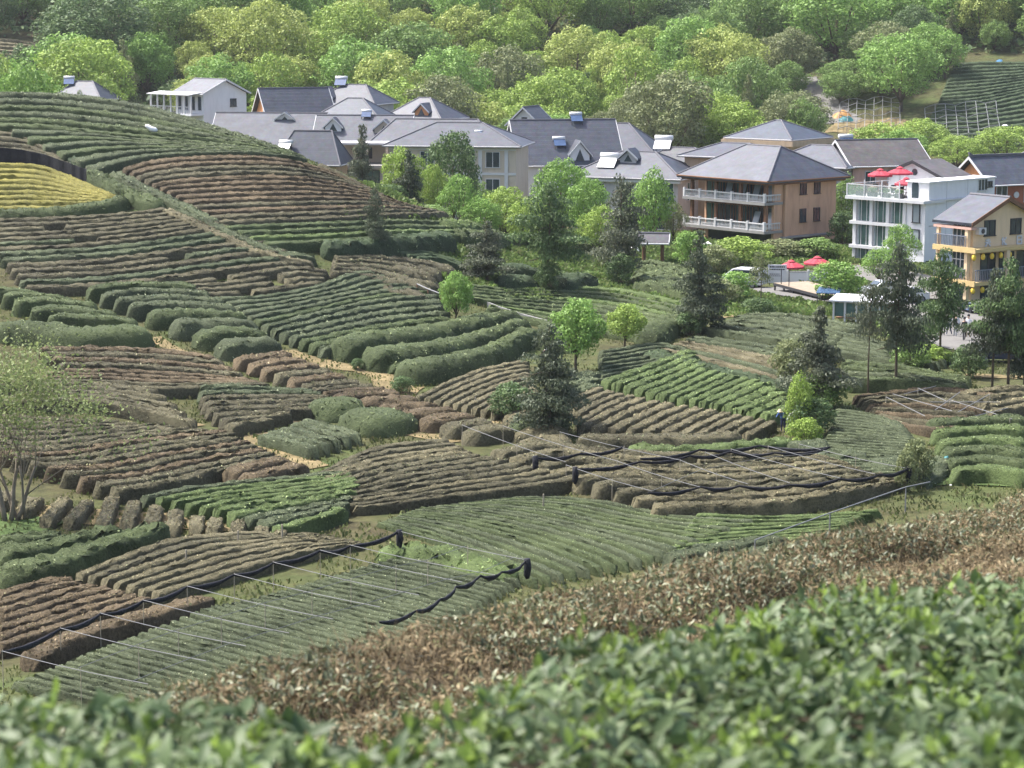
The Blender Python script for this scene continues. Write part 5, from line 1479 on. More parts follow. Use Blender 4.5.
# --- red-brown house at the right edge
o, ev, rg = simple_house(1003, 216, 27, 5.6, 5.2, 178.5, 157.5, 'gable', 'brick', 'slate', 'red-brick house with orange gable behind the yellow house', ov=.6, wins=[('F', -1.5, -2.0, 1.3, 1.7), ('F', 1.8, -2.0, 1.4, 1.6)])
mb = MB(); mb.poly([(-2.85, -2.6, ev - .2), (-2.85, 0, rg - .25), (-2.85, 2.6, ev - .2)], (.03, 0, 0)); mb.build('gable_panel', WALL['orange'], o)
mb = MB(); mb.box(-3.3, 3.3, -.12, .12, rg + .1, rg + .36)
for s in (-1, 1): mb.poly([(s * 2.9, -.1, rg + .36), (s * 3.4, -.1, rg + .36), (s * 3.4, -.1, rg + .6)], (0, .2, 0))
mb.build('ridge_crest', m_cap, o)
mb = MB(); mb.tube([(.2, -2.68, ev - 1.35), (.2, -2.6, ev - 1.35)], .3, 14); mb.build('white_disc', m_whitepaint, o)

# --- white cafe with roof terrace
o, z = house_base(931, 196, -47, 'white glass-fronted cafe with red parasols on its roof terrace', 'cafe', cat='cafe')
w_, dp_ = 7.7, 10.0
ca, sa = math.cos(math.radians(-47)), math.sin(math.radians(-47))
o.location.x -= w_ / 2 * ca + dp_ / 2 * sa; o.location.y -= w_ / 2 * sa - dp_ / 2 * ca
S3, S2, S1 = zat(201, 196) - z, zat(226.5, 196) - z, zat(251, 196) - z
TOP = zat(183.5, 196) - z
mb = MB(); mb.box(w_ / 2 - 2.0, w_ / 2, -dp_ / 2 + .05, dp_ / 2, -.4, S3 - .1); mb.box(-w_ / 2 + .4, w_ / 2 - 2.02, -dp_ / 2 + 2.6, dp_ / 2, -.4, S3 - .1)
mb.build('wall', WALL['white'], o)
for k, sz in enumerate((S3, S2, S1)):
    b = MB(); e = .55 if k == 0 else .25
    b.box(-w_ / 2 - e, w_ / 2 - 2.0 if k else w_ / 2 + .25, -dp_ / 2 - e, -dp_ / 2 + 2.58, sz - .24, sz + .02)
    if k == 0: b.box(-w_ / 2 - e, w_ / 2 + .25, -dp_ / 2 + 2.58, -dp_ / 2 + 6.4, sz - .1, sz + .02)
    b.build('floor_slab', m_whitepaint, o)
cols = np.linspace(-w_ / 2 + .15, w_ / 2 - 2.15, 4)
for u in cols:
    b = MB(); b.box(u - .17, u + .17, -dp_ / 2 - .05, -dp_ / 2 + .3, -.3, S3 - .24); b.build('column', m_whitepaint, o)
for lo, hi in ((S2, S3), (S1, S2), (0, S1)):
    for a, b_ in zip(cols[:-1], cols[1:]):
        g = MB(); g.box(a + .2, b_ - .2, -dp_ / 2 + .16, -dp_ / 2 + .2, lo + .04, hi - .26); gp = g.build('glass_wall', m_glass_green, o)
        f_ = MB()
        for q in (.22, (b_ - a) * .33, (b_ - a) * .66, b_ - a - .28): f_.box(a + q, a + q + .05, -dp_ / 2 + .11, -dp_ / 2 + .155, lo + .04, hi - .26)
        f_.build('mullions', m_trim, gp)
        c = MB(); c.box(a + .22, a + .22 + (b_ - a) * .11, -dp_ / 2 + .135, -dp_ / 2 + .158, lo + .1, hi - .3); c.build('curtain', m_pale_glass, gp)
window(o, w_, dp_, 'F', w_ / 2 - .9, S2 + .3, .8, 1.6, m_dark, m_pale_glass, 0); window(o, w_, dp_, 'F', w_ / 2 - .9, S1 + .3, .8, 1.5, m_dark, m_pale_glass, 0)
# upper storey: flat-topped block at the right, gable behind
mb = MB(); mb.box(w_ / 2 - 2.3, w_ / 2, -dp_ / 2 + .5, dp_ / 2, S3 + .02, TOP); mb.box(w_ / 2 - 2.45, w_ / 2 + .12, -dp_ / 2 + .38, dp_ / 2 + .1, TOP, TOP + .12); mb.build('upper_block', WALL['white'], o)
mb = MB(); xx = w_ / 2 - 1.45
mb.box(xx - .35, xx + .35, -dp_ / 2 + .46, -dp_ / 2 + .49, S3 + .15, S3 + 1.25); mb.lathe([(.001, 0), (.35, 0)], (xx, 0, 0), 16) if False else None
mb.poly([(xx + .35 * math.cos(a), -dp_ / 2 + .46, S3 + 1.25 + .35 * math.sin(a)) for a in np.linspace(0, math.pi, 9)], (0, .03, 0)); mb.build('arched_window', m_glass, o)
GA = zat(163, 203) - z; ge = zat(176, 203) - z
# gable block behind the terrace: ridge along y
mb = MB(); gx0, gx1 = -w_ / 2 - .6, w_ / 2 - 2.5; gy0, gy1 = -dp_ / 2 + 5.6, dp_ / 2 - 1.0
mb.poly([(gx0, gy0, S3), (gx1, gy0, S3), (gx1, gy0, ge), ((gx0 + gx1) / 2, gy0, GA), (gx0, gy0, ge)], (0, gy1 - gy0, 0)); mb.build('gable_block', WALL['white'], o)
mb = MB(); gm = (gx0 + gx1) / 2
for s in (-1, 1):
    xe = gm + s * ((gx1 - gx0) / 2 + .5); ze = ge - (GA - ge) / ((gx1 - gx0) / 2) * .5
    mb.poly([(gm, gy0 - .4, GA + .02), (xe, gy0 - .4, ze + .02), (xe, gy0 - .4, ze + .2), (gm, gy0 - .4, GA + .2)], (0, gy1 - gy0 + .8, 0), 0)
    mb.poly([(gm, gy0 - .46, GA - .06), (xe, gy0 - .46, ze - .06), (xe, gy0 - .46, ze + .22), (gm, gy0 - .46, GA + .22)], (0, .05, 0), 1)
mb.build('roof', [ROOF['brown'], m_dark], o)
mb = MB(); mb.tube([(gm, gy0 - .05, ge + .3), (gm, gy0 + .02, ge + .3)], .3, 16); mb.build('round_window', m_glass, o)
mb = MB()
for v_ in (-2.0, 1.0, 3.6): slab_on(mb, w_, dp_, 'R', v_, v_ + .03, .2, TOP, -.02, .012)
slab_on(mb, w_, dp_, 'R', -4.4, 4.8, S3 - .12, S3 + .03, -.02, .04); slab_on(mb, w_, dp_, 'R', -4.4, 4.8, S2 - .06, S2 + .02, -.02, .03); mb.build('wall_joints', WALL['pale'], o)
window(o, w_, dp_, 'R', 3.2, S3 + .5, 1.4, 1.0, m_trim, m_glass, 2); window(o, w_, dp_, 'R', 4.2, TOP - .75, .8, .5, m_dark)
# glass railing of the terrace
mb = MB(); ry = -dp_ / 2 - .45
mb.box(-w_ / 2 - .45, w_ / 2 - 2.4, ry, ry + .05, S3 + 1.02, S3 + 1.1); mb.box(-w_ / 2 - .45, -w_ / 2 - .4, ry + .05, -dp_ / 2 + 6, S3 + 1.02, S3 + 1.1)
for u in np.linspace(-w_ / 2 - .43, w_ / 2 - 2.42, 4): mb.box(u - .04, u + .04, ry - .02, ry + .06, S3 + .02, S3 + 1.5 if u > -4 else S3 + 1.1)
rl_ = mb.build('railing', m_trim, o)
gm_ = bpy.data.materials.new('clear_glass'); gm_.use_nodes = True
bs = gm_.node_tree.nodes['Principled BSDF']; bs.inputs['Base Color'].default_value = (.7, .85, .8, 1); bs.inputs['Roughness'].default_value = .03; bs.inputs['Alpha'].default_value = .14
mb = MB(); mb.box(-w_ / 2 - .42, w_ / 2 - 2.42, ry + .015, ry + .03, S3 + .05, S3 + 1.0); mb.build('glass', gm_, rl_)
cafe = o; CAFE = (w_, dp_, S3, z)

m_pipe_dark = mat_solid('blue_grey_rail', (.16, .18, .22), .5, .4, .1)
# --- yellow house
o, z = house_base(981, 171, -55, 'ochre yellow house with balconies, lanterns and white lettering')
w_, dp_ = 3.0, 6.6
ca, sa = math.cos(math.radians(-55)), math.sin(math.radians(-55))
o.location.x -= w_ / 2 * ca + dp_ / 2 * sa; o.location.y -= w_ / 2 * sa - dp_ / 2 * ca
ev = zat(221, 171) - z; f2, f1 = zat(248, 171) - z, zat(281, 171) - z
rg = ev + 1.45
mb = MB(); yb = -dp_ / 2
# gable faces right (+x): profile along y
prof_ = [(yb, -.4), (dp_ / 2, -.4), (dp_ / 2, ev), (0, rg), (yb, ev)]
mb.poly([(-w_ / 2 + .9, y_, z_) for y_, z_ in prof_], (w_ - .9, 0, 0)); mb.build('wall', WALL['ochre'], o)
k_ = (rg - ev) / (dp_ / 2)
mb = MB()
for s in (-1, 1):
    Y = dp_ / 2 + .7
    a = [(-w_ / 2 - .6, s * Y, ev - k_ * .7), (w_ / 2 + .45, s * Y, ev - k_ * .7), (w_ / 2 + .45, 0, rg), (-w_ / 2 - .6, 0, rg)]
    mb.poly(a, (0, 0, .2), 0)
    mb.poly([(w_ / 2 + .46, s * Y, ev - k_ * .7 - .1), (w_ / 2 + .46, 0, rg - .1), (w_ / 2 + .46, 0, rg + .22), (w_ / 2 + .46, s * Y, ev - k_ * .7 + .22)], (.06, 0, 0), 1)
mb.tube([(-w_ / 2 - .6, 0, rg + .2), (w_ / 2 + .5, 0, rg + .2)], .12, 6, 2)
mb.box(-w_ / 2 - .5, w_ / 2 + .4, -dp_ / 2 - .66, -dp_ / 2 - .1, ev - k_ * .7 - .32, ev - k_ * .7 - .12, 3)
mb.build('roof', [ROOF['slate'], m_wood, m_cap, WALL['pink']], o)
for zf, nm in ((f2, 'upper'), (f1, 'lower')):
    b = MB(); b.box(-w_ / 2 - .3, w_ / 2 + .02, -dp_ / 2 - .8, -dp_ / 2 - .01, zf - .22, zf + .02); b.box(w_ / 2 + .02, w_ / 2 + 1.0, -dp_ / 2 - .8, dp_ / 2, zf - .26, zf + .0)
    b.box(-w_ / 2 - .35, w_ / 2 + 1.05, -dp_ / 2 - .85, -dp_ / 2 - .75, zf - .3, zf + .1)
    bo = b.build('balcony', m_ochre_trim, o)
    r = MB(); 
    for u in np.linspace(-w_ / 2 - .25, w_ / 2 - .1, 20): r.box(u - .02, u + .02, -dp_ / 2 - .72, -dp_ / 2 - .68, zf + .02, zf + .85)
    r.box(-w_ / 2 - .3, w_ / 2 - .05, -dp_ / 2 - .74, -dp_ / 2 - .66, zf + .85, zf + .92)
    if zf == f1:
        for v_ in np.linspace(-dp_ / 2 - .6, dp_ / 2 - .2, 40): r.box(w_ / 2 + .9, w_ / 2 + .94, v_ - .02, v_ + .02, zf + .02, zf + .85)
        r.box(w_ / 2 + .88, w_ / 2 + .96, -dp_ / 2 - .65, dp_ / 2 - .1, zf + .85, zf + .92)
    r.build('railing', m_pipe_dark, bo)
    g = MB(); g.box(-w_ / 2 + .95, w_ / 2 - .3, -dp_ / 2 - .04, -dp_ / 2 - .012, zf + .1, zf + 2.15); gp = g.build('balcony_glazing', m_glass, o)
    f_ = MB()
    for u in np.linspace(-w_ / 2 + .95, w_ / 2 - .36, 5): f_.box(u, u + .06, -dp_ / 2 - .09, -dp_ / 2 - .045, zf + .1, zf + 2.15)
    f_.box(-w_ / 2 + .95, w_ / 2 - .3, -dp_ / 2 - .088, -dp_ / 2 - .047, zf + 1.5, zf + 1.56); f_.build('mullions', m_trim, gp)
    p = MB(); p.box(-w_ / 2 - .22, -w_ / 2 + .02, -dp_ / 2 - .6, -dp_ / 2 - .36, zf + .02, (ev - .5 if zf == f2 else f2 - .24)); p.build('pillar', WALL['ochre'], o)
    p = MB(); p.box(w_ / 2 - .3, w_ / 2 + .01, -dp_ / 2 - .6, -dp_ / 2 - .3, zf + .02, (ev - .5 if zf == f2 else f2 - .24)); p.build('pillar', WALL['ochre'], o)
p = MB(); p.box(w_ / 2 - .3, w_ / 2 + .01, -dp_ / 2 - .6, -dp_ / 2 - .3, -.3, f1 - .24); p.build('pillar', WALL['ochre'], o)
p = MB(); p.box(w_ / 2 + .7, w_ / 2 + 1.0, -dp_ / 2 + 2.6, -dp_ / 2 + 2.95, -.3, f2 - .27); p.build('pillar', WALL['ochre'], o)
g = MB(); g.box(-w_ / 2 + .95, w_ / 2 - .3, -dp_ / 2 - .04, -dp_ / 2 - .012, .1, f1 - .4); g.build('ground_glazing', m_glass, o)
window(o, w_, dp_, 'R', -1.6, f2 + .85, 1.2, 1.15, m_dark, m_glass, 1); window(o, w_, dp_, 'R', 1.2, f2 + .85, 1.2, 1.15, m_dark, m_glass, 1)
for v_ in (-1.7, .3, 2.2): window(o, w_, dp_, 'R', v_, f1 + .1, 1.6, 1.9, m_dark, m_glass, 1)
window(o, w_, dp_, 'R', -1.6, .2, 1.6, 1.6, m_dark, m_glass, 1)
a = MB(); slab_on(a, w_, dp_, 'R', -3.1, -2.35, f2 + 1.0, f2 + 1.5, -.02, .4); ac = a.build('air_conditioner', m_whitepaint, o)
a = MB(); a.tube([(w_ / 2 + .4, -2.7, f2 + 1.25), (w_ / 2 + .42, -2.7, f2 + 1.25)], .19, 14); a.build('fan_grille', m_dark, ac)


def glyph(strokes, y0, z0, s, xw):
    mb = MB()
    for (a0, b0, a1, b1) in strokes:
        d = np.array([0, (a1 - a0) * s, (b1 - b0) * s]); L_ = np.linalg.norm(d); d /= L_; n = np.array([0, -d[2], d[1]])
        mb.obox(np.array([xw + .03, y0 + a0 * s, z0 + b0 * s]) - n * .055, d * L_, n * .11, (.05 + .004 * len(mb.v) / 8, 0, 0))
    return mb.build('sign_letter', m_whitepaint, o)


glyph([(.1, .78, .9, .78), (.02, .5, .98, .5), (.5, .98, .5, .5), (.5, .5, .05, 0), (.5, .5, .95, 0)], -2.1, f2 + .04, .6, w_ / 2)
glyph([(.25, 1, .25, 0), (.0, .7, .5, .7), (.9, .95, .35, .5), (.35, .5, .95, 0), (.6, .3, .6, 0)], -.35, f2 + .04, .6, w_ / 2)
glyph([(.1, 1, .1, 0), (.1, 1, .9, 1), (.9, 1, .9, 0), (.1, .5, .9, .5), (.1, .02, .9, .02)], 1.3, f2 + .04, .6, w_ / 2)
yellow = o; bpy.context.view_layer.update()


def lantern(p, k, zone):
    mb = MB(); mb.lathe([(.02, .0), (.10, -.04), (.16, -.16), (.17, -.28), (.14, -.40), (.08, -.47), (.01, -.48)], n=12)
    t = empty('lantern', p); mb.build('shade', m_lant, t, True)
    c = MB(); c.tube([(0, 0, .12), (0, 0, 0)], .012, 5); c.lathe([(.05, -.47), (.06, -.52), (.001, -.53)], n=8); c.build('cord', m_dark, t)
    tag(t, '%s yellow lantern from the left under the %s balcony of the ochre house' % (ORD[k], zone), 'lantern', 'yellow lanterns')


m_lant = mat_solid('yellow_paper', (.75, .52, .06), .6, .3, .06)
for k in range(5):
    lantern(yellow.matrix_world @ Vector((w_ / 2 + .8, -dp_ / 2 - .7 + k * .95, f2 - .36)), k, 'upper')
for k in range(3):
    lantern(yellow.matrix_world @ Vector((w_ / 2 + .8, -dp_ / 2 - .7 + k * 1.0, f1 - .36)), k, 'lower')
# ------------------------------------------------------------------ shade frames, nets, poles
m_pipe = mat_solid('galvanised_pipe', (.17, .173, .175), .55, .5, .1, 6)
m_post = mat_solid('bamboo_post', (.33, .29, .22), .8, .2, .25, 3)
m_net = mat_solid('black_shade_net', (.012, .013, .018), .75, .25, .4, 5, bump=.8, bscale=14)


def px3(pts, lift):
    p = np.asarray(pts, float)
    q = cast(p[:, 0], p[:, 1], lift)
    return [np.array([a[0], a[1], float(H(a[0], a[1])) + lift]) for a in q]


def net_roll(parent, pts, rmax=.065, seed=0, tail=0):
    """a gathered black net hanging in swags along a wire"""
    r = random.Random(seed); P = []; R = []
    for a, b in zip(pts[:-1], pts[1:]):
        n = max(5, int(np.linalg.norm(b - a) / .28))
        for i in range(n):
            t = i / n; s = math.sin(math.pi * t)
            P.append(a * (1 - t) + b * t + np.array([r.uniform(-.03, .03), r.uniform(-.03, .03), -.16 * s - .03])); R.append(rmax * (.45 + .55 * s) * r.uniform(.75, 1.2))
    P.append(pts[-1]); R.append(rmax * .5)
    mb = MB(); mb.tube(P, R, 8)
    # flatten a little and let it hang
    V = np.array(mb.v); c = np.repeat(np.array(P), 8, axis=0); d = V - c; d[:, 2] *= 1.25; d[d[:, 2] < 0, 2] *= 1.5; V = c + d
    mb.v = [tuple(v) for v in V]
    if tail:
        e = pts[-1] if tail > 0 else pts[0]
        mb.tube([e + (0, 0, .05), e + (.03, 0, -.3), e + (0, .03, -.62), e + (.02, 0, -.75)], [.12, .15, .12, .06], 8)
    return mb.build('net_roll', m_net, parent, True)


def frame(label, net_lines, beams, lift, posts=True, extra=(), tails=()):
    o = empty('tea_shelter', (0, 0, 0)); k = 0
    for i, ln in enumerate(net_lines):
        net_roll(o, px3(ln, lift), seed=i + 3, tail=tails[i] if i < len(tails) else 0)
    done = []
    for a, b in beams:
        P = px3([a, b], lift)
        n = 6; pts = [P[0] * (1 - t) + P[1] * t + np.array([0, 0, -.06 * math.sin(math.pi * t)]) for t in np.linspace(0, 1, n)]
        mb = MB(); mb.tube(pts, .012, 6); mb.build('beam', m_pipe, o)
        for q in (P[0], P[0] * .45 + P[1] * .55):
            if any(np.linalg.norm(q - w) < .8 for w in done): continue
            done.append(q); g = float(H(q[0], q[1]))
            p = MB(); p.tube([(q[0], q[1], g - .3), (q[0] + .01, q[1], q[2] + .04)], .014, 6); p.build('post', m_post, o); k += 1
    for ln in extra:
        mb = MB(); mb.tube(px3(ln, lift), .010, 5); mb.build('cross_wire', m_pipe, o)
    tag(o, label, 'shade shelter')
    return o


A = [(2, 651), (60, 628), (100, 613), (143, 600), (187, 586), (234, 574), (273, 562), (320, 550), (350, 545), (399, 531)]
B = [(a + 146 * (1 - .0 * i), b + 33) for i, (a, b) in enumerate(A)]
B[-1] = (527, 560); B[-2] = (495, 575); B[-3] = (462, 582)
mid = lambda f: [(a[0] * (1 - f) + b[0] * f, a[1] * (1 - f) + b[1] * f) for a, b in zip(A, B)]
frame('pipe shade frame with black nets rolled back over the narrow lower-left rows', [A, [(380, 621), (415, 610), (440, 598), (456, 586), (480, 575), (502, 571), (527, 560)]], list(zip(A, B)), 1.25, extra=[mid(.52), mid(.9)], tails=(1, 1))
frame('sagging shade frame with three black net rolls in the middle right', [[(535, 457), (580, 453), (625, 446)], [(575, 468), (640, 461), (690, 455), (730, 451), (775, 452), (828, 448)], [(648, 492), (700, 486), (740, 485), (790, 484), (840, 478), (880, 474), (909, 467)], [(640, 458), (700, 449), (760, 445), (830, 447)]],
      [((462, 425), (566, 462)), ((503, 426), (617, 461)), ((566, 465), (652, 491)), ((617, 461), (700, 487)), ((560, 432), (680, 460)), ((680, 460), (748, 484)), ((705, 452), (790, 483)), ((731, 449), (840, 478)), ((768, 446), (875, 474)), ((799, 444), (905, 468))],
      1.2, tails=(-1, -1, 1, 0), extra=[[(652, 491), (700, 470), (760, 458), (830, 452)]])
# long white pole
o = empty('shade_pole', (0, 0, 0)); P = px3([(755, 540), (830, 513), (906, 487), (930, 482)], 1.1)
mb = MB(); mb.tube(P, .028, 8); mb.build('rail', m_pipe, o)
for q in (P[0], P[1], P[2]):
    mb = MB(); mb.tube([(q[0], q[1], float(H(q[0], q[1])) - .2), (q[0], q[1], q[2])], .03, 6); mb.build('post', m_pipe, o)
tag(o, 'long white pipe rail on thin posts beside the brown foreground bank', 'rail')
# fallen pipes, right
o = empty('pipe_heap', (0, 0, 0))
for a, b in [((886, 397), (925, 416)), ((893, 394), (952, 411)), ((918, 388), (946, 401)), ((950, 400), (1012, 419)), ((904, 394), (936, 386)), ((958, 412), (990, 394)), ((930, 402), (1000, 402)), ((935, 410), (960, 392)), ((975, 416), (1008, 408))]:
    P = px3([a, b], .75); mb = MB(); mb.tube(P, .02, 6); mb.build('pipe', m_pipe, o)
for a in [(886, 397), (918, 388), (950, 400), (990, 394), (1010, 418)]:
    q = px3([a], .8)[0]; mb = MB(); mb.tube([(q[0], q[1], float(H(q[0], q[1])) - .2), q], .025, 6); mb.build('post', m_post, o)
tag(o, 'collapsed grey pipe frame lying over the brown plot', 'pipe frame')
# marker posts
for px_, py_, h_, lab in [(78, 566, .75, 'short white marker post by the loose corner rows'), (282, 548, 1.0, 'dark thin post in the olive plot above the net'), (238, 552, .9, 'pinkish thin post in the olive plot above the net'), (328, 412, .6, 'tiny white post in the bright green mounds'), (186, 572, .9, 'leaning thin post near the middle of the black net'), (475, 410, .7, 'wooden stake at the curved tan rows'), (543, 512, .8, 'pale stake at the back of the broad open plot')]:
    g = px3([(px_, py_)], 0)[0]; mb = MB(); mb.tube([g - (0, 0, .2), g + (.02, 0, h_)], [.045, .035], 7); mb.tube([g + (.02, 0, h_), g + (.02, 0, h_ + .03)], [.035, .01], 7)
    tag(mb.build('marker_post', m_post if 'w' not in lab.split()[1] else m_pipe), lab, 'post')
# black net wall above the golden terrace
P = px3([(-8, 155), (20, 158), (45, 163), (70, 172), (86, 178)], .5)
o = empty('net_wall', (0, 0, 0)); mb = MB(); rr_ = random.Random(4)
pts = [p_ * (1 - t) + q_ * t for p_, q_ in zip(P[:-1], P[1:]) for t in np.linspace(0, 1, 10)[:-1]] + [P[-1]]
for i in range(len(pts) - 1):
    a, b = pts[i].copy(), pts[i + 1].copy(); ga, gb = float(H(a[0], a[1])), float(H(b[0], b[1])); oa, ob = .06 * math.sin(i * 1.3), .06 * math.sin((i + 1) * 1.3)
    mb.poly([(a[0], a[1] + oa, ga - .1), (b[0], b[1] + ob, gb - .1), (b[0], b[1] + ob, gb + 1.15), (a[0], a[1] + oa, ga + 1.15)], (0, .05, 0))
mb.build('net', m_net, o)
for q in P: m2 = MB(); m2.tube([(q[0], q[1] + .12, float(H(q[0], q[1])) - .2), (q[0], q[1] + .12, float(H(q[0], q[1])) + 1.25)], .035, 6); m2.build('post', m_post, o)
tag(o, 'low black net fence along the top of the golden terrace', 'fence')
# pipe frames on the hill foot, upper right
def hill_frame(x0, x1, y0, y1, d, nx_, ny_, hh, label):
    o = empty('pipe_shelter', (0, 0, 0))
    p0, p1 = at(x0, y1, d), at(x1, y1, d)
    W_, D_ = p1[0] - p0[0], 16
    G = lambda u, v: (p0[0] + W_ * u + 2.5 * v, d + D_ * v)
    for i in range(nx_ + 1):
        pts = []
        for j in range(ny_ + 1):
            x, y = G(i / nx_, j / ny_); z = float(H(x, y)); pts.append((x, y, z + hh + .3 * math.sin(i * 2 + j)))
            m3 = MB(); m3.tube([(x, y, z - .2), pts[-1]], .03, 5); m3.build('post', m_pipe, o)
        m3 = MB(); m3.tube(pts, .05, 5); m3.build('rail', m_pipe, o)
    for j in range(ny_ + 1):
        pts = []
        for i in range(nx_ + 1):
            x, y = G(i / nx_, j / ny_); pts.append((x, y, float(H(x, y)) + hh + .06 + .3 * math.sin(i * 2 + j)))
        m3 = MB(); m3.tube(pts, .05, 5); m3.build('rail', m_pipe, o)
    tag(o, label, 'pipe frame')


hill_frame(838, 900, 110, 128, 345, 7, 5, 1.1, 'bare white pipe frame at the foot of the wood above the pink house')
hill_frame(926, 1000, 120, 150, 338, 7, 5, 1.1, 'bare white pipe frame below the far dark tea terrace')
ribbon('rock_clearing', [(806, 78), (815, 90), (822, 108), (832, 124)], [3, 6, 7, 9], 'pale_paving', .12, d1=470)
ribbon('earth_clearing', [(832, 126), (870, 128), (930, 138), (1000, 146)], [7, 12, 14, 12], 'straw_soil', .10, d1=470)


def tarp(px, py, w, d_, h, mat, label, d1=470, name='tarp', cat='tarp'):
    q = cast([px], [py], 0, 62, d1)[0]; x, y = q[:2]; n = 9; V = []
    r = random.Random(int(px))
    for i in range(n):
        for j in range(n):
            u, v = i / (n - 1) - .5, j / (n - 1) - .5
            V.append((x + u * w, y + v * d_, float(H(x + u * w, y + v * d_)) + .02 + h * max(0, (1 - (2 * abs(u)) ** 2.2) * (1 - (2 * abs(v)) ** 2.2)) * r.uniform(.75, 1.1)))
    I = np.arange(n * n).reshape(n, n); Q = np.stack([I[:-1, :-1], I[1:, :-1], I[1:, 1:], I[:-1, 1:]], -1).reshape(-1, 4)
    tag(link(name, fast_mesh(name, np.array(V), Q, mat, smooth_=True)), label, cat)


m_blue = mat_solid('blue_sheet', (.03, .13, .26), .5, .3, .1); m_teal = mat_solid('teal_sheet', (.02, .13, .14), .5, .3, .1); m_orange = mat_solid('orange_sheet', (.36, .19, .06), .6, .3, .1); m_sheet = mat_solid('white_sheet', (.75, .75, .74), .6, .3, .05)
tarp(1000, 63, 1.2, 2.6, .6, m_blue, 'bright blue sheet on the far dark tea terrace')
tarp(842, 117, 3.0, 2.4, 1.0, m_orange, 'orange sheet by the white pipe frame')
tarp(846, 121, 2.4, 2.0, .8, m_teal, 'teal sheet in front of the orange sheet')
tarp(1005, 131, 2.2, 2.0, .9, m_sheet, 'white sheet at the end of the right pipe frame')
tarp(962, 483, 1.3, .9, .35, m_sheet, 'white bag lying on the grass behind the brown bank', 205, 'bag', 'bag')
tarp(946, 469, .6, .5, .6, m_teal, 'teal bag beside the lower right green rows', 205, 'bag', 'bag')
# white sack on the hilltop rows
q = px3([(151, 129)], .95)[0]
mb = MB(); mb.tube([q + (-.45, 0, .28), q + (-.28, 0, .22), q + (0, 0, .02), q + (.3, 0, -.08), q + (.5, 0, -.1)], [.07, .16, .2, .22, .1], 10)
tag(mb.build('sack', m_sheet, None, True), 'white sack lying across the green hilltop rows', 'sack')
# hand rail and low wall
o = empty('hand_rail', (0, 0, 0)); P = px3([(417, 284), (428, 289), (441, 294)], .9)
mb = MB(); mb.tube(P, .05, 7); mb.build('rail', m_pipe, o)
for q in P: mb = MB(); mb.tube([(q[0], q[1], float(H(q[0], q[1])) - .2), q], .05, 6); mb.build('post', m_wood, o)
tag(o, 'short pale hand rail above the small round tree', 'rail')
P = px3([(478, 304), (500, 313), (522, 320), (548, 327)], 0); mb = MB()
for a, b in zip(P[:-1], P[1:]):
    mb.obox(a - (0, 0, .2), b - a, (0, .3, 0), (0, 0, .62))
tag(mb.build('low_wall', m_conc), 'low pale stone wall below the flat green field', 'wall')
# ------------------------------------------------------------------ plaza, parasols, vehicles, people
ribbon('paving', [(770, 288), (840, 300), (905, 308), (955, 318), (975, 342), (1030, 352)], [5, 5, 6, 7, 7, 6], 'pale_paving', .07, raggedness=.1)
ribbon('paving', [(835, 268), (880, 275), (920, 285), (960, 300)], [5, 6, 7, 8], 'pale_paving', .09, raggedness=.1)
ribbon('grass_bank', [(640, 246), (700, 250), (760, 262), (790, 268)], [8, 9, 7, 4], 'bank_grass', .06, raggedness=.3)


def parasol(loc, r, h, rz, label):
    o = empty('parasol', loc, rz)
    mb = MB(); mb.tube([(0, 0, 0), (0, 0, h + .45)], .03, 8); mb.build('pole', m_trim, o)
    n = 8; V = []; F_ = []
    rings = [(0.05, .42), (.5, .27), (1.0, 0.0), (1.0, -.16)]
    for q, (rr, z) in enumerate(rings):
        for j in range(n * 4):
            a = 2 * math.pi * j / (n * 4); f = 1 - .05 * (j % 4 in (1, 2, 3)) * (q > 0) - .02 * (j % 4 == 2) * (q > 0)
            V.append((r * rr * f * math.cos(a), r * rr * f * math.sin(a), h + z - (.035 if j % 4 == 2 and q == 1 else 0)))
    m = n * 4
    for q in range(len(rings) - 1):
        for j in range(m): F_.append((q * m + j, (q + 1) * m + j, (q + 1) * m + (j + 1) % m, q * m + (j + 1) % m))
    F_.append(tuple(range(m)))
    mb = MB(); mb.add(V, F_); c = mb.build('canopy', m_red, o)
    sm = c.modifiers.new('thickness', 'SOLIDIFY'); sm.thickness = .02
    t = MB(); t.lathe([(.3 * r, h + .40), (.16 * r, h + .5), (.01, h + .56)], n=16); t.build('vent', m_red, o)
    b = MB(); b.lathe([(.001, .1), (.26, .1), (.3, .02), (.3, 0), (.001, 0)], n=16); b.build('base', m_conc, o)
    tag(o, label, 'parasol', 'red parasols')


def chair(loc, rz, label):
    o = empty('cafe_chair', loc, rz)
    mb = MB(); mb.box(-.22, .22, -.22, .22, .42, .47); mb.build('seat', m_blackfab, o, bevel=.015)
    mb = MB(); mb.poly([(-.22, .2, .47), (.22, .2, .47), (.22, .28, .9), (-.22, .28, .9)], (0, .04, 0)); mb.build('backrest', m_blackfab, o, bevel=.015)
    for x in (-.19, .19):
        for y in (-.19, .19): mb = MB(); mb.tube([(x, y, .42), (x * 1.1, y * 1.1, 0)], .018, 6); mb.build('leg', m_dark, o)
    tag(o, label, 'chair', 'dark chairs on the cafe roof terrace')


def table(loc, label):
    o = empty('cafe_table', loc)
    mb = MB(); mb.lathe([(.001, .70), (.42, .70), (.44, .72), (.42, .74), (.001, .74)], n=24); mb.build('tabletop', m_ltwood, o)
    mb = MB(); mb.lathe([(.24, 0), (.24, .03), (.04, .06), (.035, .70)], n=16); mb.build('pedestal', m_dark, o)
    tag(o, label, 'table', 'tables on the cafe roof terrace')


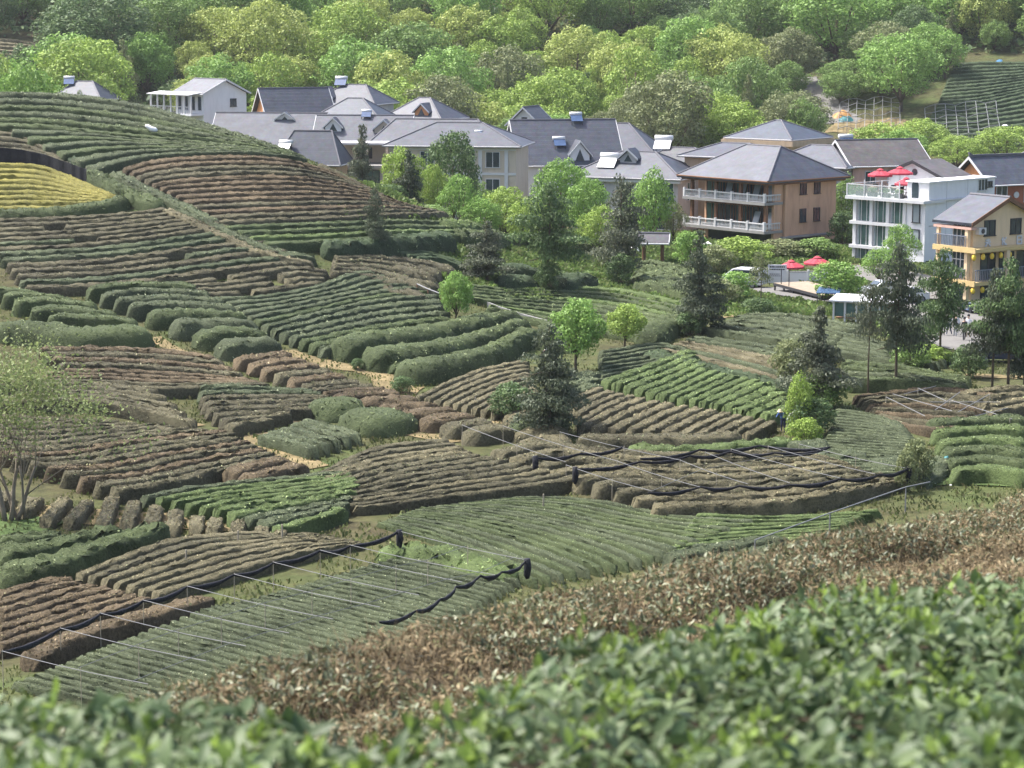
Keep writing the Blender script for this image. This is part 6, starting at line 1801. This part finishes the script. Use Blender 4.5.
bpy.context.view_layer.update()
w_, dp_, S3, zc_ = CAFE
cw = lambda x, y, z=0: cafe.matrix_world @ Vector((x, y, S3 + .03 + z))
parasol(cw(-2.9, -2.6), 1.15, 1.75, .2, 'leftmost red parasol on the white cafe roof terrace')
parasol(cw(-1.5, -1.6), 1.15, 1.95, .5, 'tallest red parasol, middle of the cafe roof terrace')
parasol(cw(.5, -3.3), 1.05, 1.2, .1, 'low red parasol before the arched window of the cafe')
for k, (x, y) in enumerate([(-2.8, -3.4), (-1.1, -3.0), (.5, -4.0)]):
    table(cw(x, y), ['wooden round table under the leftmost terrace parasol', 'wooden round table at the middle of the terrace rail', 'wooden round table under the low red parasol'][k])
    for q, a in enumerate((.4, 2.2, 4.2)):
        chair(cw(x + .62 * math.cos(a), y + .62 * math.sin(a)), math.radians(-47) + a - math.pi / 2, 'dark chair %s of the %s round table on the cafe terrace' % (['right', 'behind', 'left'][q], ['left', 'middle', 'right'][k]))
for k, x in enumerate((-3.3, -2.0, -.6, .9)):
    o = empty('planter', cw(x, -4.75), math.radians(-47))
    mb = MB(); mb.box(-.45, .45, -.16, .16, 0, .38); mb.build('trough', m_dark, o, bevel=.015)
    V_, Q_ = crown([((q * .15, 0, .55), (.16, .15, .2)) for q in (-2, -1, 0, 1, 2)], 420, .11, 300 + k)
    link('foliage', fast_mesh('foliage', V_, Q_, MATS['foliage_darkgreen']), o)
    tag(o, '%s dark planter from the left along the cafe roof rail' % ORD[k], 'planter', 'planters along the cafe roof rail')
# ground-level parasols behind the white fence
g1, g2 = ground(791, 279), ground(817, 277)
parasol(g1, 1.1, 1.05, .1, 'red parasol behind the white board, left of a pair at street level')
parasol(g2, 1.15, 1.2, .4, 'red parasol over the white fence by the round shrub')
# white fence
o = empty('white_fence', (0, 0, 0)); P = [ground(787, 284), ground(808, 284), ground(833, 283)]
for a, b in zip(P[:-1], P[1:]):
    d = b - a; mb = MB(); mb.obox(a - (0, 0, .1), d, (0, .1, 0), (0, 0, 1.05)); mb.build('panel', m_whitepaint, o)
    mb = MB(); mb.obox(a + (0, -.03, .96), d, (0, .16, 0), (0, 0, .07)); mb.build('rail', m_conc, o)
for q in P: mb = MB(); mb.box(q[0] - .09, q[0] + .09, q[1] - .12, q[1] + .06, q[2] - .1, q[2] + 1.15); mb.build('post', m_whitepaint, o)
tag(o, 'white panel fence in front of the street-level parasols', 'fence')
# white board with lines of writing
g = ground(777, 285); o = empty('notice_board', g, math.radians(-6))
mb = MB(); mb.box(-.75, .75, -.04, .04, .15, 1.65); mb.build('board', m_whitepaint, o, bevel=.01)
mb = MB(); R_ = random.Random(2)
for zz, hh in ((1.42, .11), (1.22, .09), (.86, .06), (.72, .05)):
    x = -.62
    while x < (.55 if hh > .07 else .2):
        wd = R_.uniform(.07, .16); mb.box(x, x + wd, -.055, -.042, zz, zz + hh); x += wd + .035
mb.build('lettering', m_dark, o)
for x in (-.6, .6): mb = MB(); mb.box(x - .03, x + .03, -.03, .03, -.1, .148); mb.build('leg', m_dark, o)
tag(o, 'white notice board with dark lines of writing by the van', 'notice board')


def vehicle(loc, rz, label, kind, L=3.6, Wd=1.5, Ht=1.5, paint=None):
    o = empty('parked_car' if kind == 'car' else 'parked_van', loc, rz); paint = paint or m_whitepaint
    if kind == 'van': prof = [(-L / 2, .28), (-L / 2, .75), (-L / 2 + .25, .95), (-L / 2 + .95, Ht - .05), (-L / 2 + 1.2, Ht), (L / 2 - .1, Ht), (L / 2, Ht - .15), (L / 2, .28)]
    else: prof = [(-L / 2, .25), (-L / 2 + .02, .6), (-L / 2 + .9, .78), (-L / 2 + 1.45, Ht - .03), (-L / 2 + 1.75, Ht), (L / 2 - .95, Ht - .02), (L / 2 - .35, .85), (L / 2, .8), (L / 2, .28)]
    mb = MB(); mb.poly([(x, -Wd / 2, z) for x, z in prof], (0, Wd, 0)); mb.build('body', paint, o, bevel=.06)
    win = ([(-L / 2 + .55, .98), (-L / 2 + 1.08, Ht - .12), (L / 2 - .2, Ht - .12), (L / 2 - .15, .98)] if kind == 'van' else [(-L / 2 + 1.15, .82), (-L / 2 + 1.62, Ht - .1), (L / 2 - 1.0, Ht - .1), (L / 2 - .55, .86)])
    for s, nm in ((-1, 'side_window'), (1, 'side_window')):
        mb = MB(); mb.poly([(x, s * (Wd / 2 + .004) - (.02 if s < 0 else 0), z) for x, z in win], (0, .02, 0)); mb.build(nm, m_glass, o)
    a, b = (prof[2], prof[3])
    d = np.array([b[0] - a[0], 0, b[1] - a[1]]); n = np.array([-d[2], 0, d[0]]) / np.linalg.norm(d)
    mb = MB(); mb.obox(np.array([a[0], -Wd / 2 + .12, a[1]]) + d * .08 + n * .003, d * .84, (0, Wd - .24, 0), n * .02); mb.build('windscreen', m_panel if kind == 'van' else m_glass, o)
    for s in (-1, 1):
        mb = MB(); mb.box(-L / 2 - .02, -L / 2 + .03, s * Wd * .36 - .16, s * Wd * .36 + .16, .52, .68); mb.build('headlight', m_pale_glass, o, bevel=.02)
        for x in (-L / 2 + .68, L / 2 - .68):
            mb = MB(); mb.tube([(x, s * (Wd / 2 - .16), .29), (x, s * (Wd / 2 + .02), .29)], .29, 20); w_o = mb.build('wheel', m_blackfab, o)
            r = MB(); r.tube([(x, s * (Wd / 2 + .021), .29), (x, s * (Wd / 2 + .03), .29)], .17, 16); r.build('rim', m_pipe, w_o)
    mb = MB(); mb.box(-L / 2 - .035, -L / 2 + .1, -Wd / 2 + .03, Wd / 2 - .03, .26, .42); mb.build('bumper', m_dark, o, bevel=.02)
    tag(o, label, 'van' if kind == 'van' else 'car', 'parked vehicles')


vehicle(ground(744, 287), math.radians(-28), 'white van with blue windscreen beside the lime shrub', 'van', 3.4, 1.5, 1.55)
vehicle(ground(905, 303), math.radians(20), 'white parked car half hidden behind the tall bare-stemmed conifer', 'car', 3.4, 1.5, 1.25)
vehicle(ground(880, 296), math.radians(15), 'pale parked car before the cafe entrance', 'car', 3.2, 1.45, 1.2, mat_solid('silver_paint', (.5, .51, .53), .3, .6, .03, metal=.4))
vehicle(ground(1003, 362), math.radians(-15), 'dark blue parked car under the right conifer clump', 'car', 3.5, 1.5, 1.25, mat_solid('navy_paint', (.02, .03, .06), .3, .6, .05))
# timber deck with posts
p = [ground(778, 291), ground(826, 301)]; o = empty('timber_deck', p[0])
d = (p[1] - p[0]); Ld = np.linalg.norm(d[:2]); o.rotation_euler = (0, 0, math.atan2(d[1], d[0]))
mb = MB()
for i in range(16): mb.box(Ld * i / 16 + .01, Ld * (i + 1) / 16 - .01, -.4, 2.6, .62, .68)
mb.build('planks', m_ltwood, o)
for x in np.linspace(.1, Ld - .1, 6): mb = MB(); mb.box(x - .06, x + .06, -.38, -.26, -.8, .615); mb.build('post', m_dark, o)
mb = MB(); mb.box(0, Ld, -.42, -.403, .45, .66); mb.build('edge_board', m_dark, o)
for x in (1.2, 2.6): mb = MB(); mb.tube([(x, -.3, .69), (x, -.3, 1.9)], .035, 6); mb.build('lamp_pole', m_dark, o)
tag(o, 'light timber deck on dark posts below the white fence', 'deck')
# shelter with white roof
p = [ground(834, 322), ground(892, 324)]; o = empty('glazed_shelter', p[0]); d = p[1] - p[0]; Ld = float(np.linalg.norm(d[:2])); o.rotation_euler = (0, 0, math.atan2(d[1], d[0]) - .12)
mb = MB(); mb.poly([(-.3, -.4, 1.5), (Ld + .3, -.4, 1.5), (Ld + .3, 1.9, 1.72), (-.3, 1.9, 1.72)], (0, 0, .1)); mb.build('roof', m_whitepaint, o)
for x in np.linspace(0, Ld, 6): mb = MB(); mb.box(x - .06, x + .06, -.25, -.13, -.3, 1.49); mb.build('post', m_trim, o)
for x in np.linspace(0, Ld, 6)[:-1]: mb = MB(); mb.box(x + .1, x + Ld / 5 - .1, -.2, -.17, .45, 1.4); mb.build('pane', m_glass_green, o)
mb = MB(); mb.box(-.05, Ld + .05, 1.6, 1.7, -.3, 1.6); mb.build('back_wall', m_conc, o)
mb = MB(); mb.box(0.1, Ld - .1, .0, .5, .30, .36); mb.build('bench', m_wood, o)
tag(o, 'glazed shelter with white flat roof beside the round shrub', 'shelter')
# dark canopy next to the deck
p0 = ground(816, 308); o = empty('canopy', p0, math.radians(-14))
mb = MB(); mb.poly([(0, -.2, 1.1), (1.7, -.2, 1.1), (1.7, 1.7, 1.32), (0, 1.7, 1.32)], (0, 0, .06)); mb.build('sheet', m_panel, o)
for x in (.08, 1.62):
    for y in (-.1, 1.6): mb = MB(); mb.tube([(x, y, -.3), (x, y, 1.12 + max(0, y) * .1)], .035, 6); mb.build('post', m_dark, o)
tag(o, 'small dark blue canopy between deck and shelter', 'canopy')
# wooden gate pavilion
g = ground(653, 264); o = empty('gate_pavilion', g, math.radians(-8)); s = 1.0
for x in (-.8, .8):
    for y in (-.45, .45): mb = MB(); mb.tube([(x, y, -.2), (x, y, 2.0)], .13, 10); mb.build('post', m_wood, o)
mb = MB(); mb.box(-1.2, 1.2, -.55, -.4, 1.75, 2.0); mb.box(-1.2, 1.2, .4, .55, 1.75, 2.0); mb.build('beam', m_wood, o)
mb = MB(); mb.box(-.6, .6, -.6, -.556, 1.72, 2.03); mb.build('name_board', m_ltwood, o)
roof_gable(o, 2.2, 1.4, 2.05, 2.55, ROOF['grey'], .35)
tag(o, 'small wooden gate pavilion with tiled roof left of the brown house', 'pavilion')
# cottage roofs showing between the shrubs
tarp(706, 247, 1.6, 1.2, .5, m_sheet, 'pale sheet over garden things under the brown balconies', 330)
tarp(634, 252, 1.0, .8, .7, m_sheet, 'white sheet at the foot of the columnar grey tree', 330)
q = ground(566, 247); mb = MB(); mb.lathe([(.001, .35), (.35, .42), (.4, .7), (.2, 1.0), (.001, 1.05)], tuple(q), 12)
tag(mb.build('flower_bush', mat_solid('pink_blossom', (.5, .2, .2), .8, .2, .3, 8)), 'pink blossom clump beside the ragged ivy conifer', 'flower bush')


mat_solid('straw_hat', (.6, .52, .33), .8, .2, .1)
# ---- people: one skinned body each
def person(loc, rz, shirt, trousers, label, h=1.45, pose='stand', hat=None):
    k = h / 1.7
    o = empty('person', loc, rz)
    bend = pose == 'bend'
    hip = Vector((0, 0, .92)); 
    lean = Vector((0, -.30, .38)) if bend else Vector((0, 0, .50))
    chest = hip + lean; neck = chest + (Vector((0, -.10, .06)) if bend else Vector((0, 0, .13))); head = neck + (Vector((0, -.12, .10)) if bend else Vector((0, -.02, .19)))
    st = .16 if pose == 'walk' else .02
    V = [hip, (hip + chest) / 2, chest, neck, head - Vector((0, 0, .02)), head + Vector((0, 0, .08))]
    R = [(.15, .11), (.13, .10), (.17, .11), (.055, .055), (.085, .10), (.06, .07)]
    E = [(0, 1), (1, 2), (2, 3), (3, 4), (4, 5)]
    for s in (-1, 1):
        b = len(V)
        V += [Vector((s * .10, 0, .84)), Vector((s * .11, -.03 + s * st * .5, .48)), Vector((s * .115, .02 + s * st, .08)), Vector((s * .12, -.12 + s * st, .03))]
        R += [(.095, .09), (.062, .062), (.042, .045), (.04, .03)]; E += [(0, b), (b, b + 1), (b + 1, b + 2), (b + 2, b + 3)]
        c = len(V); sh = chest + Vector((s * .18, 0, .06))
        if bend: V += [sh, sh + Vector((s * .06, -.16, -.20)), sh + Vector((s * .0, -.36, -.22)), sh + Vector((s * -.03, -.44, -.24))]
        else: V += [sh, sh + Vector((s * .07, .03, -.27)), sh + Vector((s * .07, -.06 - s * st * .3, -.50)), sh + Vector((s * .06, -.09 - s * st * .3, -.60))]
        R += [(.06, .06), (.045, .045), (.032, .032), (.036, .022)]; E += [(2, c), (c, c + 1), (c + 1, c + 2), (c + 2, c + 3)]
    me = bpy.data.meshes.new('body'); me.from_pydata([tuple(v * k) for v in V], E, [])
    bo = link('body', me, o); bo.modifiers.new('skin', 'SKIN').use_smooth_shade = True
    for i, (a, b) in enumerate(R): me.skin_vertices[0].data[i].radius = (a * k, b * k)
    me.skin_vertices[0].data[0].use_root = True
    ss = bo.modifiers.new('sub', 'SUBSURF'); ss.levels = 1; ss.render_levels = 1
    # skin, shirt and trousers by height along the body
    m, nt, bs, N, L = _nt('person_' + shirt + '_' + trousers)
    cols = dict(white=(.7, .7, .72), black=(.02, .02, .025), blue=(.06, .12, .3), grey=(.25, .26, .28), red=(.4, .05, .05), navy=(.03, .04, .09), tan=(.3, .24, .16), teal=(.05, .25, .3))
    tc = N.new('ShaderNodeTexCoord'); sx = N.new('ShaderNodeSeparateXYZ'); L(tc.outputs['Object'], sx.inputs['Vector'])
    mr = N.new('ShaderNodeMath'); mr.operation = 'DIVIDE'; mr.inputs[1].default_value = 1.75 * k; L(sx.outputs['Z'], mr.inputs[0])
    rp = ramp(N, [(.0, (.03, .03, .03)), (.05, cols[trousers]), (.53, cols[shirt]), (.86 if not bend else .80, (.45, .29, .21))]); rp.color_ramp.interpolation = 'CONSTANT'
    L(mr.outputs[0], rp.inputs['Fac']); L(rp.outputs['Color'], bs.inputs['Base Color']); bs.inputs['Roughness'].default_value = .8
    me.materials.append(m)
    hm = MB()
    if hat: hm.lathe([(.20, .02), (.19, .05), (.11, .07), (.105, .15), (.06, .19), (.001, .20)], n=16); hmat = MATS[hat]
    else: hm.lathe([(.085, -.04), (.105, .03), (.10, .10), (.065, .155), (.001, .17)], (0, .015, 0), 14); hmat = m_blackfab
    ho = hm.build('hat' if hat else 'hair', hmat, o, True); ho.location = (head + Vector((0, .01, .0))) * k; ho.scale = (k, k, k)
    tag(o, label, 'person')


for (px_, py_), rz_, sh_, tr_, pose_, lab_ in [((943, 336), .4, 'white', 'black', 'stand', 'person in white top and black trousers, leftmost of the plaza group'), ((949, 335), -1.0, 'white', 'navy', 'walk', 'person in white shirt walking second in the plaza group'),
                                               ((955, 337), 2.0, 'black', 'grey', 'stand', 'person in black standing in the middle of the plaza group'), ((958, 334), 1.2, 'white', 'grey', 'stand', 'person in white shirt and grey trousers behind the person in black'),
                                               ((964, 341), .2, 'black', 'black', 'walk', 'person all in black walking at the plaza edge'), ((968, 338), -.5, 'white', 'tan', 'stand', 'person in white with tan trousers at the right of the plaza group')]:
    person(ground(px_, py_), rz_, sh_, tr_, lab_, pose=pose_)
person(ground(542, 368), .8, 'black', 'navy', 'tea picker in white sun hat behind the twin-trunk conifer', pose='bend', hat='white_sheet', h=1.35)
person(ground(783, 432), -.6, 'blue', 'navy', 'tea picker in blue shirt and pale straw hat by the yellow-green shrub', pose='bend', hat='straw_hat', h=1.3)
person(ground(788, 431), 1.0, 'white', 'grey', 'tea picker in white beside the picker in blue', pose='bend', hat='white_sheet', h=1.25)


# ---- scooters by the yellow house
def scooter(loc, rz, label, paint):
    o = empty('scooter', loc, rz)
    mb = MB(); mb.poly([(-.6, -.1, .38), (-.45, -.1, .62), (-.05, -.1, .6), (.05, -.1, .30), (.35, -.1, .30), (.42, -.1, .85), (.50, -.1, .85), (.52, -.1, .24), (-.4, -.1, .24)], (0, .2, 0)); mb.build('body', paint, o, bevel=.03)
    mb = MB(); mb.box(-.55, -.02, -.12, .12, .64, .71); mb.build('saddle', m_blackfab, o, bevel=.03)
    for x in (-.45, .58):
        mb = MB(); mb.tube([(x, -.05, .2), (x, .05, .2)], .2, 18); mb.build('wheel', m_blackfab, o)
    mb = MB(); mb.tube([(.46, -.3, .95), (.46, 0, .93), (.46, .3, .95)], .02, 6); mb.tube([(.46, 0, .84), (.46, 0, .94)], .03, 6); mb.build('handlebar', m_dark, o)
    mb = MB(); mb.lathe([(.001, 0), (.07, .01), (.05, .05), (.001, .07)], n=10); h = mb.build('headlight', m_pale_glass, o); h.location = (.53, 0, .78); h.rotation_euler = (0, math.pi / 2, 0)
    tag(o, label, 'scooter', 'scooters parked by the ochre house')


for k, (px_, py_) in enumerate([(966, 313), (971, 314), (976, 314.5), (981, 315), (986, 315.5)]):
    scooter(ground(px_, py_), math.radians(-70 + 8 * (k % 3)), ORD[k] + ' scooter from the left in the row by the ochre house', [m_panel, m_pipe, m_dark, m_blue, m_whitepaint][k])


weeds()
bank_grass()
# ------------------------------------------------------------------ foreground tea hedges
def leaf_template(curl=.15, fold=.25, nseg=4, wid=.42):
    """ovate leaf, length 1 along +x from the stalk, folded at the midrib"""
    V = []; Q = []
    for i in range(nseg + 1):
        t = i / nseg; w = wid * math.sin(math.pi * (t ** .8)) ** .9 * .5 if 0 < i < nseg else .012
        z = curl * (t * t) * -1 + .12 * t
        V += [(t, -w, z + fold * w), (t, 0, z), (t, w, z + fold * w)]
    for i in range(nseg):
        a = i * 3; Q += [(a, a + 3, a + 4, a + 1), (a + 1, a + 4, a + 5, a + 2)]
    return np.array(V, float), np.array(Q)


def scatter_leaves(P, az, el, roll, L, tmpl):
    """copies of the leaf template at P, pointing to azimuth az and elevation el"""
    V, Q = tmpl; n = len(P)
    d = np.stack([np.cos(az) * np.cos(el), np.sin(az) * np.cos(el), np.sin(el)], -1)
    u = np.stack([-np.sin(az), np.cos(az), 0 * az], -1); w = np.cross(d, u)
    c, s = np.cos(roll)[:, None], np.sin(roll)[:, None]
    u2, w2 = u * c + w * s, -u * s + w * c
    X = P[:, None] + L[:, None, None] * (V[None, :, :1] * d[:, None] + V[None, :, 1:2] * u2[:, None] + V[None, :, 2:] * w2[:, None])
    QQ = (Q[None] + (np.arange(n) * len(V))[:, None, None]).reshape(-1, 4)
    return X.reshape(-1, 3), QQ


def mat_fg(name, cols, rough, spec, transl):
    m = mat_leaf(name, cols, rough, spec, transl, 1.1, .36)
    return m


mat_fg('tea_leaf_mature', [(.042, .076, .028), (.068, .108, .042), (.10, .146, .058), (.135, .182, .08), (.052, .09, .036)], .5, .28, .25)
mat_fg('tea_leaf_young', [(.12, .19, .035), (.17, .255, .05), (.22, .31, .065), (.14, .21, .04)], .5, .25, .4)
mat_fg('tea_leaf_dry', [(.057, .044, .025), (.155, .112, .06), (.215, .165, .094), (.28, .235, .145), (.16, .115, .06), (.09, .065, .036), (.24, .188, .108), (.13, .145, .062)], .7, .12, .12)
mat_fg('tea_leaf_tired', [(.07, .09, .042), (.11, .13, .062), (.16, .175, .09), (.215, .225, .13)], .45, .4, .2)
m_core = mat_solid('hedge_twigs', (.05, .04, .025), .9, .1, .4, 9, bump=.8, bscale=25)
m_twig = mat_solid('tea_twig', (.12, .092, .052), .8, .2, .3, 6)
R_ = np.random.default_rng(33)


def far_y(x):
    return np.interp(x, [-1.25, -.7, -.28, -.18, .02, .33, .81, 1.96], [5.55, 5.15, 4.75, 5.0, 5.7, 6.85, 7.6, 8.5])


def front_z(x, y):
    e = far_y(x)
    z = 20.62 - .165 * (y - 4) + .16 * (vnoise(x * 1.7 + 4, y * 1.7) - .5) + .07 * (vnoise(x * 5 + 9, y * 5) - .5)
    return z - 1.1 * np.clip((y - e + .45) / .75, 0, 1.3) ** 2.2


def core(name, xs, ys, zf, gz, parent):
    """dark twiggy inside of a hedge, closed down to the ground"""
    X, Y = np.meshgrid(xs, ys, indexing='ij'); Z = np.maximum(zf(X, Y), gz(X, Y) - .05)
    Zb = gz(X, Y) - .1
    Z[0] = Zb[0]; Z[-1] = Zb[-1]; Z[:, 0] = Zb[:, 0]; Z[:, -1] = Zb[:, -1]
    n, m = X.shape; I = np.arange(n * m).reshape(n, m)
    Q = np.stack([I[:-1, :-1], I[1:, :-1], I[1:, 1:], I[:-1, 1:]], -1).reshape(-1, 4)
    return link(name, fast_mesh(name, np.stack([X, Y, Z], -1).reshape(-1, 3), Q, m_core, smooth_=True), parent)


def front_hedge():
    o = empty('tea_hedge', (0, 0, 0))
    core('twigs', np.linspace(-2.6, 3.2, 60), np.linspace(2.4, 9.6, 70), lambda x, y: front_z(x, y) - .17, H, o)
    n = 60000
    x = R_.uniform(-2.4, 3.0, n); y = R_.uniform(2.6, 9.2, n); k = (np.abs(x) < y * .235 + .35) & (y < far_y(x) + .75); x, y = x[k], y[k]; n = len(x)
    dep = R_.random(n) ** 1.6 * .24
    P = np.stack([x, y, front_z(x, y) - dep], -1)
    V, Q = scatter_leaves(P, R_.uniform(0, 6.28, n), R_.normal(.45, .42, n), R_.normal(0, .5, n), R_.uniform(.038, .078, n), leaf_template(.3, .3))
    link('foliage', fast_mesh('foliage', V, Q, MATS['tea_leaf_mature'], smooth_=True), o)
    # young shoots: a stalk with a few bright leaves near its tip
    n = 1500
    x = R_.uniform(-2.4, 3.0, n); y = R_.uniform(2.6, 9.0, n); k = (np.abs(x) < y * .235 + .3) & (y < far_y(x) + .2) & (vnoise(x * 1.3 + 20, y * 1.3) > .33); x, y = x[k], y[k]
    b = np.stack([x, y, front_z(x, y) - .05], -1); m = len(b); hgt = R_.uniform(.03, .11, m) * (1 + .5 * (R_.random(m) > .9))
    PP, AZ, EL, LL = [], [], [], []
    for j in range(5):
        t = .45 + .55 * j / 4
        PP.append(b + np.stack([R_.normal(0, .008, m), R_.normal(0, .008, m), hgt * t], -1)); AZ.append(R_.uniform(0, 6.28, m)); EL.append(np.clip(R_.normal(.35 + .28 * j, .25, m), -.2, 1.5)); LL.append(R_.uniform(.03, .065, m) * (1.15 - .14 * j))
    P = np.concatenate(PP); V, Q = scatter_leaves(P, np.concatenate(AZ), np.concatenate(EL), R_.normal(0, .4, len(P)), np.concatenate(LL), leaf_template(.2, .35))
    link('young_shoots', fast_mesh('young_shoots', V, Q, MATS['tea_leaf_young'], smooth_=True), o)
    tag(o, 'leafy green tea hedge with bright young shoots, nearest to the viewer', 'tea hedge')


ED = np.array([6.4, 11.0]) / np.hypot(6.4, 11.0); EN = np.array([ED[1], -ED[0]]); E0 = np.array([-1.5, 11.0])


def brown_hedge(p0, p1, label, green, seed):
    r = np.random.default_rng(seed); o = empty('tea_hedge', (0, 0, 0))
    def sp(x, y): return (x - E0[0]) * ED[0] + (y - E0[1]) * ED[1], (x - E0[0]) * EN[0] + (y - E0[1]) * EN[1]
    def top(s, p, x, y):
        q = np.clip(2 * (p - p0) / (p1 - p0) - 1, -1.15, 1.15)
        return 20.20 - .128 * y + .16 * (vnoise(s * 1.1 + seed, p * 1.3) - .5) + .08 * (vnoise(s * 3 + 7, p * 3 + seed) - .5) - .34 * np.abs(q) ** 5
    S, P_ = np.meshgrid(np.linspace(-7.5, 17, 120), np.linspace(p0, p1, 13), indexing='ij')
    X = E0[0] + ED[0] * S + EN[0] * P_; Y = E0[1] + ED[1] * S + EN[1] * P_; Z = top(S, P_, X, Y) - .12
    Zb = H(X, Y) - .05; Z[0] = Zb[0]; Z[-1] = Zb[-1]; Z[:, 0] = Zb[:, 0]; Z[:, -1] = Zb[:, -1]
    n, m = X.shape; I = np.arange(n * m).reshape(n, m); Q = np.stack([I[:-1, :-1], I[1:, :-1], I[1:, 1:], I[:-1, 1:]], -1).reshape(-1, 4)[:, ::-1]
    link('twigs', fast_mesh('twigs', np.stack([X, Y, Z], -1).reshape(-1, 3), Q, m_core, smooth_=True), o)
    area = (p1 - p0) * 24.5
    for nm, mt, dens, lo, hi, cu in (('dry_leaves', 'tea_leaf_dry', 1700, .022, .05, 1.1), ('green_leaves', 'tea_leaf_tired', green, .032, .06, .35)):
        n = int(area * dens); s = r.uniform(-7.5, 17, n); p = r.uniform(p0 - .06, p1 + .06, n)
        if nm == 'green_leaves': k = (vnoise(s * .9 + 3, p * 1.6 + seed) + .25 * (s > 11)) > .30; s, p = s[k], p[k]; n = len(s)
        x = E0[0] + ED[0] * s + EN[0] * p; y = E0[1] + ED[1] * s + EN[1] * p
        z = top(s, p, x, y) - r.random(n) ** 1.5 * .20 + .02
        V, Q = scatter_leaves(np.stack([x, y, z], -1), r.uniform(0, 6.28, n), r.normal(.55 if nm[0] == 'd' else .5, .6, n), r.normal(0, .9, n), r.uniform(lo, hi, n), leaf_template(cu, .5, 3, .34 if nm[0] == 'd' else .44))
        link(nm, fast_mesh(nm, V, Q, MATS[mt], smooth_=True), o)
    n = int(area * 260); s = r.uniform(-7, 16.5, n); p = r.uniform(p0, p1, n); x = E0[0] + ED[0] * s + EN[0] * p; y = E0[1] + ED[1] * s + EN[1] * p; z = top(s, p, x, y) - .12
    B = np.stack([x, y, z], -1); D = np.stack([r.normal(0, .35, n), r.normal(0, .35, n), np.ones(n)], -1) * r.uniform(.10, .24, (n, 1)); w = .004
    a = r.uniform(0, 6.28, n); U = np.stack([np.cos(a), np.sin(a), 0 * a], -1) * w; U2 = np.stack([-np.sin(a), np.cos(a), 0 * a], -1) * w
    V = np.stack([B + U, B - U * .5 + U2, B - U * .5 - U2, B + D], 1).reshape(-1, 3); k = np.arange(n) * 4
    T = np.concatenate([np.stack([k, k + 1, k + 3], -1), np.stack([k + 1, k + 2, k + 3], -1), np.stack([k + 2, k, k + 3], -1)])
    link('bare_stems', fast_mesh('bare_stems', V, T, m_twig), o)
    tag(o, label, 'tea hedge')


front_hedge()
brown_hedge(0.0, 1.0, 'brown frost-dried tea hedge along the brow of the near bank', 1350, 51)
brown_hedge(1.12, 2.9, 'brown dried tea hedge directly behind the leafy green hedge', 1000, 52)
